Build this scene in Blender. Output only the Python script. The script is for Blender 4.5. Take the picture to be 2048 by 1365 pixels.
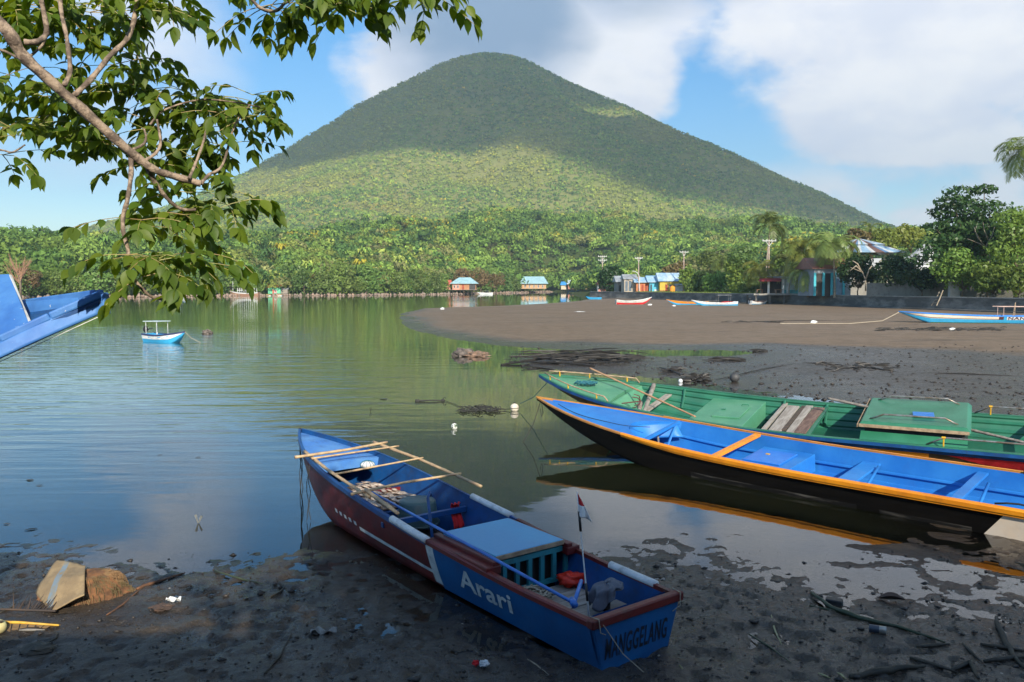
import bpy, math, random
import numpy as np
from mathutils import Vector, Matrix, noise as mnoise
R = math.radians
PI = math.pi
rnd = random.Random(7)
rng = np.random.default_rng(11)
scn = bpy.context.scene
for o in list(bpy.data.objects):
    bpy.data.objects.remove(o)
col = scn.collection

# ---------------------------------------------------------------- camera
FPX = 1593.0
PITCH = math.atan(107.5 / FPX)
cam_d = bpy.data.cameras.new('camera')
cam_d.sensor_width = 36.0
cam_d.lens = 36.0 * FPX / 2048.0
cam_d.clip_start = 0.05
cam_d.clip_end = 20000
cam = bpy.data.objects.new('camera', cam_d)
cam.location = (0, 0, 3.0)
cam.rotation_euler = (PI / 2 - PITCH, 0, 0)
col.objects.link(cam)
scn.camera = cam

# ---------------------------------------------------------------- sun, sky, exposure
SUN_EL = R(29)
SUN_TO = Vector((0.27 * math.cos(SUN_EL) / math.hypot(.27, .96), -0.96 * math.cos(SUN_EL) / math.hypot(.27, .96), math.sin(SUN_EL)))
sd_ = bpy.data.lights.new('sun', 'SUN')
sd_.energy = 4.8
sd_.angle = R(0.5)
sd_.color = (1.0, 0.90, 0.74)
sun = bpy.data.objects.new('sun', sd_)
sun.rotation_euler = SUN_TO.to_track_quat('Z', 'Y').to_euler()
sun.location = (10, -30, 20)
col.objects.link(sun)
scn.view_settings.view_transform = 'Standard'
scn.view_settings.look = 'None'
scn.view_settings.exposure = 0.62
scn.view_settings.gamma = 1.0
scn.cycles.max_bounces = 6
scn.cycles.diffuse_bounces = 2
scn.cycles.glossy_bounces = 3
scn.cycles.transmission_bounces = 4
scn.cycles.transparent_max_bounces = 6
scn.cycles.volume_bounces = 0

world = bpy.data.worlds.new('World')
scn.world = world
world.use_nodes = True


class NG:
    """tiny node graph helper"""
    def __init__(s, tree):
        s.t = tree
        tree.nodes.clear()

    def n(s, typ, **kw):
        nd = s.t.nodes.new(typ)
        for k, v in kw.items():
            if k.startswith('i_'):
                key = k[2:]
                key = int(key) if key.isdigit() else key.replace('_', ' ')
                s.put(nd, key, v)
            else:
                setattr(nd, k, v)
        return nd

    def put(s, nd, key, v):
        sock = nd.inputs[key]
        if hasattr(v, 'is_output') or isinstance(v, bpy.types.NodeSocket):
            s.t.links.new(v, sock)
        else:
            sock.default_value = v

    def m(s, op, a, b=None, c=None, clamp=False):
        nd = s.t.nodes.new('ShaderNodeMath')
        nd.operation = op
        nd.use_clamp = clamp
        for i, v in enumerate((a, b, c)):
            if v is not None:
                s.put(nd, i, v)
        return nd.outputs[0]

    def mix(s, f, a, b):
        nd = s.t.nodes.new('ShaderNodeMix')
        nd.data_type = 'RGBA'
        for k, v in ((0, f), (6, a), (7, b)):
            if isinstance(v, tuple) and len(v) == 3:
                v = (*v, 1)
            s.put(nd, k, v)
        return nd.outputs[2]

    def ramp(s, v, lo, hi, smooth=True):
        nd = s.t.nodes.new('ShaderNodeMapRange')
        nd.interpolation_type = 'SMOOTHSTEP' if smooth else 'LINEAR'
        s.put(nd, 0, v)
        nd.inputs[1].default_value = lo
        nd.inputs[2].default_value = hi
        return nd.outputs[0]

    def noise(s, vec, scale, detail=4, rough=.55, dist=0, out=0):
        nd = s.t.nodes.new('ShaderNodeTexNoise')
        if vec is not None:
            s.put(nd, 'Vector', vec)
        nd.inputs['Scale'].default_value = scale
        nd.inputs['Detail'].default_value = detail
        nd.inputs['Roughness'].default_value = rough
        nd.inputs['Distortion'].default_value = dist
        return nd.outputs[out]

    def mapping(s, vec, scale=(1, 1, 1), rot=(0, 0, 0), loc=(0, 0, 0)):
        nd = s.t.nodes.new('ShaderNodeMapping')
        s.put(nd, 'Vector', vec)
        nd.inputs['Scale'].default_value = scale
        nd.inputs['Rotation'].default_value = rot
        nd.inputs['Location'].default_value = loc
        return nd.outputs[0]


def build_sky():
    g = NG(world.node_tree)
    sky = g.n('ShaderNodeTexSky', sky_type='NISHITA')
    sky.sun_disc = False
    sky.sun_elevation = SUN_EL
    sky.sun_rotation = math.atan2(SUN_TO.x, SUN_TO.y)
    sky.air_density = 1.0
    sky.dust_density = 0.6
    sky.ozone_density = 1.6
    tc = g.n('ShaderNodeTexCoord')
    d = tc.outputs['Generated']
    sx = g.n('ShaderNodeSeparateXYZ', i_0=d)
    X, Y, Z = sx.outputs
    az = g.m('MULTIPLY', g.m('ARCTAN2', X, Y), 57.2958)
    el = g.m('MULTIPLY', g.m('ARCSINE', Z), 57.2958)
    n1 = g.noise(g.mapping(d, (1, 1, 1.6)), 4.5, 7, .58, .3)
    n2 = g.noise(g.mapping(d, (1, 1, 1.8), loc=(3, 1, 2)), 9.0, 8, .55, .2)

    def blob(a, e, wa, we, rot=0.0):
        da = g.m('SUBTRACT', az, a)
        de = g.m('SUBTRACT', el, e)
        if rot:
            c_, s_ = math.cos(R(rot)), math.sin(R(rot))
            da2 = g.m('ADD', g.m('MULTIPLY', da, c_), g.m('MULTIPLY', de, s_))
            de = g.m('SUBTRACT', g.m('MULTIPLY', de, c_), g.m('MULTIPLY', da, s_))
            da = da2
        q = g.m('ADD', g.m('POWER', g.m('ABSOLUTE', g.m('DIVIDE', da, wa)), 2.0),
                g.m('POWER', g.m('ABSOLUTE', g.m('DIVIDE', de, we)), 2.0))
        return g.m('SUBTRACT', 1.0, q)
    bl = [(28.5, 17, 15.8, 9.6, 0), (27, 24, 22, 8, 0), (2.5, 20.5, 13.5, 8.0, 0), (7, 15, 5.5, 4.4, -30), (-6, 15, 7, 5, 20),
          (25, 10.8, 9.5, 3.6, -12), (40, 12, 10, 4, 0)]
    f = None
    for b in bl:
        v = g.m('MAXIMUM', blob(*b), -1.0)
        f = v if f is None else g.m('MAXIMUM', f, v)
    field = g.m('ADD', f, g.m('MULTIPLY', g.m('SUBTRACT', n1, .5), 1.7))
    field = g.m('ADD', field, g.m('MULTIPLY', g.m('SUBTRACT', n2, .5), 1.25))
    dens = g.ramp(field, .0, .52)
    # thin veils low in the west and wisps to the left
    v1 = g.m('MAXIMUM', blob(-29, 14.5, 12, 9), 0.0)
    v1 = g.m('MULTIPLY', v1, g.ramp(n1, .36, .56))
    v2 = g.m('MAXIMUM', blob(26, 5.5, 20, 3.5), 0.0)
    v2 = g.m('MULTIPLY', v2, g.ramp(n2, .35, .6))
    # the rest of the sky, overhead and behind
    behind = g.m('MULTIPLY', g.ramp(n1, .50, .62), g.ramp(el, 27, 38))
    veil = g.m('MULTIPLY', g.m('ADD', v1, v2), 1.0)
    dens = g.m('MAXIMUM', dens, g.m('MAXIMUM', veil, g.m('MULTIPLY', behind, .8)), clamp=True)
    # cloud brightness: sunlit towers white, thick base over the summit grey
    shade = g.m('MAXIMUM', g.m('MAXIMUM', blob(-3, 19, 10, 8.5), g.m('MULTIPLY', blob(9, 23, 12, 6), .9)), 0.0)
    shade = g.ramp(g.m('ADD', shade, g.m('MULTIPLY', g.m('ADD', g.m('SUBTRACT', n1, .5), g.m('SUBTRACT', n2, .5)), .9)), .05, .95)
    bright = g.mix(g.ramp(n2, .35, .65), (6.5, 6.8, 7.7), (8.1, 8.1, 8.3))
    ccol = g.mix(shade, bright, (2.1, 3.0, 4.4))
    hs = g.n('ShaderNodeHueSaturation', i_Saturation=1.42, i_Value=1.30, i_Color=sky.outputs[0])
    c = g.mix(dens, hs.outputs[0], ccol)
    bg = g.n('ShaderNodeBackground', i_Color=c, i_Strength=0.105)
    out = g.n('ShaderNodeOutputWorld')
    g.t.links.new(bg.outputs[0], out.inputs[0])


build_sky()


# ---------------------------------------------------------------- helpers
def s2l(*c):
    if len(c) == 1:
        c = c[0]
    return tuple(((v / 255) / 12.92 if v / 255 <= .04045 else ((v / 255 + .055) / 1.055) ** 2.4) for v in c)


def un(px, py, z=0.0):
    a = (px - 1024) / FPX
    b = -(py - 682.5) / FPX
    d = (a, math.cos(PITCH) + b * math.sin(PITCH), -math.sin(PITCH) + b * math.cos(PITCH))
    t = (z - 3.0) / d[2]
    return d[0] * t, d[1] * t


def uy(px, py, y):
    """point on the pixel ray at world depth y"""
    a = (px - 1024) / FPX
    b = -(py - 682.5) / FPX
    d = (a, math.cos(PITCH) + b * math.sin(PITCH), -math.sin(PITCH) + b * math.cos(PITCH))
    t = y / d[1]
    return Vector((d[0] * t, y, 3.0 + d[2] * t))


def tag(o, label=None, cat=None, group=None, kind=None):
    if label: o['label'] = label
    if cat: o['category'] = cat
    if group: o['group'] = group
    if kind: o['kind'] = kind
    return o


def empty(name, loc=(0, 0, 0), rz=0.0, rot=None):
    o = bpy.data.objects.new(name, None)
    o.empty_display_size = .2
    o.location = loc
    o.rotation_euler = rot if rot else (0, 0, rz)
    col.objects.link(o)
    return o


def copy_tree(o, parent=None):
    c = o.copy()
    col.objects.link(c)
    c.parent = parent
    for ch in list(o.children):
        copy_tree(ch, c)
    return c


def mesh_obj(name, me, mat=None, parent=None):
    o = bpy.data.objects.new(name, me)
    if mat and not me.materials:
        me.materials.append(mat)
    col.objects.link(o)
    if parent: o.parent = parent
    return o


def np_mesh(name, V, Fq, mat=None, smooth=False, colattr=None, parent=None, fattr=None):
    """V (n,3), Fq (m,3|4) numpy -> mesh object"""
    V = np.asarray(V, dtype=np.float32)
    Fq = np.asarray(Fq, dtype=np.int32)
    k = Fq.shape[1]
    me = bpy.data.meshes.new(name)
    me.vertices.add(len(V))
    me.vertices.foreach_set('co', V.ravel())
    me.loops.add(Fq.size)
    me.loops.foreach_set('vertex_index', Fq.ravel())
    me.polygons.add(len(Fq))
    me.polygons.foreach_set('loop_start', np.arange(0, Fq.size, k, dtype=np.int32))
    me.polygons.foreach_set('loop_total', np.full(len(Fq), k, dtype=np.int32))
    if smooth:
        me.polygons.foreach_set('use_smooth', np.ones(len(Fq), dtype=bool))
    me.update(calc_edges=True)
    me.validate()
    for nm, dat in (colattr or {}).items():
        dat = np.asarray(dat, dtype=np.float32)
        if dat.ndim == 1:
            a = me.attributes.new(nm, 'FLOAT', 'POINT')
            a.data.foreach_set('value', dat)
        else:
            a = me.attributes.new(nm, 'FLOAT_COLOR', 'POINT')
            d4 = np.ones((len(V), 4), dtype=np.float32)
            d4[:, :3] = dat
            a.data.foreach_set('color', d4.ravel())
    return mesh_obj(name, me, mat, parent)


class MB:
    def __init__(s):
        s.V = []
        s.F = []
        s.M = []
        s.mi = 0

    def add(s, V, F):
        b = len(s.V)
        s.V += [tuple(v) for v in V]
        for f in F:
            s.F.append(tuple(i + b for i in f))
            s.M.append(s.mi)
        return s

    def box(s, c, d, rz=0.0, rot=None, taper=1.0):
        x, y, z = d[0] / 2, d[1] / 2, d[2] / 2
        P = [Vector((a * x * (taper if e > 0 else 1), b * y * (taper if e > 0 else 1), e * z)) for e in (-1, 1) for b in (-1, 1) for a in (-1, 1)]
        M = rot.to_matrix() if rot is not None and hasattr(rot, 'to_matrix') else (rot if rot is not None else Matrix.Rotation(rz, 3, 'Z'))
        P = [M @ p + Vector(c) for p in P]
        return s.add(P, [(0, 2, 3, 1), (4, 5, 7, 6), (0, 1, 5, 4), (2, 6, 7, 3), (0, 4, 6, 2), (1, 3, 7, 5)])

    def hexa(s, P):
        """8 points: bottom 4 (ccw) then top 4"""
        return s.add(P, [(0, 3, 2, 1), (4, 5, 6, 7), (0, 1, 5, 4), (1, 2, 6, 5), (2, 3, 7, 6), (3, 0, 4, 7)])

    def bar(s, a, b, w, h, up=(0, 0, 1)):
        a, b = Vector(a), Vector(b)
        d = (b - a).normalized()
        side = d.cross(Vector(up))
        if side.length < 1e-4: side = Vector((1, 0, 0))
        side.normalize()
        u = side.cross(d)
        P = []
        for p in (a, b):
            for (i, j) in ((-1, -1), (1, -1), (1, 1), (-1, 1)):
                P.append(p + side * i * w / 2 + u * j * h / 2)
        return s.add(P, [(0, 3, 2, 1), (4, 5, 6, 7), (0, 1, 5, 4), (1, 2, 6, 5), (2, 3, 7, 6), (3, 0, 4, 7)])

    def tube(s, pts, r, n=8, cap=True, wob=0.0):
        pts = [Vector(p) for p in pts]
        m = len(pts)
        rs = r if isinstance(r, (list, tuple)) else [r] * m
        t0 = (pts[1] - pts[0]).normalized()
        u = t0.orthogonal().normalized()
        V = []
        for i, p in enumerate(pts):
            t = (pts[min(i + 1, m - 1)] - pts[max(i - 1, 0)])
            if t.length < 1e-9: t = t0
            t.normalize()
            u = (u - t * u.dot(t))
            if u.length < 1e-6: u = t.orthogonal()
            u.normalize()
            w = t.cross(u)
            for k in range(n):
                a = 2 * PI * k / n
                rr = rs[i] * (1 + (wob * (mnoise.noise(p * 9 + Vector((k, 0, 0)))) if wob else 0))
                V.append(p + (u * math.cos(a) + w * math.sin(a)) * rr)
        F = []
        for i in range(m - 1):
            for k in range(n):
                k2 = (k + 1) % n
                F.append((i * n + k, i * n + k2, (i + 1) * n + k2, (i + 1) * n + k))
        if cap:
            F.append(tuple(range(n - 1, -1, -1)))
            F.append(tuple(range((m - 1) * n, m * n)))
        return s.add(V, F)

    def grid(s, fn, nu, nv, cu=False, cv=False):
        V = [fn(i / nu, j / nv) for i in range(nu + 1) for j in range(nv + 1)]
        F = [(i * (nv + 1) + j, (i + 1) * (nv + 1) + j, (i + 1) * (nv + 1) + j + 1, i * (nv + 1) + j + 1) for i in range(nu) for j in range(nv)]
        return s.add(V, F)

    def lathe(s, prof, n=20, c=(0, 0, 0)):
        V = []
        for (r, z) in prof:
            for k in range(n):
                a = 2 * PI * k / n
                V.append((c[0] + r * math.cos(a), c[1] + r * math.sin(a), c[2] + z))
        F = []
        for i in range(len(prof) - 1):
            for k in range(n):
                k2 = (k + 1) % n
                F.append((i * n + k, i * n + k2, (i + 1) * n + k2, (i + 1) * n + k))
        return s.add(V, F)

    def blob(s, c, r, seed=0, nu=12, nv=8, amp=.2, f=2.0, sc=(1, 1, 1)):
        def fn(u, v):
            th, ph = u * 2 * PI, v * PI
            d = Vector((math.sin(ph) * math.cos(th), math.sin(ph) * math.sin(th), math.cos(ph)))
            k = 1 + amp * mnoise.noise(d * f + Vector((seed * 3.1, 1.7, seed)))
            return (c[0] + d.x * r * k * sc[0], c[1] + d.y * r * k * sc[1], c[2] + d.z * r * k * sc[2])
        return s.grid(fn, nu, nv)

    def build(s, name, mat, parent=None, smooth=False, bevel=0.0, loc=None, solid=0.0):
        me = bpy.data.meshes.new(name)
        me.from_pydata([tuple(v) for v in s.V], [], s.F)
        mats = mat if isinstance(mat, (list, tuple)) else [mat]
        for m_ in mats: me.materials.append(m_)
        if len(mats) > 1:
            me.polygons.foreach_set('material_index', s.M)
        if smooth:
            me.polygons.foreach_set('use_smooth', [True] * len(me.polygons))
        me.update()
        o = bpy.data.objects.new(name, me)
        col.objects.link(o)
        if parent: o.parent = parent
        if loc: o.location = loc
        if solid:
            md = o.modifiers.new('thickness', 'SOLIDIFY')
            md.thickness = solid
            md.offset = 0
        if bevel:
            md = o.modifiers.new('bevel', 'BEVEL')
            md.width = bevel
            md.segments = 2
            md.limit_method = 'ANGLE'
        return o


# ---------------------------------------------------------------- materials
def pm(name, c1, c2=None, scale=4.0, rough=.5, rvar=.12, bump=.15, bscale=30.0, stretch=(1, 1, 1), chips=None, chip_amt=.62,
       spec=.5, grime=.0, gcol=(.05, .045, .035), metal=0.0, trans=0.0, coat=0.0, lo=.35, hi=.65):
    m = bpy.data.materials.new(name)
    m.use_nodes = True
    g = NG(m.node_tree)
    tc = g.n('ShaderNodeTexCoord').outputs['Object']
    v = g.mapping(tc, stretch)
    c2 = c2 or tuple(min(1, x * .72) for x in c1)
    n1 = g.noise(v, scale, 6, .6)
    base = g.mix(g.ramp(n1, lo, hi), (*c1, 1), (*c2, 1))
    n2 = g.noise(v, bscale, 5, .65)
    if grime:
        n3 = g.noise(v, scale * 2.3, 8, .7)
        gf = g.m('MULTIPLY', g.ramp(n3, .48, .72), grime)
        base = g.mix(gf, base, (*gcol, 1))
    if chips:
        n4 = g.noise(v, scale * 6, 6, .7)
        base = g.mix(g.ramp(n4, chip_amt, chip_amt + .02), base, (*chips, 1))
    bs = g.n('ShaderNodeBsdfPrincipled', i_Base_Color=base, i_Metallic=metal)
    bs.inputs['Specular IOR Level'].default_value = spec
    if coat: bs.inputs['Coat Weight'].default_value = coat
    rr = g.m('ADD', rough, g.m('MULTIPLY', g.m('SUBTRACT', n2, .5), rvar * 2), clamp=True)
    g.put(bs, 'Roughness', rr)
    if bump:
        bn = g.n('ShaderNodeBump', i_Strength=bump, i_Distance=.01, i_Height=n2)
        g.t.links.new(bn.outputs[0], bs.inputs['Normal'])
    out = g.n('ShaderNodeOutputMaterial')
    if trans:
        tr = g.n('ShaderNodeBsdfTranslucent', i_Color=base)
        mx = g.n('ShaderNodeMixShader', i_0=trans)
        g.t.links.new(bs.outputs[0], mx.inputs[1])
        g.t.links.new(tr.outputs[0], mx.inputs[2])
        g.t.links.new(mx.outputs[0], out.inputs[0])
    else:
        g.t.links.new(bs.outputs[0], out.inputs[0])
    return m


def leaf_mat(name, c1, c2, c3, scale=.5, trans=.35, rough=.45, bump=0.0, attr=None, rand=True, gain=1.0):
    """foliage: colour varies from clump to clump and from tree to tree"""
    m = bpy.data.materials.new(name)
    m.use_nodes = True
    g = NG(m.node_tree)
    tc = g.n('ShaderNodeTexCoord').outputs['Object']
    n1 = g.noise(tc, scale, 3, .6)
    base = g.mix(g.ramp(n1, .35, .65), (*c1, 1), (*c2, 1))
    gi = g.n('ShaderNodeNewGeometry').outputs['Random Per Island']
    base = g.mix(g.m('MULTIPLY', gi, .55), base, (*c3, 1))
    if rand:
        oi = g.n('ShaderNodeObjectInfo').outputs['Random']
        hs = g.n('ShaderNodeHueSaturation', i_Color=base)
        g.put(hs, 'Hue', g.m('ADD', .482, g.m('MULTIPLY', oi, .036)))
        g.put(hs, 'Value', g.m('ADD', .75, g.m('MULTIPLY', g.m('FRACT', g.m('MULTIPLY', oi, 7.31)), .55)))
        base = hs.outputs[0]
    if attr:
        at = g.n('ShaderNodeAttribute', attribute_name=attr)
        mm = g.n('ShaderNodeMix', data_type='RGBA', blend_type='MULTIPLY')
        mm.inputs[0].default_value = 1
        g.put(mm, 6, base)
        g.put(mm, 7, at.outputs['Color'])
        base = mm.outputs[2]
    bs = g.n('ShaderNodeBsdfPrincipled', i_Base_Color=base, i_Roughness=rough)
    bs.inputs['Specular IOR Level'].default_value = .35
    tr = g.n('ShaderNodeBsdfTranslucent')
    hs2 = g.n('ShaderNodeHueSaturation', i_Color=base, i_Saturation=1.1, i_Value=1.9, i_Hue=.47)
    g.t.links.new(hs2.outputs[0], tr.inputs[0])
    mx = g.n('ShaderNodeMixShader', i_0=trans)
    g.t.links.new(bs.outputs[0], mx.inputs[1])
    g.t.links.new(tr.outputs[0], mx.inputs[2])
    out = g.n('ShaderNodeOutputMaterial')
    g.t.links.new(mx.outputs[0], out.inputs[0])
    return m

# ================================================================ LAND AND WATER
def _hash(ix, iy, s):
    n = (ix * 374761393 + iy * 668265263 + s * 1442695041) & 0xffffffff
    n = ((n ^ (n >> 13)) * 1274126177) & 0xffffffff
    n = n ^ (n >> 16)
    return (n & 0xffff) / 65535.0


def vnoise(x, y, s=0):
    ix = np.floor(x).astype(np.int64); iy = np.floor(y).astype(np.int64)
    fx = x - ix; fy = y - iy
    fx = fx * fx * (3 - 2 * fx); fy = fy * fy * (3 - 2 * fy)
    a = _hash(ix, iy, s); b = _hash(ix + 1, iy, s); c = _hash(ix, iy + 1, s); d = _hash(ix + 1, iy + 1, s)
    return (a + (b - a) * fx) * (1 - fy) + (c + (d - c) * fx) * fy


def fbm(x, y, oct=5, s=0, lac=2.03, gain=.5):
    r = 0; a = 1; t = 0
    c_, s_ = math.cos(.6), math.sin(.6)
    for i in range(oct):
        r = r + a * (vnoise(x, y, s + i) - .5)
        t += a; a *= gain
        x, y = (x * c_ - y * s_) * lac, (x * s_ + y * c_) * lac
    return r / t * 2


def sdist(x, y, poly):
    """signed distance, positive inside"""
    P = np.array(poly, float)
    d2 = np.full(x.shape, 1e18)
    ins = np.zeros(x.shape, bool)
    n = len(P)
    for i in range(n):
        a = P[i]; b = P[(i + 1) % n]
        e = b - a
        wx = x - a[0]; wy = y - a[1]
        t = np.clip((wx * e[0] + wy * e[1]) / (e @ e + 1e-12), 0, 1)
        dx = wx - e[0] * t; dy = wy - e[1] * t
        d2 = np.minimum(d2, dx * dx + dy * dy)
        c = ((a[1] <= y) & (b[1] > y)) | ((b[1] <= y) & (a[1] > y))
        with np.errstate(divide='ignore', invalid='ignore'):
            xi = a[0] + (y - a[1]) / (b[1] - a[1] + 1e-12) * e[0]
        ins ^= c & (x < xi)
    return np.sqrt(d2) * np.where(ins, 1, -1)


def sst(v, a, b):
    t = np.clip((v - a) / (b - a), 0, 1)
    return t * t * (3 - 2 * t)


PX = lambda L: [un(*p) for p in L]
POLY_NEAR = PX([(-900, 1085), (-200, 1088), (0, 1090), (90, 1098), (180, 1095), (250, 1122), (330, 1134), (440, 1134), (560, 1118), (640, 1122),
                (720, 1165), (830, 1200), (1000, 1230), (1130, 1190), (1240, 1140), (1300, 1112), (1370, 1098), (1450, 1108),
                (1600, 1128), (1750, 1146), (1860, 1138), (1950, 1115), (2048, 1085), (2500, 1060)]) + [(30, 7), (30, -40), (-40, -40)]
POLY_FLAT = PX([(800, 628), (850, 617), (1000, 612), (1100, 607), (1160, 602), (1190, 597)]) + [(30, 226), (60, 226), (300, 120), (300, 10), (24, 13.5)] + \
    PX([(2300, 880), (2048, 850), (1900, 835), (1780, 818), (1680, 812), (1600, 800), (1540, 792), (1480, 778), (1400, 766), (1300, 757), (1200, 748), (1100, 738),
        (1010, 729), (985, 719), (1060, 712), (1200, 707), (1330, 712), (1440, 712), (1500, 705), (1440, 701), (1300, 701), (1150, 702), (1000, 692), (860, 672), (815, 655), (800, 640)])
POLY_DRY = PX([(800, 630), (850, 612), (1160, 598)]) + [(60, 226), (300, 120), (300, 18)] + \
    PX([(2300, 740), (2048, 716), (1850, 703), (1700, 697), (1550, 689), (1400, 692), (1200, 690), (1000, 683), (860, 665)])
WALL = [(22.3, 229), (34.6, 200), (40.5, 172), (44, 158), (49.4, 137), (52.1, 122), (55, 105), (58.0, 90.5), (62, 70), (66, 52), (70, 36)]
POLY_LAND = [(x + .4, y) for x, y in WALL] + [(72, 20), (900, 20), (2500, 900), (3000, 4500), (-3000, 4500), (-3000, 700), (-900, 330), (-420, 235)] + \
    [(-220, 222), (-160, 214), (-140, 218), (-118, 230), (-106, 256), (-92.7, 280), (-80, 279), (-68, 284), (-50, 300), (-33, 320), (-20, 352), (-6, 398), (8, 440), (25, 520), (32, 545),
     (34, 500), (29, 400), (25, 300)]


def ground_h(x, y, fine=True):
    n1 = fbm(x * .9, y * .9, 4, 1)
    n2 = fbm(x * 4.2, y * 4.2, 5, 9, gain=.62) if fine else 0
    sN = sdist(x, y, POLY_NEAR)
    sM = sdist(x, y, POLY_FLAT)
    flatR = sst(x, .5, 2.5)
    hN = np.clip(np.where(sN < 0, sN * (.016 - .007 * flatR), sN * (.035 - .019 * flatR)), -.6, .11)
    hN = hN + .022 * flatR * fbm(x * 1.7 + y * .8, y * 3.2, 4, 15) * sst(sN, -1.5, .0) + .018 * n1 + .022 * n2 * sst(sN, -1.6, .4)
    far = fbm(x * .35, y * .22, 4, 5)
    hM = np.clip(sM * .010, -.9, .05) + .012 * far * sst(sM, -3, 1) + .012 * n2 * sst(sM, -2, 2) * sst(y, 80, 30)
    hM = np.where(sM < 0, np.maximum(sM * .03, -1.4), 0) + hM
    hN = np.where(sN < -7, hN + (sN + 7) * .05, hN)
    if fine:
        pit = fbm(x * 6.5, y * 6.5, 3, 55)
        hN = hN - .028 * sst(pit, .10, .42) * sst(sN, -.6, .3) + .012 * fbm(x * 14, y * 14, 3, 58) * sst(sN, -.6, .2)
    # risen bank behind the viewer
    hN = hN + 1.6 * sst(y, 2.6, .3)
    return np.maximum(np.maximum(hN, hM), -1.5), sM, sN


def build_ground():
    def axis(lo, hi, core, step, g):
        a = list(np.arange(core[0], core[1], step))
        s = step; v = core[1]
        while v < hi:
            s *= g; a.append(v); v += s
        a.append(hi)
        s = step; v = core[0]; L = []
        while v > lo:
            s *= g; v -= s; L.append(v)
        L.append(lo)
        return np.array(sorted(set(L + a)))
    xs = axis(-420, 300, (-5.5, 7.0), .034, 1.022)
    ys = [-40, -25, -12, -6, -3, -1, 0, 1, 2, 3, 3.6, 4.2]
    v = 4.7
    while v < 240:
        ys.append(v); v += max(.028, v * .0042)
    ys.append(240); ys.append(300); ys.append(620)
    ys = np.array(ys)
    X, Y = np.meshgrid(xs, ys)
    h, sM, sN = ground_h(X, Y)
    dry = sst(sdist(X, Y, POLY_DRY) + 2.5 * fbm(X * .25, Y * .25, 4, 21), -1.0, 2.2)
    V = np.stack([X.ravel(), Y.ravel(), h.ravel()], 1)
    nx, ny = len(xs), len(ys)
    i = np.arange(nx * ny).reshape(ny, nx)
    Fq = np.stack([i[:-1, :-1].ravel(), i[:-1, 1:].ravel(), i[1:, 1:].ravel(), i[1:, :-1].ravel()], 1)
    m = bpy.data.materials.new('mud')
    m.use_nodes = True
    g = NG(m.node_tree)
    P = g.n('ShaderNodeNewGeometry').outputs['Position']
    Z = g.n('ShaderNodeSeparateXYZ', i_0=P).outputs[2]
    dr = g.n('ShaderNodeAttribute', attribute_name='dry').outputs['Fac']
    na = g.noise(P, 1.1, 6, .65)
    nb = g.noise(P, 9, 6, .7)
    nc = g.noise(P, 45, 4, .7)
    wetc = g.mix(g.ramp(na, .35, .65), (.026, .021, .017, 1), (.056, .044, .033, 1))
    wetc = g.mix(g.m('MULTIPLY', g.ramp(nb, .56, .66), .6), wetc, (.022, .02, .019, 1))
    dryc = g.mix(g.ramp(na, .3, .7), (.150, .108, .072, 1), (.215, .160, .112, 1))
    dryc = g.mix(g.m('MULTIPLY', g.ramp(nb, .60, .70), .5), dryc, (.08, .06, .045, 1))
    c = g.mix(dr, wetc, dryc)
    st = g.noise(g.mapping(P, (.12, .55, 1), rot=(0, 0, R(12))), 1.0, 6, .7)
    c = g.mix(g.m('MULTIPLY', g.ramp(st, .50, .68), .45), c, (.055, .046, .04, 1))
    # small pale shell and litter specks
    vo = g.n('ShaderNodeTexVoronoi', i_Vector=P, i_Scale=5.0)
    sp = g.m('MULTIPLY', g.m('LESS_THAN', vo.outputs['Distance'], .055), g.m('GREATER_THAN', g.n('ShaderNodeSeparateXYZ', i_0=vo.outputs['Color']).outputs[0], .72))
    c = g.mix(sp, c, (.38, .35, .30, 1))
    under = g.ramp(Z, .0, -.12)
    c = g.mix(g.m('MULTIPLY', under, .8), c, (.13, .085, .045, 1))
    bs = g.n('ShaderNodeBsdfPrincipled', i_Base_Color=c)
    film = g.ramp(g.m('ADD', Z, g.m('MULTIPLY', g.m('SUBTRACT', nb, .5), .12)), .085, .02)
    rr = g.m('SUBTRACT', g.m('ADD', .46, g.m('MULTIPLY', nc, .22)), g.m('MULTIPLY', film, .36), clamp=True)
    rr = g.m('ADD', rr, g.m('MULTIPLY', dr, .25), clamp=True)
    g.put(bs, 'Roughness', rr)
    g.put(bs, 'Specular IOR Level', g.m('SUBTRACT', .55, g.m('MULTIPLY', dr, .38)))
    hgt = g.m('ADD', g.m('MULTIPLY', nb, 1.0), g.m('MULTIPLY', nc, .35))
    b1 = g.n('ShaderNodeBump', i_Strength=.8, i_Distance=.04, i_Height=hgt)
    g.t.links.new(b1.outputs[0], bs.inputs['Normal'])
    out = g.n('ShaderNodeOutputMaterial')
    g.t.links.new(bs.outputs[0], out.inputs[0])
    o = np_mesh('mudflat', V, Fq, m, smooth=True, colattr={'dry': dry.ravel()})
    tag(o, 'dark wet tidal mud with puddles in front, paler brown flat beyond', kind='structure')
    return o


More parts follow.
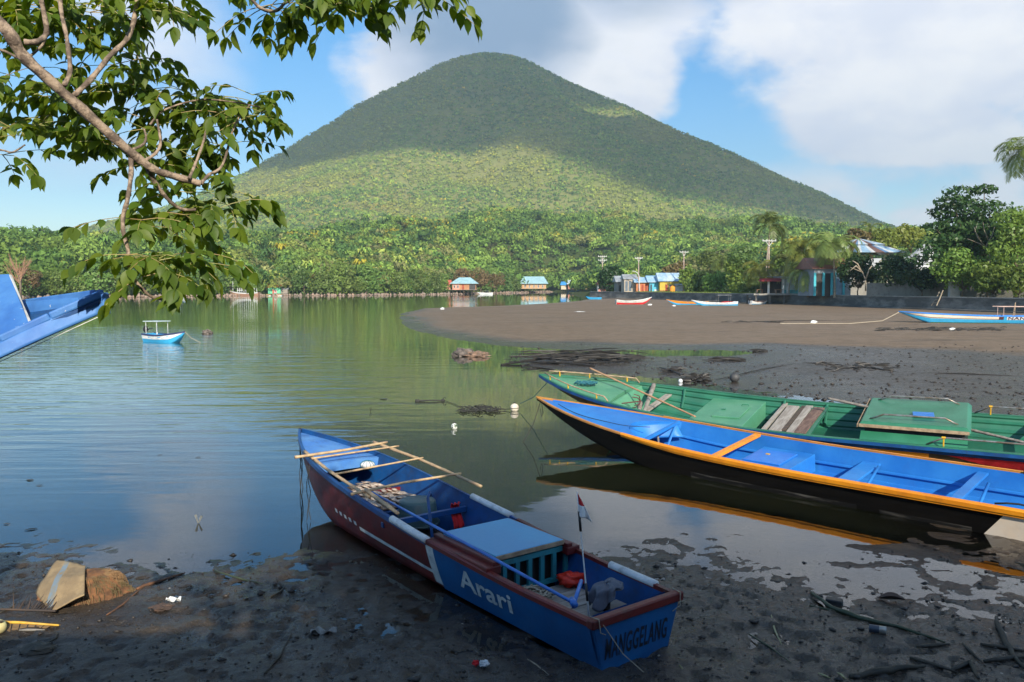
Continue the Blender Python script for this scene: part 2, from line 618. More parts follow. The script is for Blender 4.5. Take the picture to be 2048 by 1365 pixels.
def build_water():
    def ax(lim, step, g):
        v = 0; s = step; L = [0]
        while v < lim:
            v += s; s *= g; L.append(v)
        return L
    a = ax(1600, .25, 1.035)
    xs = np.array(sorted([-v for v in a[1:]] + a))
    ys = [1.5]
    v = 4.0
    while v < 900:
        ys.append(v); v += max(.15, v * .02)
    ys = np.array(ys)
    X, Y = np.meshgrid(xs, ys)
    h, _, _ = ground_h(X, Y, fine=False)
    dep = np.clip(-h, 0, 3)
    murk = 1 - np.exp(-dep * 4.2)
    # a breeze ruffles the open water on the left; the rest lies calm
    rp = np.clip(sst(X + .28 * (Y - 14), 2.0, -4.0) * sst(Y, 12.0, 22) * sst(Y, 75, 34) + .25 * sst(Y, 9, 14) * sst(X, -1, -5), 0, 1)
    rp = rp * (.65 + .7 * fbm(X * .09, Y * .05, 3, 33) + .2)
    V = np.stack([X.ravel(), Y.ravel(), np.zeros(X.size)], 1)
    nx, ny = len(xs), len(ys)
    i = np.arange(nx * ny).reshape(ny, nx)
    Fq = np.stack([i[:-1, :-1].ravel(), i[:-1, 1:].ravel(), i[1:, 1:].ravel(), i[1:, :-1].ravel()], 1)
    m = bpy.data.materials.new('water')
    m.use_nodes = True
    g = NG(m.node_tree)
    P = g.n('ShaderNodeNewGeometry').outputs['Position']
    mk = g.n('ShaderNodeAttribute', attribute_name='murk').outputs['Fac']
    rpl = g.n('ShaderNodeAttribute', attribute_name='ripple').outputs['Fac']
    w1 = g.noise(g.mapping(P, (.26, 1.35, 1), rot=(0, 0, R(-14))), 1.0, 3, .5, .35)
    w2 = g.noise(g.mapping(P, (.6, 3.4, 1), rot=(0, 0, R(-9))), 1.0, 3, .5, .2)
    calm = g.noise(g.mapping(P, (.35, 1.1, 1), rot=(0, 0, R(-6))), 1.6, 4, .5)
    hgt = g.m('MULTIPLY', g.m('ADD', w1, g.m('MULTIPLY', w2, .34)), g.m('MULTIPLY', rpl, .075))
    hgt = g.m('ADD', hgt, g.m('MULTIPLY', calm, .0022))
    bump = g.n('ShaderNodeBump', i_Strength=1.0, i_Distance=1.0, i_Height=hgt)
    dif = g.n('ShaderNodeBsdfDiffuse', i_Color=(.048, .060, .022, 1))
    tr = g.n('ShaderNodeBsdfTransparent', i_Color=(.80, .74, .60, 1))
    un_ = g.n('ShaderNodeMixShader', i_0=mk)
    g.t.links.new(tr.outputs[0], un_.inputs[1]); g.t.links.new(dif.outputs[0], un_.inputs[2])
    gl = g.n('ShaderNodeBsdfGlossy', i_Color=(.97, .98, 1, 1), i_Roughness=.018)
    g.t.links.new(bump.outputs[0], gl.inputs['Normal'])
    fr = g.n('ShaderNodeFresnel', i_IOR=1.45)
    g.t.links.new(bump.outputs[0], fr.inputs['Normal'])
    mx = g.n('ShaderNodeMixShader', i_0=g.m('MULTIPLY', fr.outputs[0], 1.2, clamp=True))
    g.t.links.new(un_.outputs[0], mx.inputs[1]); g.t.links.new(gl.outputs[0], mx.inputs[2])
    out = g.n('ShaderNodeOutputMaterial')
    g.t.links.new(mx.outputs[0], out.inputs[0])
    o = np_mesh('water', V, Fq, m, smooth=True, colattr={'murk': murk.ravel(), 'ripple': np.clip(rp, 0, 1).ravel()})
    tag(o, 'calm green and blue bay water with ripples on the left', kind='structure')


CR = [0, 40, 76, 110, 159, 228, 325, 435, 573, 711, 849, 987, 1098, 1250, 1450, 1700, 2050]
CZ = [617, 619, 610, 595, 567, 527, 473, 421, 337, 271, 201, 126, 82, 40, 8, 0, 0]
CZL = [617, 622, 613, 601, 580, 536, 477, 404, 309, 226, 162, 130, 88, 60, 30, 8, 0]
PEAK = (-54, 2200)


def hill_h(x, y):
    dx = x - PEAK[0]; dy = y - PEAK[1]
    r = np.sqrt(dx ** 2 + (dy * np.where(dy < 0, 1.12, 1)) ** 2)
    ang = np.arctan2(dy, dx)
    gul = 14 * np.sin(ang * 9 + 2 * fbm(x / 400, y / 400, 3, 3)) * sst(r, 60, 500) * sst(r, 1700, 900)
    wl = sst(-dx / (r + 1e-6), -.5, .5)
    cone = np.interp(r, CR, CZL) * wl + np.interp(r, CR, CZ) * (1 - wl) + gul + 20 * fbm(x / 170, y / 170, 5, 40) * sst(r, 20, 300)
    sL = sdist(x, y, POLY_LAND)
    town = sst(x, 12, 30) * sst(y, 420, 250)
    fh = 27 * (1 - np.exp(-np.maximum(sL, 0) / 130)) + 42 * sst(y, 430, 820) * np.exp(-((x - 150) / 235) ** 2) + 18 * sst(y, 380, 600) * np.exp(-((x + 60) / 120) ** 2)
    fh = fh * (1 + .35 * fbm(x / 90, y / 90, 4, 70)) + 3 * fbm(x / 25, y / 25, 3, 77) * sst(sL, 5, 60)
    fh = fh * sst(y, 1900, 1100)
    k = 18.0
    mx = np.maximum(cone, fh) + k * np.log(1 + np.exp(-np.abs(cone - fh) / k)) * sst(np.minimum(cone, fh), 0, 40)
    mx = np.where(cone < 2, fh, mx)
    shore = sst(sL, -2, 6)
    z = np.where(sL < 0, np.maximum(-2, sL * .2), .5 * shore + mx * sst(sL, 0, 60))
    z = z * (1 - town) + town * np.where(sL < 0, np.maximum(-3, sL * 12), 1.62)
    return z, sL, r


def build_hills():
    ys = [18]
    v = 22.0
    while v < 4300:
        ys.append(v); v += max(2.0, v * .009)
    ys = np.array(ys)
    a = [0.0]; s = 3.0
    while a[-1] < 3000:
        a.append(a[-1] + s); s = max(3.0, a[-1] * .010)
    xs = np.array(sorted([-v for v in a[1:]] + a))
    # put vertices on the seawall line so that the land stops behind it
    X, Y = np.meshgrid(xs, ys)
    wx = np.interp(Y, [p[1] for p in WALL][::-1], [p[0] for p in WALL][::-1])
    z, sL, r = hill_h(X, Y)
    near = (Y < 229)
    # snap the first inland column to the wall
    for j in range(len(ys)):
        if ys[j] < 229 and ys[j] > 30:
            w = wx[j, 0]
            k = np.searchsorted(X[j], w)
            X[j, k] = w + .25
            X[j, k - 1] = w + .15
            z[j, k] = 1.62; z[j, k - 1] = -2
    V = np.stack([X.ravel(), Y.ravel(), z.ravel()], 1)
    nx, ny = len(xs), len(ys)
    i = np.arange(nx * ny).reshape(ny, nx)
    Fq = np.stack([i[:-1, :-1].ravel(), i[:-1, 1:].ravel(), i[1:, 1:].ravel(), i[1:, :-1].ravel()], 1)
    m = bpy.data.materials.new('hill_ground')
    m.use_nodes = True
    g = NG(m.node_tree)
    P = g.n('ShaderNodeNewGeometry').outputs['Position']
    Yp = g.n('ShaderNodeSeparateXYZ', i_0=P).outputs[1]
    nn = g.ramp(g.noise(P, .02, 5, .6), .35, .65)
    low = g.mix(nn, (.05, .075, .02, 1), (.075, .08, .03, 1))
    high = g.mix(nn, (.19, .22, .06, 1), (.24, .24, .08, 1))
    bs = g.n('ShaderNodeBsdfPrincipled', i_Base_Color=g.mix(g.ramp(Yp, 850, 1250), low, high), i_Roughness=.9)
    bs.inputs['Specular IOR Level'].default_value = .1
    out = g.n('ShaderNodeOutputMaterial')
    g.t.links.new(bs.outputs[0], out.inputs[0])
    # world scale noise is fine: the object sits at the origin
    o = np_mesh('hills', V, Fq, m, smooth=True)
    tag(o, 'green volcanic cone with low forested foothills and flat town shore', kind='structure')


def hz(x, y):
    z, a, b = hill_h(np.array([float(x)]), np.array([float(y)]))
    return float(z[0])


def tri_trees(C, Rad, Colr, k, squash=.8, tri=.55, seed=1, var=.76):
    g_ = np.random.default_rng(seed)
    n = len(C)
    d = g_.normal(size=(n, k, 3))
    d[..., 2] = np.abs(d[..., 2]) * .9 - .12
    d /= np.linalg.norm(d, axis=2, keepdims=True)
    rad = Rad[:, None, None] * np.array([1, 1, squash])
    lump = 1 + .16 * np.sin(d[..., 0:1] * 7 + C[:, None, 0:1]) * np.cos(d[..., 1:2] * 6 + C[:, None, 1:2])
    cen = C[:, None, :] + d * rad * lump * (.82 + .22 * g_.random((n, k, 1)))
    nrm = d + g_.normal(size=d.shape) * (.55 if k > 40 else .32)
    nrm /= np.linalg.norm(nrm, axis=2, keepdims=True)
    t = np.cross(nrm, g_.normal(size=d.shape)); t /= np.linalg.norm(t, axis=2, keepdims=True) + 1e-9
    b = np.cross(nrm, t)
    s = Rad[:, None, None] * tri * (.7 + .6 * g_.random((n, k, 1)))
    V = np.stack([cen + t * s, cen - t * s * .6 + b * s * .9, cen - t * s * .5 - b * s * .85], 2).reshape(-1, 3)
    c = (Colr[:, None, :] * (1 - var / 2 + var * g_.random((n, k, 1)))).repeat(3, axis=1).reshape(-1, 3)
    Fq = np.arange(len(V)).reshape(-1, 3)
    return V, Fq, c


def tri_palms(C, Rad, Colr, k=16, seed=3):
    g_ = np.random.default_rng(seed)
    n = len(C)
    a = np.linspace(0, 2 * PI, k, endpoint=False)[None] + g_.random((n, k)) * .5
    up = g_.uniform(-.1, .9, (n, k))
    out = np.stack([np.cos(a), np.sin(a), np.zeros_like(a)], 2)
    side = np.stack([-np.sin(a), np.cos(a), np.zeros_like(a)], 2)
    L = Rad[:, None, None]
    mid = C[:, None] + out * L * .55 + np.array([0, 0, 1.]) * (L * up[..., None] * .5)
    tip = C[:, None] + out * L * 1.0 + np.array([0, 0, 1.]) * (L * (up[..., None] * .5 - .55))
    w = L * .13
    c0 = C[:, None] + 0 * out
    z = np.array([0, 0, 1.])
    V1 = np.stack([c0, mid - side * w - z * w * .5, mid + z * w * .6], 2)
    V2 = np.stack([c0, mid + side * w - z * w * .5, mid + z * w * .6], 2)
    V3 = np.stack([mid - side * w, tip, mid + side * w], 2)
    V = np.concatenate([V1, V2, V3], 1).reshape(-1, 3)
    c = (Colr[:, None, :] * (.6 + .8 * g_.random((n, 3 * k, 1)))).repeat(3, axis=1).reshape(-1, 3)
    return V, np.arange(len(V)).reshape(-1, 3), c


def build_forest():
    g_ = np.random.default_rng(5)
    mat = bpy.data.materials.new('forest_leaves')
    mat.use_nodes = True
    g = NG(mat.node_tree)
    at = g.n('ShaderNodeAttribute', attribute_name='leafcol').outputs['Color']
    bs = g.n('ShaderNodeBsdfPrincipled', i_Base_Color=at, i_Roughness=.7)
    bs.inputs['Specular IOR Level'].default_value = .2
    tr = g.n('ShaderNodeBsdfTranslucent', i_Color=at)
    mx = g.n('ShaderNodeMixShader', i_0=.3)
    g.t.links.new(bs.outputs[0], mx.inputs[1]); g.t.links.new(tr.outputs[0], mx.inputs[2])
    out = g.n('ShaderNodeOutputMaterial')
    g.t.links.new(mx.outputs[0], out.inputs[0])
    pal = 1.35 * np.array([(.055, .100, .024), (.075, .125, .028), (.095, .145, .034), (.040, .078, .024), (.125, .150, .038), (.10, .105, .045), (.16, .17, .04)])
    VV = []; FF = []; CC = []; base = 0

    def emit(t):
        nonlocal base
        V, F_, c = t
        VV.append(V); FF.append(F_ + base); CC.append(c); base += len(V)

    def scatter(n, y0, y1, pw, smin, smax, k, tri, keep, seed, lift=.45, palms=.0, gain=1.0):
        gg = np.random.default_rng(seed)
        u = gg.random(n)
        y = (y0 ** pw + u * (y1 ** pw - y0 ** pw)) ** (1 / pw)
        x = y * gg.uniform(-.70, .70, n)
        z, sL, r = hill_h(x, y)
        e = 6.0
        zx, _, _ = hill_h(x + e, y); zy, _, _ = hill_h(x, y + e)
        nv = np.stack([-(zx - z) / e, -(zy - z) / e, np.ones(n)], 1)
        vw = np.stack([-x, -y, 3 - z], 1); vw /= np.linalg.norm(vw, axis=1, keepdims=True)
        ok = ((nv * vw).sum(1) > -.12) & keep(x, y, z, sL, r)
        x, y, z, sL, r = (v[ok] for v in (x, y, z, sL, r))
        n = len(x)
        size = smin + (smax - smin) * gg.random(n) ** 1.6
        patch = fbm(x / 70, y / 70, 4, 90)
        patch2 = fbm(x / 260, y / 260, 3, 95)
        idx = np.clip((patch * 2.4 + 2.6 + gg.normal(size=n) * 1.2), 0, 5.99).astype(int)
        c = pal[idx] * ((.68 + .64 * gg.random((n, 1))) if k > 30 else (.84 + .32 * gg.random((n, 1))))
        yel = (gg.random(n) < .016) & (patch > -.1)
        c[yel] = np.array((.28, .24, .03))
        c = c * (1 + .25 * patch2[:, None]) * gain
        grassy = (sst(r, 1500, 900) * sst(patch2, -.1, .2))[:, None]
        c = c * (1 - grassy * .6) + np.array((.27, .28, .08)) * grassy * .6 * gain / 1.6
        ip = gg.random(n) < palms
        Cn = np.stack([x, y, z + size * lift], 1)
        q = ~ip
        emit(tri_trees(Cn[q], size[q], c[q], k, tri=tri, seed=seed + 1, var=.76 if k > 60 else .42))
        if ip.any():
            Cp = Cn[ip].copy(); Cp[:, 2] += size[ip] * .55 + 2.0
            emit(tri_palms(Cp, np.full(ip.sum(), 4.2), c[ip] * 1.15, seed=seed + 2))
    town = lambda x, y: (x > 14) & (y < 470) & (x < .16 * y + 250)
    # near belt: finer crowns
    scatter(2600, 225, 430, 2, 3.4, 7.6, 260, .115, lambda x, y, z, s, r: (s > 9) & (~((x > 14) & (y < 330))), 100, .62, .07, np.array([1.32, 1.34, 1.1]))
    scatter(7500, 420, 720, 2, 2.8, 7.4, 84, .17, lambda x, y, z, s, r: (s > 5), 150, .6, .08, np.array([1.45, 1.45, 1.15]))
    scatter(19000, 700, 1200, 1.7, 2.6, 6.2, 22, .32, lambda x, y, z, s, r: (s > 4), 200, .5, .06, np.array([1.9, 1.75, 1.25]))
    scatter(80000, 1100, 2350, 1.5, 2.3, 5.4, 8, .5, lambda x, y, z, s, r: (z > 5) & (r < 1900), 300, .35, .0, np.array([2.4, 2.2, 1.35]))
    V = np.concatenate(VV); F_ = np.concatenate(FF); C_ = np.concatenate(CC)
    o = np_mesh('forest', V, F_, mat, colattr={'leafcol': np.clip(C_, 0, 1)})
    tag(o, 'dense tropical forest covering the volcano slopes and foothills', kind='stuff')
    print('forest tris', len(F_))


def build_cloud():
    """the cloud bank above and behind, whose shadow lies on the upper slopes"""
    H = 980.0
    line = [(300, 400), (480, 352), (560, 350), (640, 330), (760, 312), (900, 306), (1000, 302), (1080, 306), (1150, 330), (1200, 352), (1260, 378), (1330, 400), (1400, 402), (1480, 418), (1560, 432), (1650, 450), (1780, 462)]
    pts = []
    for px, py in line:
        d = (uy(px, py, 1.0) - Vector((0, 0, 3.0)))
        t = np.linspace(500, 3000, 1200)
        X = d.x * t; Y = d.y * t; Zr = 3 + d.z * t
        z, _, _ = hill_h(X, Y)
        hit = np.argmax(z > Zr)
        if not (z > Zr).any(): hit = int(np.argmin(np.abs(Zr - z)))
        P = Vector((X[hit], Y[hit], Zr[hit]))
        k = (H - P.z) / SUN_TO.z
        pts.append((P.x + SUN_TO.x * k, P.y + SUN_TO.y * k))
    hole = []
    for px, py, rr in ((1215, 232, 55),):
        d = (uy(px, py, 1.0) - Vector((0, 0, 3.0)))
        t = np.linspace(500, 3000, 1200)
        z, _, _ = hill_h(d.x * t, d.y * t)
        hit = np.argmax(z > 3 + d.z * t)
        P = Vector((d.x * t[hit], d.y * t[hit], 3 + d.z * t[hit]))
        k = (H - P.z) / SUN_TO.z
        hole.append((P.x + SUN_TO.x * k, P.y + SUN_TO.y * k, rr))
    poly = [(-900, 1850)] + [(-900, pts[0][1] + 200)] + pts + [(1900, pts[-1][1] - 300), (2100, 1850)]
    n = 170
    xs = np.linspace(-1000, 2200, n); ys = np.linspace(-900, 1900, n)
    X, Y = np.meshgrid(xs, ys)
    sd = sdist(X, Y, poly) + 30 * fbm(X / 110, Y / 110, 5, 60)
    for hx, hy, rr in hole:
        q = np.sqrt(((X - hx) / 1.7) ** 2 + (Y - hy) ** 2) - rr + 25 * fbm(X / 60, Y / 60, 3, 66)
        sd = np.minimum(sd, q)
    th = np.clip(sd, 0, 240)
    top = H + 20 + th * .55 * (1 + .5 * fbm(X / 90, Y / 90, 5, 61))
    bot = H - th * .10 * (1 + .6 * fbm(X / 90, Y / 90, 4, 62))
    i = np.arange(n * n).reshape(n, n)
    Fq = np.stack([i[:-1, :-1].ravel(), i[:-1, 1:].ravel(), i[1:, 1:].ravel(), i[1:, :-1].ravel()], 1)
    keep = (sd.ravel()[Fq] > -40).any(1)
    Fq = Fq[keep]
    V = np.concatenate([np.stack([X.ravel(), Y.ravel(), top.ravel()], 1), np.stack([X.ravel(), Y.ravel(), bot.ravel()], 1)])
    Fq = np.concatenate([Fq, Fq[:, ::-1] + n * n])
    m = bpy.data.materials.new('cloud')
    m.use_nodes = True
    g = NG(m.node_tree)
    P = g.n('ShaderNodeNewGeometry').outputs['Position']
    at = g.n('ShaderNodeAttribute', attribute_name='body').outputs['Fac']
    nn = g.noise(P, .02, 5, .6)
    f = g.ramp(g.m('ADD', at, g.m('MULTIPLY', g.m('SUBTRACT', nn, .5), 50)), -30, 50)
    df = g.n('ShaderNodeBsdfDiffuse', i_Color=(.85, .85, .86, 1))
    tp = g.n('ShaderNodeBsdfTransparent')
    mx = g.n('ShaderNodeMixShader', i_0=g.m('MULTIPLY', f, .70))
    g.t.links.new(tp.outputs[0], mx.inputs[1]); g.t.links.new(df.outputs[0], mx.inputs[2])
    out = g.n('ShaderNodeOutputMaterial')
    g.t.links.new(mx.outputs[0], out.inputs[0])
    b = np.concatenate([sd.ravel(), sd.ravel()])
    o = np_mesh('cloud', V, Fq, m, smooth=True, colattr={'body': b})
    tag(o, 'broad cloud bank high above the slopes', kind='structure')


def build_haze():
    mb = MB()
    mb.box((0, 2000, 358), (6400, 4700, 724))
    m = bpy.data.materials.new('haze')
    m.use_nodes = True
    g = NG(m.node_tree)
    v = g.n('ShaderNodeVolumePrincipled')
    v.inputs['Color'].default_value = (.56, .80, 1.0, 1)
    v.inputs['Density'].default_value = .00021
    v.inputs['Anisotropy'].default_value = .1
    out = g.n('ShaderNodeOutputMaterial')
    g.t.links.new(v.outputs[0], out.inputs['Volume'])
    o = mb.build('haze', m)
    tag(o, 'thin pale air between the shore and the volcano', kind='stuff')


build_ground()
build_water()
build_hills()
build_forest()
build_cloud()
build_haze()

# ================================================================ BOATS
mat = {}
mat['arari_red'] = pm('dark_red_paint', (.16, .012, .010), (.10, .010, .010), scale=3, rough=.45, chips=(.10, .09, .09), chip_amt=.72, grime=.5)
mat['arari_blue'] = pm('hull_blue_paint', (.006, .115, .32), (.008, .085, .25), scale=2, rough=.35, grime=.25, bump=.08)
mat['navy'] = pm('navy_paint', (.008, .075, .25), (.008, .05, .17), scale=4, rough=.4, grime=.35, bump=.08)
mat['deck_blue'] = pm('faded_blue_paint', (.06, .20, .55), (.10, .26, .55), scale=2.5, rough=.4, grime=.4, bump=.1)
mat['lid_blue'] = pm('sky_blue_board', (.045, .36, .62), (.06, .30, .56), scale=1.2, rough=.35, grime=.0, bump=.03)
mat['teal'] = pm('teal_paint', (.02, .22, .27), (.015, .15, .2), scale=4, rough=.5, grime=.5)
mat['white_paint'] = pm('white_paint', (.72, .74, .74), (.55, .57, .58), scale=5, rough=.45, grime=.4)
mat['white_mark'] = pm('white_lettering', (.62, .66, .66), (.45, .5, .52), scale=8, rough=.5, grime=.3, bump=0)
mat['black_mark'] = pm('black_lettering', (.008, .010, .016), (.012, .018, .04), scale=9, rough=.5, bump=0)
mat['grey_wood'] = pm('weathered_plank', (.34, .31, .27), (.20, .17, .145), scale=3, rough=.75, stretch=(1, 6, 6), bump=.5, bscale=25, grime=.45)
mat['grey_wood_y'] = pm('weathered_crossplank', (.38, .35, .31), (.25, .22, .19), scale=3, rough=.75, stretch=(6, 1, 6), bump=.5, bscale=25, grime=.4)
mat['dark_wood'] = pm('dark_wood', (.10, .07, .05), (.05, .038, .03), scale=4, rough=.8, bump=.5, stretch=(1, 5, 5))
mat['bamboo'] = pm('bamboo', (.50, .36, .20), (.36, .24, .14), scale=9, rough=.45, bump=.15, grime=.35)
mat['basin'] = pm('grey_green_plastic', (.06, .115, .11), (.05, .095, .095), scale=4, rough=.38, bump=.04, grime=.2, gcol=(.12, .12, .10))
mat['red_cloth'] = pm('red_cloth', (.62, .015, .022), (.42, .008, .012), scale=6, rough=.8, bump=.6, bscale=20)
mat['orange_red'] = pm('orange_red_plastic', (.72, .035, .01), (.5, .02, .008), scale=6, rough=.5, bump=.5, bscale=14)
mat['grey_cloth'] = pm('grey_cloth', (.13, .14, .17), (.085, .09, .115), scale=5, rough=.9, bump=.8, bscale=18)
mat['rope'] = pm('pale_rope', (.42, .37, .28), (.28, .24, .18), scale=20, rough=.9, bump=.8, bscale=120)
mat['dark_rope'] = pm('dark_rope', (.022, .024, .024), (.04, .04, .035), scale=20, rough=.9, bump=.6, bscale=120)
mat['teal_rope'] = pm('teal_rope', (.02, .16, .20), (.02, .10, .15), scale=20, rough=.8, bump=.6, bscale=120)
mat['fish'] = pm('dried_fish', (.52, .44, .35), (.30, .22, .17), scale=26, rough=.5, bump=.6, bscale=70, lo=.4, hi=.6)
mat['black_hull'] = pm('black_hull_paint', (.004, .0038, .0038), (.008, .007, .006), scale=2, rough=.6, bump=.12, stretch=(.4, 1, 3), grime=.0, spec=.12)
mat['blue_in'] = pm('bright_blue_paint', (.014, .15, .50), (.028, .21, .58), scale=1.6, rough=.42, bump=.1, grime=.4, gcol=(.03, .12, .4), lo=.3, hi=.7)
mat['orange'] = pm('orange_paint', (.78, .29, .012), (.66, .22, .01), scale=3, rough=.4, chips=(.34, .36, .38), chip_amt=.70, grime=.3, gcol=(.2, .07, .02))
mat['orange_line'] = pm('orange_edge', (.58, .26, .05), (.40, .18, .05), scale=3, rough=.5)
mat['green_in'] = pm('green_paint', (.014, .105, .066), (.024, .15, .09), scale=1.5, rough=.42, bump=.08, grime=.3, gcol=(.04, .10, .06))
mat['green_lt'] = pm('pale_green_paint', (.065, .24, .14), (.10, .29, .17), scale=1.6, rough=.45, bump=.08, grime=.35, gcol=(.08, .2, .12), chips=(.3, .28, .2), chip_amt=.76)
mat['green_dk'] = pm('deep_green_paint', (.022, .145, .08), (.035, .19, .11), scale=1.6, rough=.4, bump=.06, grime=.25, gcol=(.03, .1, .05))
mat['rail_steel'] = pm('rail_steel', (.35, .36, .36), (.20, .15, .11), scale=7, rough=.35, metal=.6, bump=.05)
mat['yellow'] = pm('yellow_paint', (.66, .38, .02), (.5, .28, .02), scale=6, rough=.45)
mat['black'] = pm('black_rubber', (.012, .012, .013), (.02, .02, .02), scale=6, rough=.5)
mat['cyan_hull'] = pm('cyan_hull_paint', (.045, .40, .72), (.04, .33, .62), scale=1.2, rough=.35, bump=.04, grime=.15)
mat['cream'] = pm('cream_paint', (.76, .62, .47), (.72, .66, .58), scale=1.2, rough=.4, bump=.04, grime=.15)
mat['maroon'] = pm('maroon_paint', (.11, .035, .03), (.08, .03, .03), scale=2, rough=.5)
mat['algae'] = pm('algae_stain', (.06, .13, .012), (.03, .07, .01), scale=9, rough=.7, bump=.6)
mat['prow_blue'] = pm('worn_blue_paint', (.030, .13, .42), (.06, .20, .50), scale=4, rough=.62, bump=.12, bscale=18, chips=(.45, .52, .60), chip_amt=.66, grime=.35, gcol=(.03, .1, .28))
mat['tan_edge'] = pm('bare_wood_edge', (.40, .30, .20), (.25, .18, .12), scale=10, rough=.8, bump=.4)


def text_mesh(body, size=1.0, sx=1.0, shear=0.0, bold=0.0, space=1.0):
    cu = bpy.data.curves.new('lettering', 'FONT')
    cu.body = body
    cu.size = size
    cu.shear = shear
    cu.offset = bold
    cu.space_character = space
    cu.resolution_u = 4
    ob = bpy.data.objects.new('lettering_tmp', cu)
    col.objects.link(ob)
    dg = bpy.context.evaluated_depsgraph_get()
    me = ob.evaluated_get(dg).to_mesh()
    V = [(v.co.x * sx, v.co.y) for v in me.vertices]
    F = [tuple(p.vertices) for p in me.polygons]
    ob.evaluated_get(dg).to_mesh_clear()
    bpy.data.objects.remove(ob)
    bpy.data.curves.remove(cu)
    x0 = min(v[0] for v in V); x1 = max(v[0] for v in V)
    V = [(v[0] - x0, v[1]) for v in V]
    return V, F, x1 - x0


class Hull:
    def __init__(s, sx, sy, th, L, w0, ws, a, p, z0, zb, c, q, ro=0, zs=0, draft=.10, flare=.62, floor=.10, rise=.74, rq=1.6, zoff=0.0):
        s.__dict__.update(locals())
        s.ax = (math.cos(th), math.sin(th))

    def root(s, name, label, cat, group=None):
        e = empty(name, (s.sx, s.sy, s.zoff), rot=(-math.asin(s.ro), 0, s.th))
        tag(e, label, cat, group)
        s.r = e
        return e

    def W(s, t):
        t = min(max(t, 0), 1)
        return s.w0 * min(1, s.ws + (1 - s.ws) * t / .35) * (1 - max(0, (t - s.a) / (1 - s.a)) ** s.p)

    def Z(s, t):
        t = min(max(t, 0), 1)
        return s.z0 + (s.zb - s.z0) * max(0, (t - s.c) / (1 - s.c)) ** s.q + s.zs * max(0, 1 - t / .4) ** 2

    def K(s, t):
        k = max(0, (t - s.rise) / (1 - s.rise)) ** s.rq
        return -s.draft + (s.zb + s.draft - .05) * k

    def side(s, t, v, sgn=1, off=0.0):
        """v 0 gunwale .. 1 chine"""
        w, z, k = s.W(t), s.Z(t), s.K(t)
        zz = z + (k + .02 - z) * v
        fl = 1 - (1 - s.flare) * v ** 1.35
        y = w * fl + off
        x = t * s.L
        return Vector((x, sgn * max(y, 0), zz))

    def outer(s, name, m, parent, n=44, transom=True, t0=0.0, vmin=0.0):
        mb = MB()
        vs = [0, .15, .3, .45, .6, .75, .88, 1.0]
        def row(t):
            P = [s.side(t, v, 1) for v in vs]
            b = s.side(t, 1, 1)
            P += [Vector((b.x, b.y * .5, s.K(t))), Vector((b.x, 0, s.K(t) - .01))]
            P += [Vector((q.x, -q.y, q.z)) for q in P[-2::-1]]
            return P
        rows = [row(t0 + (1 - t0) * (i / n) ** .9) for i in range(n + 1)]
        k = len(rows[0])
        V = [p for r_ in rows for p in r_]
        F = [(i * k + j, i * k + j + 1, (i + 1) * k + j + 1, (i + 1) * k + j) for i in range(n) for j in range(k - 1)]
        mb.add(V, F)
        return mb.build(name, m, parent, smooth=True)

    def inner(s, name, m, parent, t0=.012, t1=.97, n=40, th=.028, floor=None, stringers=0):
        fl = s.floor if floor is None else floor
        mb = MB()
        vs = [i / 16 for i in range(17)]
        def row(t):
            P = []
            for v in vs:
                off = -th
                if stringers:
                    ph = (v * (stringers + .5)) % 1.0
                    off = -th - (.035 if ph < .35 else 0.0)
                q = s.side(t, v, 1, off)
                fz = max(fl, s.K(t) + .05)
                if q.z < fz: q.z = fz
                P.append(q)
            P.append(Vector((P[-1].x, 0, max(fl, s.K(t) + .05))))
            P += [Vector((q.x, -q.y, q.z)) for q in P[-2::-1]]
            return P
        rows = [row(t0 + (t1 - t0) * i / n) for i in range(n + 1)]
        k = len(rows[0])
        V = [p for r_ in rows for p in r_]
        F = [(i * k + j, (i + 1) * k + j, (i + 1) * k + j + 1, i * k + j + 1) for i in range(n) for j in range(k - 1)]
        mb.add(V, F)
        # aft inner face
        mb.add(rows[0], [tuple(range(k))])
        return mb.build(name, m, parent, smooth=False)

    def strip(s, name, m, parent, t0, t1, v0, v1, sgn=1, off=.004, n=26, slant=0.0, thick=.004):
        mb = MB()
        V = []
        for i in range(n + 1):
            u = i / n
            a = t0 + (t1 - t0) * u
            V += [s.side(a, v0, sgn, off), s.side(a + slant, v1, sgn, off)]
            vm = (v0 + v1) / 2
        # subdivide vertically so that the strip follows the flare
        mb = MB()
        nv = 6
        def fn(u, w):
            v = v0 + (v1 - v0) * w
            return s.side(t0 + (t1 - t0) * u + slant * w, v, sgn, off)
        mb.grid(fn, n, nv)
        if sgn > 0: mb.F = [f[::-1] for f in mb.F]
        return mb.build(name, m, parent, smooth=True)

    def gunwale(s, name, m, parent, t0=0.0, t1=1.0, out=.02, inn=.03, up=.02, dn=.04, sides=(1, -1), n=60, noff=0.0):
        mb = MB()
        for sg in sides:
            V = []
            for i in range(n + 1):
                t = t0 + (t1 - t0) * i / n
                w, z = s.W(t), s.Z(t)
                x = t * s.L
                wi = max(w - inn, .0)
                for (y, zz) in ((wi, z - dn), (w + out, z - dn), (w + out, z + up * .4), (w + out * .5, z + up), (wi, z + up)):
                    V.append((x + (noff if t > .98 else 0), sg * y, zz))
            F = []
            for i in range(n):
                for j in range(5):
                    j2 = (j + 1) % 5
                    F.append((i * 5 + j, i * 5 + j2, (i + 1) * 5 + j2, (i + 1) * 5 + j))
            F.append((4, 3, 2, 1, 0)); F.append(tuple(n * 5 + q for q in range(5)))
            if sg < 0: F = [f[::-1] for f in F]
            mb.add(V, F)
        return mb.build(name, m, parent, smooth=False)

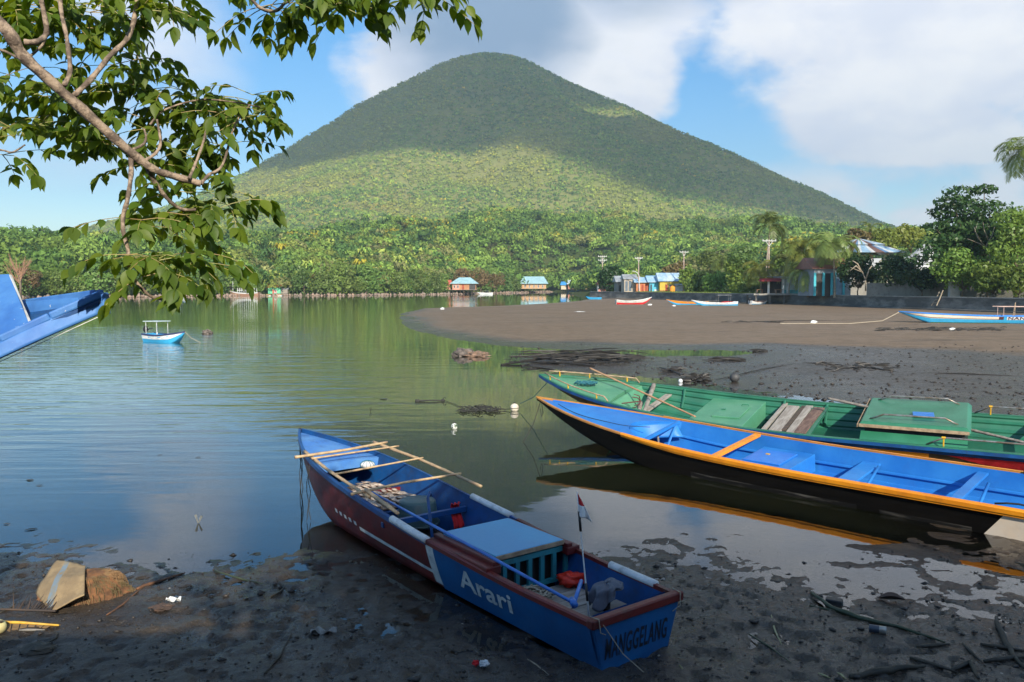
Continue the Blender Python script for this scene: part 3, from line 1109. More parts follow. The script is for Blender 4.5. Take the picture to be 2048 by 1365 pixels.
    def deck(s, name, m, parent, t0, t1=1.0, drop=.03, bulge=.02, concave=0.0, th=.02, n=26):
        """deck from t0 to the bow; its open edge curves forward by `concave` metres in the middle"""
        mb = MB()
        k = 14
        V = []
        for i in range(n + 1):
            for j in range(k + 1):
                u = -1 + 2 * j / k
                e = t0 + concave / s.L * (1 - abs(u) ** 2.2)
                t = e + (t1 - e) * i / n
                w = max(s.W(t) - .02, .001)
                V.append((t * s.L, u * w, s.Z(t) - drop + bulge * (1 - u * u) * min(1, w * 4)))
        F = [(i * (k + 1) + j, (i + 1) * (k + 1) + j, (i + 1) * (k + 1) + j + 1, i * (k + 1) + j + 1) for i in range(n) for j in range(k)]
        nn = len(V)
        mb.add(V, F)
        # turned-down lip along the open edge
        lip = [V[j] for j in range(k + 1)] + [(V[j][0] + .01, V[j][1] * .98, V[j][2] - .12) for j in range(k + 1)]
        mb.add(lip, [(j, j + 1, k + 2 + j, k + 1 + j) for j in range(k)])
        return mb.build(name, m, parent, smooth=True)

    def planks(s, name, m, parent, x0, x1, z, n, gap=.012, th=.02, along=True, inset=.03):
        """floor boards; along=True boards run athwart (each a slice in x)"""
        mb = MB()
        vz = lambda t: min(1, max(0, (s.Z(t) - z) / max(.01, s.Z(t) - s.K(t) - .02)))
        if along:
            for i in range(n):
                a = x0 + (x1 - x0) * i / n + gap / 2
                b = x0 + (x1 - x0) * (i + 1) / n - gap / 2
                wa = s.side(a / s.L, vz(a / s.L)).y - inset; wb = s.side(b / s.L, vz(b / s.L)).y - inset
                dz = rnd.uniform(-.003, .003)
                mb.hexa([(a, -wa, z - th), (b, -wb, z - th), (b, wb, z - th), (a, wa, z - th), (a, -wa, z + dz), (b, -wb, z + dz), (b, wb, z + dz), (a, wa, z + dz)])
        else:
            for i in range(n):
                u0 = -1 + 2 * i / n; u1 = -1 + 2 * (i + 1) / n
                wa = s.side(x0 / s.L, vz(x0 / s.L)).y - inset; wb = s.side(x1 / s.L, vz(x1 / s.L)).y - inset
                g2 = gap / 2
                dz = rnd.uniform(-.003, .003)
                mb.hexa([(x0, u0 * wa + g2, z - th), (x1, u0 * wb + g2, z - th), (x1, u1 * wb - g2, z - th), (x0, u1 * wa - g2, z - th),
                         (x0, u0 * wa + g2, z + dz), (x1, u0 * wb + g2, z + dz), (x1, u1 * wb - g2, z + dz), (x0, u1 * wa - g2, z + dz)])
        return mb.build(name, m, parent)

    def loc(s, px, py, z):
        """world pixel ray at height z -> local xy (ignores roll)"""
        x, y = un(px, py, z + s.zoff)
        dx, dy = x - s.sx, y - s.sy
        return Vector((dx * s.ax[0] + dy * s.ax[1], -dx * s.ax[1] + dy * s.ax[0], z))

    def world(s, p):
        M = Matrix.Translation((s.sx, s.sy, s.zoff)) @ Matrix.Rotation(s.th, 4, 'Z') @ Matrix.Rotation(-math.asin(s.ro), 4, 'X')
        return M @ Vector(p)


def coil(mb, c, r, turns, rr, seed=0, flat=.02, mess=.25, seg=22):
    q = random.Random(seed)
    pts = []
    cx = cy = 0
    for i in range(int(turns * seg)):
        a = 2 * PI * i / seg
        if i % seg == 0:
            cx = q.uniform(-mess, mess) * r; cy = q.uniform(-mess, mess) * r; ra = r * q.uniform(.65, 1.1); rb = r * q.uniform(.55, 1.0)
        pts.append((c[0] + cx + ra * math.cos(a), c[1] + cy + rb * math.sin(a), c[2] + rr + flat * q.random() + flat * (i / seg) / turns))
    mb.tube(pts, rr, 5)


def bamboo(name, pts, r, label, group=None, m=None, cat='pole'):
    mb = MB()
    P = [Vector(p) for p in pts]
    L = sum((P[i + 1] - P[i]).length for i in range(len(P) - 1))
    n = max(6, int(L / .06))
    out = []; rs = []
    nodes = .28
    for i in range(n + 1):
        u = i / n * (len(P) - 1)
        k = min(int(u), len(P) - 2)
        f = u - k
        out.append(P[k].lerp(P[k + 1], f))
        d = (i / n * L) % nodes
        rs.append(r * (1.16 if min(d, nodes - d) < .03 else 1.0) * (1 - .15 * i / n))
    b0 = out[0].copy()
    out = [p - b0 for p in out]
    mb.tube(out, rs, 8)
    o = mb.build(name, m or mat['bamboo'], None, smooth=True, loc=b0)
    tag(o, label, cat, group)
    return o


# ---------------------------------------------------------------- the near blue and red canoe
def boat_arari():
    H = Hull(.976, 6.213, 2.211, 6.944, .573, .83, .482, 3.0, .444, .89, .10, 1.385, draft=-.005, flare=.74, floor=.07, rise=.70, rq=1.5)
    r = H.root('fishing_boat', 'long narrow blue and dark red fishing boat lettered Arari, aground in the foreground', 'boat')
    L = H.L
    hull = H.outer('hull', mat['arari_red'], r)
    H.inner('lining', mat['navy'], r)
    # sides aft: blue panels and white stripes
    for sg in (1, -1):
        p = H.strip('side_panel', mat['arari_blue'], r, -.001, 2.17 / L, .02, 1.0, sg, off=.012)
        H.strip('white_band', mat['white_mark'], r, 2.17 / L, 2.30 / L, .04, .92, sg, off=.013, n=3)
        H.strip('waterline_stripe', mat['white_mark'], r, 2.32 / L, 3.95 / L, .66, .74, sg, off=.003)
        for k in range(5):
            a = 4.02 + k * .14
            H.strip('dash_mark', mat['white_mark'], r, a / L, (a + .07) / L, .60, .68, sg, off=.003, n=2)
        if sg == 1:
            V, F, wd = text_mesh('Arari', .30, 1.05, shear=0.1, bold=.006, space=1.02)
            x0, x1 = 1.80, .98
            zt = lambda y: .66 - y * 2.1
            mb = MB()
            # the name runs from the bow side aft, following the sheer
            mb.add([H.side((x0 + (x1 - x0) * vx / wd) / L, zt(vy), 1, .017) for vx, vy in V], F)
            # swash on the capital
            sw = [(x0 + .02, .60), (x0 + .06, .66), (x0 + .04, .70)]
            for i in range(0):
                a, b = sw[i], sw[i + 1]
                pa, pb = H.side(a[0] / L, a[1], 1, .0172), H.side(b[0] / L, b[1], 1, .0172)
                d = (pb - pa).normalized(); u = Vector((-d.z, 0, d.x)) * .012
                mb.add([pa - u, pb - u, pb + u, pa + u], [(0, 1, 2, 3)])
            mb.build('lettering', mat['white_mark'], p)
    H.gunwale('gunwale', mat['navy'], r, 2.28 / L, 1.0, out=.016, inn=.022, up=.014, dn=.045)
    H.gunwale('red_gunwale', mat['arari_red'], r, -.004, 2.28 / L, out=.028, inn=.030, up=.020, dn=.028)
    # transom board with its capping rail and lettering
    mb = MB()
    wt = H.W(0); z = H.Z(0)
    b = H.side(0, 1).y
    mb.hexa([(-.03, -b - .01, .0), (.02, -b - .01, .0), (.02, b + .01, .0), (-.03, b + .01, .0), (-.05, -wt - .012, z), (.02, -wt - .012, z), (.02, wt + .012, z), (-.05, wt + .012, z)])
    tr = mb.build('transom', mat['arari_blue'], r, bevel=.006)
    V, F, wd = text_mesh('MANGGELANG', .235, .72, shear=.18, bold=.004, space=1.15)
    span = .70
    sc = span / wd
    mb = MB()
    # seen from astern: text runs from port (left as seen) to starboard
    mb.add([(-.0335 - .020 * (.14 + vy) / z, .355 - vx * sc, .13 + vy) for vx, vy in V], F)
    mb.build('lettering', mat['black_mark'], tr)
    mb = MB()
    mb.box((-.035, 0, z + .0), (.075, 2 * wt + .07, .075))
    mb.build('transom_rail', mat['arari_red'], r, bevel=.012)
    # aft deck boards and seat
    H.planks('aft_deck', mat['grey_wood_y'], r, .10, 1.30, .17, 7)
    mb = MB(); mb.box((.46, -.02, .215), (.26, .72, .035)); mb.build('seat_board', mat['grey_wood_y'], r, bevel=.004)
    # slatted engine box with its sky-blue lid
    lid = empty('engine_hatch', (0, 0, 0)); lid.parent = r
    mb = MB()
    x0, x1 = 1.34, 2.24
    mb.box(((x0 + x1) / 2, -.0, .555), (x1 - x0, .80, .045))
    ob = mb.build('lid', mat['lid_blue'], lid, bevel=.006)
    mb = MB(); mb.box((x0 - .006, 0, .553), (.012, .80, .040)); mb.build('lid_edge', mat['tan_edge'], lid)
    mb = MB()
    w = H.W(.2) - .05
    for k in range(7):
        y = -w + .04 + (2 * w - .08) * k / 6
        mb.box((x0 + .02, y, .33), (.03, .045, .30))
    mb.box((x0 + .02, 0, .49), (.034, 2 * w - .06, .05)); mb.box((x0 + .02, 0, .20), (.034, 2 * w - .06, .04))
    mb.build('slats', mat['teal'], lid)
    mb = MB(); mb.box((1.80, 0, .30), (.78, .70, .40)); mb.build('engine_casing', mat['black'], lid)
    for sg in (1, -1):
        mb = MB()
        mb.box((1.80, sg * .47, .475), (1.06, .16, .075)); mb.box((1.80, sg * .43, .525), (1.04, .07, .05))
        mb.build('coaming', mat['arari_red'], r, bevel=.008)
    # forward of the box: painted boards, beam, post
    H.planks('mid_deck', pm('paint_stained_board', (.30, .29, .27), (.10, .20, .36), scale=5, rough=.7, bump=.4, chips=(.55, .5, .38), chip_amt=.62, grime=.5), r, 2.28, 3.02, .19, 3, along=False)
    mb = MB(); mb.box((3.24, 0, .43), (.055, 2 * H.side(3.24 / L, .05).y - .02, .06)); mb.build('cross_beam', mat['navy'], r, bevel=.004)
    mb = MB(); mb.box((3.98, 0, .22), (.05, 2 * H.side(3.98 / L, .8).y - .04, .22)); mb.build('bulkhead', mat['navy'], r)
    mb = MB(); mb.tube([(2.42, .40, .19), (2.46, .40, .50), (2.52, .41, .86), (2.55, .37, .90), (2.57, .34, .86)], .016, 8); mb.build('hook_post', mat['navy'], r, smooth=True)
    H.planks('hold_floor', mat['dark_wood'], r, 3.12, 3.95, .12, 3, along=False)
    H.planks('drying_deck', pm('drying_board', (.26, .19, .13), (.16, .12, .09), scale=3, rough=.7, stretch=(1, 5, 5), bump=.4, grime=.4), r, 4.02, 5.26, .36, 3, along=False)
    mb = MB(); mb.box((4.72, 0, .35), (.04, 2 * H.side(.68, .4).y - .05, .09)); mb.build('red_beam', mat['arari_red'], r)
    H.deck('foredeck', mat['deck_blue'], r, 5.28 / L, .992, drop=.045, bulge=.02)
    # steering rod of the engine
    mb = MB()
    a = H.loc(742, 984, .56); b_ = H.loc(955, 1100, .64); c_ = H.loc(1148, 1207, .40)
    mb.tube([a, a.lerp(b_, .5), b_, b_.lerp(c_, .5), c_], .015, 8)
    mb.tube([c_, c_ + Vector((.28, -.33, .03))], .018, 8)
    mb.tube([c_ + Vector((-.03, .02, .0)), c_ + Vector((.06, -.03, 0))], .032, 8)
    mb.build('steering_rod', pm('rod_blue', (.05, .2, .6), (.04, .15, .48), rough=.35, bump=.03), r, smooth=True)
    # white pipe sections lashed on the gunwales
    for (sg, xa, xb, nm) in ((1, 2.26, 2.98, 'white_paint'), (-1, 2.42, 3.18, 'white_paint'), (-1, .22, .80, 'white_paint')):
        mb = MB()
        mb.tube([(xa + (xb - xa) * i / 8, sg * (H.W((xa + (xb - xa) * i / 8) / L) + .004), H.Z((xa + (xb - xa) * i / 8) / L) + .008) for i in range(9)], .038, 12)
        mb.build('pipe_sleeve', mat[nm], r, smooth=True)
    # small mooring lines at stern corners
    zc = z + .045
    for sg in (1, -1):
        mb = MB()
        mb.tube([(.02, sg * wt, zc), (-.08, sg * (wt - .02), zc + .0), (-.09, sg * (wt - .03), z - .06), (-.07, sg * (wt - .1), z - .10)], .004, 5)
        mb.build('tie_cord', mat['rope'], r)
    return H


HA = boat_arari()


def arari_cargo(H):
    Wd = H.world
    # bamboo poles
    P = lambda px, py, z: Wd(H.loc(px, py, z))
    G = lambda x, dy, dz, sg=1: Wd((x, sg * (H.W(x / H.L) + dy), H.Z(x / H.L) + dz))
    bamboo('bamboo_pole', [G(5.62, .03, .06), G(4.8, -.03, .05), G(3.60, -.05, .05)], .021, 'thick bamboo pole along the near gunwale toward the bow of the blue and red boat')
    bamboo('bamboo_pole', [G(3.75, -.075, .09), G(2.98, -.07, .05)], .023, 'short bamboo pole running aft to the white pipe on the near gunwale')
    bamboo('bamboo_pole', [G(5.52, .05, .10, -1), G(4.5, .10, .10, -1), G(3.22, .16, .09, -1)], .021, 'thick bamboo pole on the far gunwale overhanging the water')
    bamboo('bamboo_pole', [G(5.30, .24, .10), Wd((5.30, 0, H.Z(5.3 / H.L) + .11)), G(5.34, .14, .13, -1)], .019, 'sunlit bamboo crosspole nearest the bow of the blue and red boat')
    bamboo('bamboo_stick', [G(5.22, .04, .08), G(5.10, .16, .13, -1)], .012, 'thin stick just behind the sunlit bamboo crosspole at the bow', cat='stick')
    bamboo('bamboo_stick', [G(4.55, -.03, .06), G(4.50, .14, .12, -1)], .012, 'thin stick laid across between the two beds of drying fish', cat='stick')
    bamboo('bamboo_pole', [G(3.72, .12, .08), Wd((3.78, 0, H.Z(3.8 / H.L) + .09)), G(3.72, .20, .11, -1)], .016, 'bamboo crosspole between the drying fish and the grey basin')
    bamboo('bamboo_stick', [P(798, 1052, .30), P(848, 1080, .26)], .014, 'short stick lying inside the near side beside the white pipe', cat='stick')
    # basin, upside down
    b = Wd(H.loc(848, 1030, .15)); b = Wd((3.62, -.10, .24))
    e = empty('basin', b)
    tag(e, 'upturned grey-green plastic basin standing in the middle of the blue and red boat', 'basin')
    mb = MB()
    mb.lathe([(.0, .285), (.17, .287), (.20, .28), (.215, .26), (.245, .02), (.252, .0), (.235, .0)], 32)
    mb.build('tub', mat['basin'], e, smooth=True)
    mb = MB(); mb.lathe([(.248, .0), (.262, .004), (.264, .022), (.245, .026)], 32); mb.build('rim', mat['basin'], e, smooth=True)
    # drying fish
    q = random.Random(3)

    def fish(mbs, seed):
        k = random.Random(seed)
        def body(u, v):
            x = (u - .5) * .17
            w = .030 * math.sin(PI * min(1, u * .9 + .08)) ** .7 + .002
            a = v * 2 * PI
            return (x + .0, w * math.cos(a), max(0, .010 + .012 * math.sin(a)) + .012 * math.sin(PI * u))
        m1 = MB(); m1.grid(body, 10, 8)
        return m1
    f0 = empty('split_fish', (0, 0, 0))
    m1 = fish(MB(), 1)
    bo = m1.build('body', mat['fish'], f0, smooth=True)
    mt = MB(); mt.add([(.075, 0, .012), (.112, .024, .018), (.100, 0, .014), (.112, -.024, .016)], [(0, 1, 2), (0, 2, 3)]); mt.build('tail', mat['fish'], f0, solid=.003)
    spots = []
    for row, (x0_, n, ya, yb) in enumerate(((4.70, 9, -.40, .30), (4.88, 8, -.38, .20), (5.05, 7, -.36, .05), (5.17, 3, -.30, -.12),
                                            (4.12, 8, -.42, .28), (4.29, 9, -.42, .34), (4.46, 9, -.40, .36))):
        for i in range(n):
            u = (i + .5) / n
            spots.append((row, Vector((x0_ + q.uniform(-.03, .03), ya + (yb - ya) * u + q.uniform(-.015, .015), .37))))
    for i, (row, l) in enumerate(spots):
        o = f0 if i == 0 else copy_tree(f0)
        o.location = Wd((l.x, l.y, .366))
        o.rotation_euler = (q.uniform(-.2, .2), q.uniform(-.15, .1), H.th + .35 + q.uniform(-.45, .45))
        s_ = q.uniform(.82, 1.12)
        o.scale = (s_, s_, s_)
        if row < 4:
            tag(o, 'split fish drying on the forward bed of boards near the bow', 'fish', 'fish drying on the forward bed')
        else:
            tag(o, 'split fish drying on the after bed, behind the grey basin', 'fish', 'fish drying on the after bed')
    # netted stone float
    e = empty('net_float', P(735, 930, .66)); tag(e, 'white float wrapped in netting, hung on the crosspole at the foredeck', 'float')
    mb = MB(); mb.blob((0, 0, 0), .075, 4, 14, 10, .12, 2, (1.25, .9, .7)); mb.build('float_body', mat['white_paint'], e, smooth=True)
    mb = MB()
    for k in range(6):
        a = k * PI / 6
        mb.tube([(.1 * math.cos(t) * math.cos(a), .075 * math.cos(t) * math.sin(a), .058 * math.sin(t)) for t in [j * 2 * PI / 16 for j in range(17)]], .003, 4)
    mb.build('netting', mat['teal_rope'], e)
    # red cloth on the beam
    mb = MB()
    c0 = H.loc(930, 1018, .46)
    def fn(u, v):
        a = u - .5
        return (3.24 + .045 * math.sin(v * 5) + .015 * math.sin(u * 17), -.40 + a * .11 * (1 + .4 * v), .482 - .27 * max(0, v - .25) * 1.25 + (.02 if v < .25 else 0) + .012 * math.sin(u * 14 + v * 6))
    mb.grid(fn, 12, 12)
    mb.V = [tuple(Wd(v)) for v in mb.V]
    c = Vector(mb.V[0]); mb.V = [tuple(Vector(v) - c) for v in mb.V]
    o = mb.build('red_cloth', mat['red_cloth'], None, smooth=True, loc=c, solid=.006)
    tag(o, 'bright red cloth knotted over the far end of the blue beam', 'cloth')
    # red bag
    c = Wd((1.18, -.36, .172))
    mb = MB(); mb.blob((0, 0, .07), .11, 9, 22, 14, .5, 2.6, (1.15, .85, .62))
    o = mb.build('red_bag', mat['orange_red'], None, smooth=True, loc=c); tag(o, 'crumpled orange-red plastic bag on the grey aft deck', 'bag')
    # rope coil
    c = Wd((1.14, .14, .172))
    mb = MB(); coil(mb, (0, 0, 0), .16, 9, .011, 4, .04, .35)
    o = mb.build('rope_coil', mat['rope'], None, smooth=True, loc=c); tag(o, 'coil of pale rope lying on the grey aft deck', 'rope')
    # cloth-covered engine handle at the stern
    c = H.loc(1213, 1192, .36)
    e = empty('engine_handle', Wd((c.x, c.y, .22))); e.rotation_euler.z = H.th
    tag(e, 'engine handle standing at the stern under a grey rag', 'engine')
    mb = MB(); mb.tube([(0, 0, 0), (0, 0, .12), (.02, 0, .2)], .035, 10); mb.build('stem', mat['black'], e, smooth=True)
    mb = MB()
    def rag(u, v):
        a = u * 2 * PI
        fold = 1 + (.20 * math.sin(a * 7 + 1) + .13 * math.sin(a * 11 + 2)) * v + .5 * mnoise.noise(Vector((math.cos(a) * 1.4, math.sin(a) * 1.4, v * 2)))
        rr = .012 + .105 * math.sin(min(1, v * 1.35) * PI / 2) ** .8 * fold
        hem = .62 + .55 * math.sin(a + .6) + .25 * math.sin(a * 3 + 1)
        zz = .25 - .17 * v ** 1.6 * max(.15, hem) + .03 * mnoise.noise(Vector((math.cos(a) * 2, math.sin(a) * 2, v * 4)))
        return (rr * math.cos(a) * 1.15, rr * math.sin(a) * 1.2, zz)
    mb.grid(rag, 40, 14)
    mb.build('rag', mat['grey_cloth'], e, smooth=True, solid=.004)
    # flag
    base = Wd((.10, .40, .40)); top = P(1153, 984, 1.52)
    bx, by = un(1178, 1236, .40)
    base = Vector((bx, by, .40)); 
    # lean solved on the photograph: tip a little to the left and forward
    tip = uy(1154, 984, base.y + .22)
    e = empty('boat_flag', base); tag(e, 'small red and white flag on a thin whip at the stern corner', 'flag')
    d = tip - base
    at = lambda u: d * u
    mb = MB(); mb.tube([at(0), at(.3), at(.62), at(1)], [.007, .006, .005, .004], 8); mb.build('whip', mat['white_paint'], e, smooth=True)
    mb = MB(); mb.tube([at(.68), at(.84)], .011, 8); mb.tube([at(.13), at(.27)], .010, 8); mb.build('grip', mat['black'], e, smooth=True)
    for nm, v0, v1, mm in (('red_half', 0, .5, mat['red_cloth']), ('white_half', .5, 1, mat['white_paint'])):
        mb = MB()
        def fl(u, v):
            vv = v0 + (v1 - v0) * v
            p = at(.995 - .19 * vv)
            w = .10 * vv ** .9 * u
            return p + Vector((w, .03 * math.sin(u * 6 + vv * 4) * vv, -.05 * u * vv * 1.0))
        mb.grid(fl, 8, 8)
        mb.build(nm, mm, e, smooth=True, solid=.002)
    # cord from the corner down to the mud
    mb = MB()
    a = Wd((-.06, .42, .46)); b = Vector((*un(1290, 1350, 0.02), .03))
    mb.tube([Vector((0, 0, 0)), (b - a) * .5 + Vector((0, 0, -.05)), b - a], .004, 5)
    o = mb.build('stern_line', mat['rope'], None, loc=a); tag(o, 'thin pale line running from the stern corner down to the mud', 'rope')
    # ropes at the bow
    mb = MB()
    bow = Wd((H.L - .02, 0, H.Z(1) - .02))
    for k, (dx, dy, zz) in enumerate(((0, 0, -.95), (.03, -.02, -.9), (-.02, .02, -.93))):
        pts = [Vector((dx * j / 6 + .014 * math.sin(j * 2 + k), dy * j / 6, zz * j / 6)) for j in range(7)]
        mb.tube(pts, .006, 5)
    mb.blob((0, 0, .01), .03, 2, 8, 6, .5, 3)
    o = mb.build('bow_rope', mat['dark_rope'], None, loc=bow); tag(o, 'dark bow rope hanging from the stem of the blue and red boat into the water', 'rope')
    mb = MB()
    a = P(614, 930, .74)
    for k in range(2):
        mb.tube([Vector((.02 * k + .015 * math.sin(j * 1.9 + k * 2), .02 * k, -.12 * j)) for j in range(7)], .005, 5)
    o = mb.build('lashing_line', mat['dark_rope'], None, loc=a); tag(o, 'dark lashing line dangling from the bamboo crosspole to the water', 'rope')


arari_cargo(HA)


# ---------------------------------------------------------------- the bright blue boat with orange gunwale
def boat_blue():
    H = Hull(8.692, 7.572, 2.359, 11.481, .726, 1.0, .535, 3.0, .463, .845, .445, 2.175, ro=.113, draft=.09, flare=.86, floor=.05, rise=.66, rq=1.5, zoff=.0)
    r = H.root('longboat', 'long open boat, bright blue inside, black outside, with an orange gunwale', 'boat')
    L = H.L
    H.outer('hull', mat['black_hull'], r)
    ln = H.inner('lining', mat['blue_in'], r)
    H.gunwale('gunwale', mat['orange_line'], r, 0, 1, out=.012, inn=.020, up=.016, dn=.02)
    for sg in (1, -1):
        mb = MB()
        V = []; n = 40; t1 = 8.95 / L
        for i in range(n + 1):
            t = t1 * i / n
            w, z = H.W(t), H.Z(t)
            hh = .052 * min(1, (n - i) / 6 + .2)
            for (y, zz) in ((w + .006, z - hh - .03), (w + .030, z - hh - .028), (w + .034, z - hh), (w + .046, z - hh + .004), (w + .050, z + .006), (w + .03, z + .020), (w - .015, z + .022)):
                V.append((t * L, sg * y, zz))
        F = [(i * 7 + j, (i + 1) * 7 + j, (i + 1) * 7 + j + 1, i * 7 + j + 1) for i in range(n) for j in range(6)]
        if sg > 0: F = [f[::-1] for f in F]
        mb.add(V, F)
        mb.build('rubbing_strake', mat['orange'], r, smooth=False)
        # stern colours: white block, then blue, algae along the bottom
        H.strip('white_block', mat['cream'], r, 2.66 / L, 3.22 / L, .10, .86, sg, off=.005, n=6, slant=.30 / L)
        H.strip('stern_panel', mat['cyan_hull'], r, 0.0, 2.66 / L, .10, .86, sg, off=.005, n=10, slant=.30 / L)
        H.strip('algae_band', mat['algae'], r, 0.0, 3.5 / L, .86, 1.0, sg, off=.006, n=20)
        H.strip('scuffed_stripe', pm('scuffed_paint', (.005, .005, .005), (.10, .095, .085), scale=3, rough=.6, stretch=(.5, 1, 5), lo=.46, hi=.70, spec=.3), r, 5.0 / L, 7.6 / L, .60, .76, sg, off=.003, n=20)
        H.strip('scuffed_stripe', bpy.data.materials['scuffed_paint'], r, 3.6 / L, 4.7 / L, .62, .76, sg, off=.003, n=20)
        # inside ledge
        mb = MB()
        pts = [H.side(t, .50, sg, -.045) for t in np.linspace(.02, .76, 30)]
        mb.tube(pts, .024, 6)
        mb.build('stringer', mat['blue_in'], r)
    H.deck('foredeck', mat['blue_in'], r, 8.55 / L, .995, drop=.022, bulge=.02, concave=.62)
    mb = MB()
    def recess(u, v):
        a = -1 + 2 * u
        w = H.W(8.9 / L) - .06
        return (9.15 - .5 * abs(a) ** 2.2 - .18 * v + .0, a * w * (1 - .1 * v), H.Z(.79) - .05 - .24 * v)
    mb.grid(recess, 16, 6)
    mb.build('foredeck_bulkhead', mat['blue_in'], r, smooth=True, solid=.01)
    zc = lambda x: H.Z(x / L)
    mb = MB(); mb.bar((8.62, -H.W(.75) + .03, zc(8.6) - .02), (8.62, H.W(.75) - .03, zc(8.6) - .10), .05, .05); mb.tube([(8.64, -H.W(.75) + .07, zc(8.6) - .02), (8.6, -.1, .1)], .022, 6); mb.build('brace', mat['blue_in'], r)
    mb = MB(); mb.box((7.15, 0, zc(7.1) - .01), (.11, 2 * H.W(.62) + .02, .045)); mb.build('crossbar', mat['orange'], r, bevel=.006)
    # locker with lid and latch
    lk = empty('locker', (0, 0, 0)); lk.parent = r
    mb = MB(); mb.box((6.55, -.12, .20), (.85, .92, .28)); mb.build('locker_box', mat['blue_in'], lk, bevel=.008)
    mb = MB(); mb.box((6.62, -.08, .352), (.60, .62, .022)); mb.build('locker_lid', pm('locker_lid_blue', (.02, .16, .60), (.03, .2, .66), rough=.35, bump=.03), lk, bevel=.006)
    mb = MB(); mb.box((6.70, -.16, .368), (.06, .045, .012)); mb.build('latch', mat['yellow'], lk, bevel=.003)
    for (x, w_, z_) in ((5.30, .26, .30), (3.82, .13, .40), (2.45, .24, .36), (1.1, .3, .36)):
        mb = MB(); ww = H.side((x + w_ / 2) / L, .42).y
        mb.box((x, 0, z_), (w_, 2 * ww - .04, .035)); mb.build('thwart', mat['blue_in'], r, bevel=.006)
    for (x, sg) in ((5.12, 1), (3.70, 1), (2.30, 1)):
        mb = MB(); mb.tube([(x, -.45, .34), (x - .02, .25, .12)], .022, 8); mb.build('strut', mat['blue_in'], r, smooth=True)
    # hose rails near the stern
    for sg in (1, -1):
        mb = MB()
        mb.tube([(3.35 - .12 * k, sg * (H.W(.3) - .03 - .10 * math.sin(k / 9 * PI)), H.Z(.3) + .03 + .02 * math.sin(k)) for k in range(10)], .012, 6)
        mb.build('looped_hose', mat['black'], r, smooth=True)
    H.planks('bilge_boards', mat['blue_in'], r, 7.3, 8.6, .075, 2, along=False)
    # loose oar and boards in the hold
    P = H.world
    bamboo('oar', [P((8.9, -.35, .35)), P((8.35, .40, .22))], .018, 'short grey oar handle lying across the hold behind the blue foredeck', cat='oar', m=mat['grey_wood'])
    mb = MB(); mb.box((0, 0, 0), (.34, .16, .07), rz=.4); mb.box((.2, -.10, .05), (.5, .10, .04), rz=1.0)
    o = mb.build('wood_offcut', mat['dark_wood'], None, loc=P((7.55, .30, .13)), bevel=.004); o.rotation_euler.z = H.th
    tag(o, 'brown wood offcut with dark wedge on the blue floor beside the orange crossbar', 'wood')
    # black line lying on the foredeck
    mb = MB()
    pts = []
    for k in range(14):
        u = k / 13
        x = 10.9 - 2.1 * u
        pts.append(Vector((x, (.02 + .36 * u + .10 * math.sin(u * 5)) * 1.0 if u < .8 else .25 - (u - .8) * 1.2, H.Z(x / L) - .002)))
    w0 = P(pts[0])
    mb.tube([P(p) - w0 for p in pts], .006, 5)
    o = mb.build('deck_line', mat['dark_rope'], None, loc=w0); tag(o, 'thin dark line curling along the bright blue foredeck', 'rope')
    # mooring line from the stem
    tip = P((L - .1, 0, H.Z(1) - .08))
    mb = MB()
    b = Vector((*un(1045, 885, 0), -.02)); 
    mb.tube([Vector((0, 0, 0)), (b - tip) * .4 + Vector((0, 0, -.12)), (b - tip)], .008, 5)
    mb.tube([Vector((.02, 0, -.02)), Vector((.05, -.02, -.22)), Vector((.02, 0, -.30)), Vector((0, .02, -.15))], .006, 5)
    o = mb.build('mooring_line', mat['dark_rope'], None, loc=tip); tag(o, 'slack mooring line dropping from the stem of the orange-rimmed blue boat', 'rope')
    return H


HB = boat_blue()


# ---------------------------------------------------------------- the green boat behind
def rail(mb, pts, posts, r=.014, drop=.14):
    mb.tube(pts, r, 8)
    for p in posts:
        p = Vector(p)
        mb.tube([p, p - Vector((0, 0, drop))], r * .8, 6)


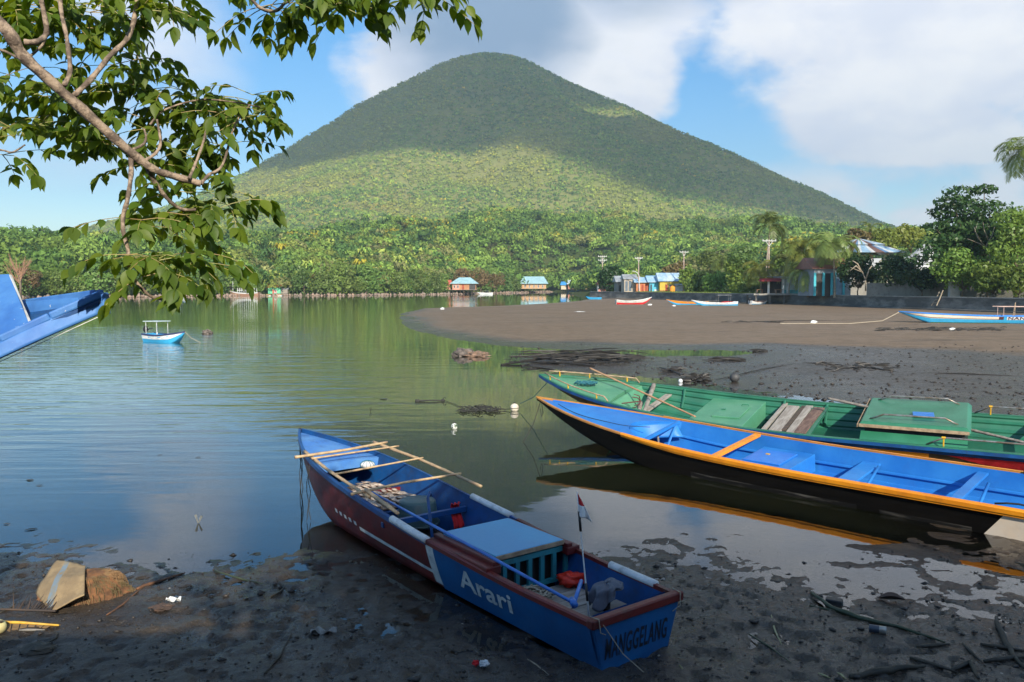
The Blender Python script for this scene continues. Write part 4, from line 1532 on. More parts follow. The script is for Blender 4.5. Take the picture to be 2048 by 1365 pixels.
def boat_green():
    H = Hull(12.658, 11.396, 2.617, 13.837, 1.243, 1.0, .442, 4.886, .459, .989, .518, 2.005, ro=.112, draft=.10, flare=.66, floor=.02, rise=.70, rq=1.5, zoff=.02)
    r = H.root('longboat', 'long green open boat with blue topsides and an engine cabin, moored behind the blue one', 'boat')
    L = H.L
    H.outer('hull', pm('dark_bottom_paint', (.16, .09, .03), (.06, .04, .02), scale=2, rough=.5, grime=.5), r)
    H.inner('lining', mat['green_in'], r, stringers=4, th=.03, t1=.95)
    for sg in (1, -1):
        H.strip('blue_topside', mat['navy'], r, 0, .985, .0, .26, sg, off=.005, n=50)
        H.strip('painted_flame', mat['yellow'], r, .02, .30, .27, .62, sg, off=.005, n=14)
        H.strip('painted_flame', mat['red_cloth'], r, .30, .40, .27, .60, sg, off=.006, n=14, slant=-.05)
        H.strip('painted_flame', mat['orange'], r, .42, .58, .27, .46, sg, off=.006, n=14)
    H.gunwale('gunwale', mat['green_in'], r, 0, 1, out=.015, inn=.05, up=.014, dn=.03)
    H.gunwale('fender_strip', mat['navy'], r, 0, 1, out=.032, inn=-.012, up=-.004, dn=.06)
    H.deck('foredeck', mat['green_lt'], r, 11.75 / L, .995, drop=.04, bulge=.03, concave=.05)
    mb = MB(); 
    zf = H.Z(11.7 / L)
    w = H.W(11.7 / L) - .05
    mb.hexa([(11.35, -w * .75, .12), (11.7, -w * .75, .12), (11.7, w * .75, .12), (11.35, w * .75, .12), (11.72, -w, zf - .05), (11.76, -w, zf - .05), (11.76, w, zf - .05), (11.72, w, zf - .05)])
    mb.build('foredeck_bulkhead', mat['green_lt'], r)
    zc = lambda x: H.Z(x / L)
    # rails on the bow with yellow feet
    for sg in (1, -1):
        mb = MB()
        ts = np.linspace(.855, .985, 10)
        top = [Vector((t * L, sg * max(.02, H.W(t) - .05), H.Z(t) + .10)) for t in ts]
        mb.tube([top[0] - Vector((.08, 0, .10))] + top, .015, 8)
        br = mb.build('bow_rail', mat['tan_edge'], r, smooth=True)
        mb = MB()
        for k in (1, 5, 8):
            mb.tube([top[k] + Vector((0, 0, .01)), top[k] - Vector((0, 0, .11))], .016, 6)
        mb.build('rail_post', mat['yellow'], br)
    # ribs (posts) and thwarts inside
    for x in (10.75, 8.62, 7.78, 4.1, 2.6):
        for sg in (1, -1):
            mb = MB()
            mb.tube([H.side(x / L, v, sg, -.075) for v in (.02, .35, .7)], .028, 6)
            mb.build('rib', mat['green_in'], r)
    for x, z_ in ((11.1, .46), (4.15, .42), (2.6, .42)):
        mb = MB(); ww = H.side(x / L, .12).y
        mb.box((x, 0, z_), (.14, 2 * ww - .06, .04)); mb.build('thwart', mat['grey_wood_y'], r, bevel=.005)
    # forward locker
    lk = empty('locker', (0, 0, 0)); lk.parent = r
    w = H.W(9.5 / L) * .92
    mb = MB(); mb.hexa([(8.95, -w * .78, .05), (10.05, -w * .78, .05), (10.05, w * .78, .05), (8.95, w * .78, .05), (9.0, -w, .43), (10.12, -w, .43), (10.12, w, .43), (9.0, w, .43)])
    mb.build('locker_box', mat['green_lt'], lk, bevel=.01)
    mb = MB(); mb.box((9.45, -.05, .447), (.55, .95, .03)); mb.build('locker_lid', mat['green_lt'], lk, bevel=.006)
    mb = MB(); mb.tube([(9.2, -.52, .445), (9.22, -.52, .49), (9.34, -.50, .49), (9.36, -.5, .445)], .012, 6); mb.build('handle', mat['green_dk'], lk)
    mb = MB(); mb.box((9.62, -.1, .47), (.08, .05, .02)); mb.build('latch', mat['green_dk'], lk)
    # loose planks midships on two bearers
    for x in (8.60, 7.78):
        mb = MB(); ww = H.side(x / L, .1).y
        mb.box((x, 0, .38), (.08, 2 * ww - .05, .07)); mb.build('bearer', mat['green_in'] if x < 8 else mat['grey_wood_y'], r)
    # engine cabin
    cb = empty('engine_cabin', (0, 0, 0)); cb.parent = r
    mb = MB()
    x0, x1 = 5.25, 6.9
    mb.hexa([(x0, -1.02, .05), (x1 - .1, -1.02, .05), (x1 - .1, 1.02, .05), (x0, 1.02, .05), (x0 + .05, -.86, .66), (x1 - .05, -.86, .66), (x1 - .05, .86, .66), (x0 + .05, .86, .66)])
    mb.build('cabin_side', mat['black'], cb)
    mb = MB()
    mb.hexa([(x0 - .05, -.98, .66), (x1 + .05, -.98, .64), (x1 + .05, .98, .64), (x0 - .05, .98, .66), (x0 + .02, -.90, .74), (x1, -.90, .72), (x1, .90, .72), (x0 + .02, .90, .74)])
    mb.build('cabin_top', mat['green_dk'], cb, bevel=.012)
    mb = MB(); mb.box((x1 - .82, .985, .665), (1.7, .012, .055)); mb.box((x1 + .055, 0, .655), (.012, 1.98, .055)); mb.build('roof_edge', mat['tan_edge'], cb)
    mb = MB(); mb.hexa([(x0, .92, .30), (x1, .92, .30), (x1, 1.16, .30), (x0, 1.16, .30), (x0, .92, .55), (x1, .92, .55), (x1, 1.14, .44), (x0, 1.14, .44)]); mb.build('side_deck', mat['green_dk'], r)
    for sg in (1, -1):
        mb = MB()
        y = sg * .72
        mb.tube([(x0 + .15, y, .73), (x0 + .35, y, .83), (x1 - .35, y, .82), (x1 - .12, y, .72)], .016, 8)
        mb.build('roof_rail', mat['rail_steel'], cb, smooth=True)
    mb = MB(); mb.box((5.95, .32, .765), (.34, .26, .03), rz=.1); o = mb.build('vent_cap', mat['blue_in'], cb, bevel=.005)
    # side rails aft
    for sg in (1, -1):
        mb = MB()
        xs = np.linspace(.6, 5.6 if sg > 0 else 4.9, 9)
        top = [Vector((x, sg * (H.W(x / L) - .05), zc(x) + .16)) for x in xs]
        mb.tube(top + [Vector((xs[-1] + .25, sg * (H.W(.4) - .05), zc(3) + .02))], .016, 8)
        o = mb.build('side_rail', mat['rail_steel'], r, smooth=True)
        mb = MB()
        for k in (2, 5, 8): mb.tube([top[k], top[k] - Vector((0, 0, .16))], .012, 6); mb.tube([top[k] - Vector((.03, 0, 0)), top[k] + Vector((.03, 0, 0))], .020, 8)
        mb.build('rail_post', mat['yellow'], o)
    # ---- loose things lying in it
    P = H.world
    q = random.Random(8)
    labs = ['widest pale plank of the four loose planks in the green boat', 'narrow dark plank second from the locker in the green boat', 'pale grey plank third from the locker in the green boat', 'reddish brown plank nearest the engine cabin in the green boat']
    ms = [mat['grey_wood_y'], mat['dark_wood'], mat['grey_wood_y'], pm('red_brown_plank', (.20, .13, .10), (.10, .06, .05), scale=4, stretch=(5, 1, 5), rough=.8, bump=.5)]
    xx = 8.50
    for k, w_ in enumerate((.24, .09, .15, .22)):
        xx -= w_ / 2
        mb = MB(); mb.box((0, 0, 0), (w_ - .012, 2.0 + q.uniform(-.12, .12), .03))
        o = mb.build('loose_plank', ms[k], None, loc=P((xx, q.uniform(-.05, .05), .425)), bevel=.004)
        o.rotation_euler = (-math.asin(H.ro), q.uniform(-.02, .02), H.th + q.uniform(-.03, .03))
        tag(o, labs[k], 'plank', 'loose planks in the green boat')
        xx -= w_ / 2
    # anchor and logs
    for k, (a, b, lab) in enumerate((((11.45, -1.0, .66), (10.95, .95, .56), 'longer grey log laid across the green boat behind its foredeck'), ((11.30, .25, .56), (11.05, 1.0, .50), 'shorter grey log beside the small anchor in the green boat'))):
        bamboo('log', [P(a), P(b)], .05, lab, m=mat['grey_wood'], cat='log')
    c = P((11.30, .62, .62))
    e = empty('grapnel_anchor', c); tag(e, 'small rusty grapnel anchor on the logs in the green boat', 'anchor')
    mb = MB(); mb.tube([(-.25, 0, .02), (.15, .05, .06)], .013, 6); mb.build('shank', mat['maroon'], e)
    mb = MB()
    for k in range(4):
        a = k * PI / 2 + .4
        mb.tube([(.15, .05, .06), (.11, .05 + .13 * math.cos(a), .06 + .13 * math.sin(a)), (.0, .05 + .17 * math.cos(a), .06 + .17 * math.sin(a))], .011, 6)
    mb.build('flukes', mat['maroon'], e)
    c = P((12.65, .08, H.Z(.915) + .0))
    mb = MB(); coil(mb, (0, 0, 0), .19, 9, .008, 6, .05, .5)
    o = mb.build('rope_coil', mat['teal_rope'], None, loc=c); tag(o, 'tangle of dark teal rope on the pale green foredeck', 'rope')
    # poles
    a = uy(1180, 737, 18.2); b = P((9.95, .75, .50))
    bamboo('punt_pole', [a, b], .022, 'long tan pole rising from the green locker out over the far side', cat='pole', m=pm('tan_pole', (.45, .27, .15), (.36, .20, .11), scale=8, rough=.5))
    a = uy(1655, 797, 15.6); b = uy(1890, 848, 13.9); c = uy(2075, 892, 12.6)
    bamboo('mooring_pole', [a, b, c], .026, 'long grey pole laid over the roof of the green engine cabin', cat='pole', m=mat['grey_wood'])
    mb = MB(); mb.box((0, 0, .04), (.25, .16, .08)); o = mb.build('red_box', mat['red_cloth'], None, loc=P((7.35, .85, .06)), bevel=.01); tag(o, 'small red box on the floor of the green boat', 'box')
    mb = MB(); mb.blob((0, 0, .05), .14, 3, 12, 8, .3, 2, (1.6, .8, .4)); o = mb.build('white_sack', mat['white_paint'], None, loc=P((7.05, .85, .06)), smooth=True); tag(o, 'small white sack beside the red box in the green boat', 'sack')
    # anchor line to the white float
    tip = P((L - .25, .05, H.Z(.98) - .1))
    mb = MB()
    b = Vector((*un(1040, 808, .12), .12))
    mb.tube([Vector((0, 0, 0)), (b - tip) * .5 + Vector((0, 0, -.10)), (b - tip)], .008, 5)
    o = mb.build('anchor_line', mat['teal_rope'], None, loc=tip); tag(o, 'teal line from the green bow to the white float', 'rope')
    return H


HG = boat_green()

# ================================================================ SHORE: WALL, HOUSES, TREES, SMALL BOATS
mat['concrete_dark'] = pm('stained_seawall', (.085, .083, .076), (.20, .19, .17), scale=.35, rough=.85, bump=.5, bscale=3, stretch=(1, 1, 2.5), grime=.5, gcol=(.02, .022, .02), lo=.42, hi=.66)
mat['concrete_cap'] = pm('pale_cap', (.30, .29, .26), (.2, .19, .17), scale=1, rough=.8, bump=.2, bscale=6)
mat['bark'] = pm('bark', (.16, .12, .085), (.09, .065, .045), scale=3, rough=.85, bump=.7, bscale=14)
mat['pale_bark'] = pm('pale_bark', (.34, .29, .22), (.22, .18, .13), scale=3, rough=.8, bump=.4, bscale=14)
mat['leaf_dark'] = leaf_mat('shade_dark_leaves', (.014, .042, .012), (.022, .055, .014), (.04, .09, .02), scale=.4, trans=.25)  # greens lowered so the large right-hand tree carries its shade in the colour
mat['leaf_mid'] = leaf_mat('green_leaves', (.08, .15, .028), (.11, .18, .035), (.15, .23, .045), scale=.5, trans=.3)
mat['leaf_yel'] = leaf_mat('yellow_green_leaves', (.12, .17, .03), (.15, .19, .035), (.2, .24, .05), scale=.5, trans=.35)
mat['leaf_shore'] = leaf_mat('shore_leaves', (.095, .165, .035), (.125, .20, .04), (.17, .23, .055), scale=.25, trans=.3)
mat['leaf_brown'] = leaf_mat('browning_leaves', (.17, .12, .045), (.13, .12, .04), (.20, .13, .06), scale=.3, trans=.25)
mat['palm_leaf'] = leaf_mat('palm_fronds', (.10, .15, .035), (.14, .19, .05), (.20, .23, .07), scale=.6, trans=.3, rough=.4)
mat['palm_yellow'] = leaf_mat('yellowing_fronds', (.16, .19, .035), (.22, .22, .05), (.10, .15, .03), scale=.6, trans=.35, rough=.4)


def leaf_cloud(lumps, n, size, seed, flat=.25, spread=.25):
    """many small diamond leaves over and inside a set of ellipsoids -> numpy V,F"""
    g_ = np.random.default_rng(seed)
    vol = np.array([r[0] * r[1] + r[1] * r[2] + r[0] * r[2] for _, r in lumps])
    idx = g_.choice(len(lumps), n, p=vol / vol.sum())
    C = np.array([c for c, _ in lumps])[idx]
    Rr = np.array([r for _, r in lumps])[idx]
    d = g_.normal(size=(n, 3)); d[:, 2] += .15
    d /= np.linalg.norm(d, axis=1, keepdims=True)
    bump_ = 1 + .22 * np.sin(d[:, :1] * 9 + C[:, :1] * 3) * np.sin(d[:, 1:2] * 8 + C[:, 1:2] * 2) + .12 * np.sin(d[:, 2:3] * 13 + C[:, 2:] * 4)
    rad = (1 - spread * g_.random((n, 1)) ** 1.3) * bump_
    # a few sprays stick out
    rad *= np.where(g_.random((n, 1)) < .06, 1.14, 1)
    P = C + d * Rr * rad
    nr = d * .8 + g_.normal(size=(n, 3)) * .55 + np.array([0, 0, flat])
    nr /= np.linalg.norm(nr, axis=1, keepdims=True)
    t = np.cross(nr, g_.normal(size=(n, 3))); t /= np.linalg.norm(t, axis=1, keepdims=True) + 1e-9
    b = np.cross(nr, t)
    s = size * (.6 + .8 * g_.random((n, 1)))
    V = np.stack([P - t * s, P + b * s * .5, P + t * s, P - b * s * .5], 1).reshape(-1, 3)
    return V, np.arange(4 * n).reshape(-1, 4)


def make_tree(name, lumps, n, size, lm, label, cat='tree', group=None, seed=1, trunk=.25, bm=None, base=(0, 0, 0), limbs=True, lean=(0, 0)):
    """lumps in metres above the tree's base"""
    e = empty(name, base)
    tag(e, label, cat, group)
    V, F = leaf_cloud(lumps, n, size, seed)
    np_mesh('crown', V, F, lm, parent=e)
    mb = MB()
    q = random.Random(seed)
    zc = sum(c[2] for c, _ in lumps) / len(lumps)
    zl = min(c[2] - r[2] for c, r in lumps)
    fork = Vector((lean[0], lean[1], max(.5, zl * .9 if zl > 0 else zc * .4)))
    mb.tube([(0, 0, -.3), fork * .5 + Vector((q.uniform(-.15, .15), q.uniform(-.1, .1), 0)), fork], [trunk, trunk * .8, trunk * .7], 8)
    if limbs:
        for c, r in lumps[:14]:
            c = Vector(c)
            m_ = fork.lerp(c, .5) + Vector((q.uniform(-.3, .3), q.uniform(-.3, .3), -.15 * (c - fork).length * .3))
            mb.tube([fork - Vector((0, 0, .1)), m_, c], [trunk * .5, trunk * .3, trunk * .08], 6)
    mb.build('trunk', bm or mat['bark'], e, smooth=True)
    return e


def palm_meshes(seed, nf=17, fl=3.4, h=7.0, lean=(1, .3), lm='palm_leaf', droop=1.0, r=.15):
    q = random.Random(seed)
    mt = MB()
    pts = [(lean[0] * (u ** 1.7), lean[1] * (u ** 1.7), h * u) for u in [i / 9 for i in range(10)]]
    mt.tube([(pts[0][0], pts[0][1], -.3)] + pts, [r * 1.5, r * 1.3] + [r * (1 - .25 * i / 9) for i in range(1, 10)], 8)
    top = Vector(pts[-1])
    mf = MB()
    for k in range(nf):
        a = 2 * PI * k / nf * 1.0 + q.uniform(-.25, .25)
        el = q.uniform(-.25, 1.4)
        L = fl * q.uniform(.8, 1.1)
        d = Vector((math.cos(a), math.sin(a), 0))
        p = top + d * .1
        ang = el
        rib = [p.copy()]
        n = 12
        for i in range(n):
            ang -= (.09 + .05 * i * .35) * droop * q.uniform(.8, 1.2)
            ang = max(ang, -1.5)
            p = p + (d * math.cos(ang) + Vector((0, 0, math.sin(ang)))) * (L / n)
            rib.append(p.copy())
        mf.tube(rib, [.035 * (1 - .8 * i / n) for i in range(n + 1)], 4, cap=False)
        side = Vector((-d.y, d.x, 0))
        for i in range(1, n + 1):
            for h_ in (0, .5):
                if i == n and h_: continue
                u = (i + h_) / n
                c = rib[i].lerp(rib[min(i + 1, n)], h_)
                t = (rib[min(i + 1, n)] - rib[i - 1]).normalized()
                ll = L * .31 * (math.sin(PI * (.12 + .80 * u)) ** .7) * q.uniform(.85, 1.1)
                for s_ in (-1, 1):
                    tip = c + (side * s_ * .8 + t * .55 + Vector((0, 0, -.18 - .35 * q.random()))) * ll
                    w = t * .058 * (L / 3)
                    mid = c.lerp(tip, .45) + Vector((0, 0, .06 * ll))
                    mf.add([c - w * .5, c + w * .5, mid + w, tip, mid - w], [(0, 1, 2, 4), (4, 2, 3)])
    return mt, mf


def make_palm(base, seed, label, group=None, lm='palm_leaf', rz=0, **kw):
    e = empty('coconut_palm', base, rz)
    tag(e, label, 'palm', group)
    a, b = palm_meshes(seed, **kw)
    a.build('trunk', mat['pale_bark'], e, smooth=True)
    b.build('crown', mat[lm], e)
    return e


# ---- sea wall
def seawall():
    e = empty('sea_wall', (WALL[0][0], WALL[0][1], 0))
    tag(e, 'long dark stained concrete sea wall edging the mudflat on the right', 'wall')
    o = Vector((WALL[0][0], WALL[0][1], 0))
    def sweep(prof, name, m):
        V = []; F = []
        n = len(WALL)
        k = len(prof)
        pts = [Vector((x, y, 0)) for x, y in WALL]
        den = []
        for i in range(n - 1):
            for j in range(8): den.append(pts[i].lerp(pts[i + 1], j / 8))
        den.append(pts[-1])
        for i, p in enumerate(den):
            d = (den[min(i + 1, len(den) - 1)] - den[max(i - 1, 0)]).normalized()
            nrm = Vector((d.y, -d.x, 0))     # away from the bay
            if nrm.x < 0: nrm = -nrm
            for (a, z) in prof:
                V.append(p + nrm * (a + (.02 * mnoise.noise(p * .3))) + Vector((0, 0, z)) - o)
        for i in range(len(den) - 1):
            for j in range(k - 1):
                F.append((i * k + j, (i + 1) * k + j, (i + 1) * k + j + 1, i * k + j + 1))
        F.append(tuple(range(k)))
        F.append(tuple((len(den) - 1) * k + q for q in range(k - 1, -1, -1)))
        mb = MB(); mb.add(V, F)
        return mb.build(name, m, e)
    sweep([(-.55, -.3), (-.50, .22), (-.12, .26), (0.0, .30), (.12, 1.66), (.5, 1.66), (.5, -.3)], 'wall_face', mat['concrete_dark'])
    sweep([(.02, 1.663), (.02, 1.80), (.62, 1.80), (.62, 1.663)], 'coping', mat['concrete_cap'])


seawall()


def ladder():
    e = empty('ladder', (55.0, 104.0, .1), 0)
    tag(e, 'rough pale wooden ladder leaning on the sea wall', 'ladder')
    a0, a1 = uy(1863, 612, 104.0), uy(1879, 584, 104.6)
    b0, b1 = uy(1873, 612, 102.8), uy(1886, 581, 103.4)
    o = Vector(e.location)
    for p, q_ in ((a0, a1), (b0, b1)):
        mb = MB(); mb.tube([p - o, p.lerp(q_, .5) - o + Vector((.03, 0, 0)), q_ - o], .07, 6); mb.build('rail', mat['pale_bark'], e)
    for u in (.2, .42, .64, .85):
        mb = MB(); mb.tube([a0.lerp(a1, u) - o, b0.lerp(b1, u) - o], .05, 6); mb.build('rung', mat['pale_bark'], e)


ladder()


def wall_mat(n, c, g=.35):
    k = 'w_' + n
    if k not in mat:
        mat[k] = pm(n, c, tuple(v * .82 for v in c), scale=.8, rough=.8, bump=.1, bscale=4, grime=g)
    return mat[k]


def roof_mat(n, c, g=.3, c2=None, sc=.8):
    k = 'r_' + n
    if k not in mat:
        mat[k] = pm(n, c, c2 or tuple(v * .78 for v in c), scale=sc, rough=.5, bump=.3, bscale=2, grime=g)
    return mat[k]


def gable_roof(mb, x0, x1, y0, y1, ze, zr, ov=.5, axis='x', hip=0.0, th=.10):
    """roof over a rectangle; ridge along x or y; hip = inset of the ridge ends"""
    x0 -= ov; x1 += ov; y0 -= ov; y1 += ov
    if axis == 'x':
        ym = (y0 + y1) / 2
        r0, r1 = (x0 + hip, ym, zr), (x1 - hip, ym, zr)
    else:
        xm = (x0 + x1) / 2
        r0, r1 = (xm, y0 + hip, zr), (xm, y1 - hip, zr)
    P = [(x0, y0, ze), (x1, y0, ze), (x1, y1, ze), (x0, y1, ze), r0, r1]
    if axis == 'x':
        F = [(0, 1, 5, 4), (2, 3, 4, 5), (1, 2, 5), (3, 0, 4)]
    else:
        F = [(1, 2, 5, 4), (3, 0, 4, 5), (0, 1, 4), (2, 3, 5)]
    mb.add(P, F)
    Q = [(p[0], p[1], p[2] - th) for p in P[:4]]
    mb.add(P[:4] + Q, [(0, 4, 5, 1), (1, 5, 6, 2), (2, 6, 7, 3), (3, 7, 4, 0), (4, 7, 6, 5)])


def house(name, label, px0, px1, y, d, z0, zw, wallm, roofm=None, zr=None, axis='x', hip=0.0, ov=.5, openings=(), cat='house', ze=None, stilts=0, openm=None, rz=0):
    """openings: list of (u0,u1,v0,v1,kind,material) on the front wall, u across, v up in metres"""
    X0 = (px0 - 1024) / FPX * y; X1 = (px1 - 1024) / FPX * y
    w = X1 - X0
    e = empty(name, ((X0 + X1) / 2, y, z0), rz)
    tag(e, label, cat)
    H_ = zw
    b0 = 0.0
    if stilts:
        for i in range(max(3, int(w / 1.6)) + 1):
            for yy in (.15, d - .2):
                mb = MB(); xx = -w / 2 + .15 + (w - .3) * i / max(3, int(w / 1.6))
                mb.tube([(xx, yy, -1.2), (xx, yy, stilts)], .09, 6); mb.build('stilt', mat['bark'], e)
        mb = MB(); mb.box((0, d / 2 - .4, stilts), (w + .8, d + 1.2, .12)); mb.build('floor', mat['grey_wood'], e)
        b0 = stilts + .06
    mb = MB(); mb.box((0, d / 2, b0 + (H_ - b0) / 2), (w, d, H_ - b0)); mb.build('wall', wallm, e)
    if roofm:
        mb = MB(); gable_roof(mb, -w / 2, w / 2, 0, d, H_ + .02, zr, ov, axis, hip); mb.build('roof', roofm, e)
    for (u0, u1, v0, v1, kind, mm) in openings:
        mb = MB(); cx = -w / 2 + w * (u0 + u1) / 2
        mb.box((cx, -.03, b0 + (v0 + v1) / 2), (w * (u1 - u0), .06, v1 - v0)); fo = mb.build(kind, mm, e)
        if kind == 'window':
            mb = MB()
            ww, hh = w * (u1 - u0), v1 - v0
            for (ax_, az_, bx_, bz_) in ((-ww / 2, 0, .09, hh), (ww / 2, 0, .09, hh), (0, -hh / 2, ww, .09), (0, hh / 2, ww, .09), (0, 0, .06, hh)):
                mb.box((cx + ax_, -.075, b0 + (v0 + v1) / 2 + az_), (bx_, .04, bz_ + .0))
            mb.build('frame', mat['white_paint'], fo)
    return e


DK = pm('dark_opening', (.02, .02, .022), (.03, .028, .026), rough=.4, bump=0)
GR = 1.62


def town():
    W_ = wall_mat
    blue_r = roof_mat('blue_sheet_roof', (.22, .42, .62), c2=(.38, .50, .58))
    rust_r = roof_mat('grey_sheet_roof', (.34, .37, .40), c2=(.22, .24, .26))
    # row behind the wall
    house('grey_house', 'grey house with a pale hip roof behind the sea wall, left of the beige block', 1234, 1252, 222, 7, GR, 2.9, W_('grey_render', (.25, .24, .22)), rust_r, 4.6, openings=((.2, .4, .0, 1.9, 'door', DK),))
    house('beige_house', 'beige block house with tall grey shutters beside the light pole', 1248, 1273, 214, 6, GR, 3.6, W_('beige_render', (.42, .36, .28)), rust_r, 4.9, ov=.3, openings=((.08, .28, .4, 3.0, 'shutter', W_('slate', (.12, .16, .20))), (.36, .56, .4, 3.0, 'shutter', W_('slate', (.12, .16, .20)))))
    red = W_('red_door', (.32, .06, .03)); cy = W_('cyan_render', (.10, .45, .62)); org = W_('orange_render', (.55, .20, .08))
    house('orange_house', 'orange house with brown doors under a faded blue roof', 1272, 1298, 212, 6, GR, 2.7, org, blue_r, 4.1, ov=.6, openings=((.12, .26, .0, 2.1, 'door', red), (.40, .56, .0, 2.1, 'door', red), (.68, .86, .0, 2.1, 'door', red)))
    house('cyan_house', 'cyan and white house between the orange and the yellow one', 1298.5, 1318, 211, 6, GR, 2.75, cy, blue_r, 4.5, ov=.6, openings=((.08, .24, .0, 2.1, 'door', DK), (.5, 1.0, .0, .8, 'plinth', W_('white_render', (.6, .62, .6)))))
    house('yellow_house', 'yellow house with brick-red plinth under a patched pale blue roof', 1319, 1358, 209, 6, GR, 3.0, W_('yellow_render', (.58, .42, .06)), roof_mat('patched_roof', (.45, .55, .62), c2=(.20, .36, .56), sc=.4), 5.2, axis='x', ov=.5,
          openings=((.28, .40, .0, 2.1, 'door', red), (.48, .60, .9, 2.0, 'window', DK), (0, 1.0, .0, .55, 'plinth', W_('brick_red', (.25, .07, .05)))))
    house('white_shed', 'small white shed with a flat sheet roof at the right end of the coloured row', 1354, 1372, 206, 4, GR, 1.9, W_('white_render', (.6, .62, .6)), rust_r, 2.3, ov=.4, cat='shed', openings=((.6, .9, .0, 1.6, 'door', W_('blue_grey', (.25, .32, .4))),))
    x, y = (1344 - 1024) / FPX * 204, 204
    e = empty('water_tank', (x, y, GR)); tag(e, 'small orange water tank in front of the yellow house', 'tank')
    mb = MB(); mb.lathe([(0, 0), (.68, 0), (.7, .2), (.7, 1.4), (.5, 1.6), (.2, 1.68), (.0, 1.7)], 16); mb.build('tank_body', W_('orange_tank', (.75, .28, .02)), e, smooth=True)
    mb = MB(); mb.lathe([(0, 1.68), (.2, 1.68), (.2, 1.78), (0, 1.8)], 12); mb.build('cap', W_('orange_tank', (.75, .28, .02)), e)
    # gazebo at the wall's far end
    x = (1197 - 1024) / FPX * 240; e = empty('gazebo', (x + 1.0, 238, GR)); tag(e, 'small gazebo with a dark red roof at the far end of the sea wall', 'gazebo')
    mb = MB(); gable_roof(mb, -1.7, 1.7, -1.5, 1.5, 2.3, 3.9, .4, 'x', 1.4); mb.build('roof', roof_mat('dark_red_roof', (.22, .06, .06)), e)
    for sx_ in (-1, 1):
        for sy_ in (-1, 1):
            mb = MB(); mb.box((sx_ * 1.5, sy_ * 1.3, 1.15), (.28, .28, 2.3)); mb.build('post', W_('white_render', (.6, .62, .6)), e)
    for sy_ in (-1, 1):
        mb = MB(); mb.box((0, sy_ * 1.4, .45), (3.0, .15, .9)); mb.build('parapet', W_('pink_render', (.55, .25, .2)), e)
    # --- shop with a deck, near the tall pole
    x0 = (1560 - 1024) / FPX * 150; x1 = (1625 - 1024) / FPX * 150
    e = empty('shop', (x0, 149, GR)); tag(e, 'low open-fronted shop with a red awning and white posts beside the jetty deck', 'shop')
    wS = 9.0
    mb = MB(); mb.box((wS * .5 + .2, 3, 1.5), (wS - .4, 5, 3.0)); mb.build('wall', W_('pale_teal_render', (.42, .52, .52)), e)
    mb = MB(); mb.box((wS * .45 - 1.2, 2.2, 3.35), (wS + 3.5, 7.5, .12)); mb.box((1.0, -1.4, 3.2), (7, .12, .3)); mb.build('roof', rust_r, e)
    mb = MB(); mb.hexa([(-5.4, -3.0, 2.45), (-1.2, -3.0, 2.45), (-.9, -1.4, 3.0), (-4.6, -1.4, 3.0), (-5.4, -3.0, 2.52), (-1.2, -3.0, 2.52), (-.9, -1.4, 3.08), (-4.6, -1.4, 3.08)]); mb.build('awning', roof_mat('red_awning', (.34, .04, .05)), e)
    for xx in (-3.2, -.5, .25):
        mb = MB(); mb.box((xx, -1.9, 1.4), (.3, .3, 2.8)); mb.build('post', W_('white_render', (.6, .62, .6)), e)
    mb = MB(); mb.box((-2.0, .2, 1.3), (3.6, .2, 2.6)); mb.build('doorway', DK, e)
    mb = MB(); mb.box((3.2, .46, .45), (5.6, .05, .9)); mb.build('dado', W_('teal_dado', (.08, .35, .38)), e)
    # jetty deck
    e = empty('jetty', (46.4, 143, 1.75)); tag(e, 'small concrete deck on posts standing out over the mud from the sea wall', 'jetty')
    mb = MB(); mb.box((0, 0, 0), (8.2, 7, .28)); mb.build('slab', mat['concrete_cap'], e)
    for xx, yy in ((-3.6, -3), (-1.2, -3), (1.3, -3), (3.4, -3), (-3.6, 2)):
        mb = MB(); mb.box((xx, yy, -1.0), (.32, .32, 1.9)); mb.build('post', W_('pale_post', (.42, .38, .30)) if xx > 3 else mat['concrete_dark'], e)
    for k, xx in enumerate((-2.4, 1.0)):
        b = empty('table', (46.4 + xx, 142, 1.89)); tag(b, ('left' if k == 0 else 'right') + ' one of two small tables on the concrete jetty deck', 'table')
        mb = MB(); mb.box((0, 0, .7), (1.2, .8, .06)); mb.build('tabletop', W_('brown_top', (.25, .14, .08)), b)
        for sx_ in (-1, 1):
            mb = MB(); mb.box((sx_ * .45, 0, .34), (.08, .6, .68)); mb.build('leg', W_('brown_top', (.25, .14, .08)), b)
    # --- house with cyan door frames and striped pavilion
    e = house('guest_house', 'grey house with tall cyan door frames and dark doorways behind the palms', 1626, 1700, 128, 7, GR, 4.4, W_('grey_blue_render', (.24, .28, .32)), roof_mat('rust_roof', (.25, .10, .08)), 6.2, ov=.5, openings=(
        (.05, .22, .0, 3.6, 'doorway', DK), (.30, .45, .0, 3.6, 'doorway', DK), (.60, .76, .0, 3.6, 'doorway', W_('door_blue', (.18, .28, .40)))))
    w = (1700 - 1626) / FPX * 128
    for u in (.02, .255, .475, .56, .80):
        mb = MB(); mb.box((-w / 2 + w * u, -.12, 1.85), (.36, .16, 3.7)); mb.build('door_frame', W_('cyan_frame', (.06, .42, .52)), e)
    x = (1712 - 1024) / FPX * 136
    e = empty('pavilion', (x, 136, GR)); tag(e, 'open upper pavilion under a two-tiered roof striped in blue, white and rust', 'pavilion')
    mb = MB(); mb.box((-1.5, 0, 2.4), (5, 5, 4.8)); mb.build('lower_storey', W_('grey_render', (.25, .24, .22)), e)
    for sx_ in (-1, 1):
        for sy_ in (-1, 1):
            mb = MB(); mb.box((sx_ * 3.6, sy_ * 3.2, 3.6), (.22, .22, 7.2)); mb.build('post', W_('pale_post', (.42, .38, .30)), e)
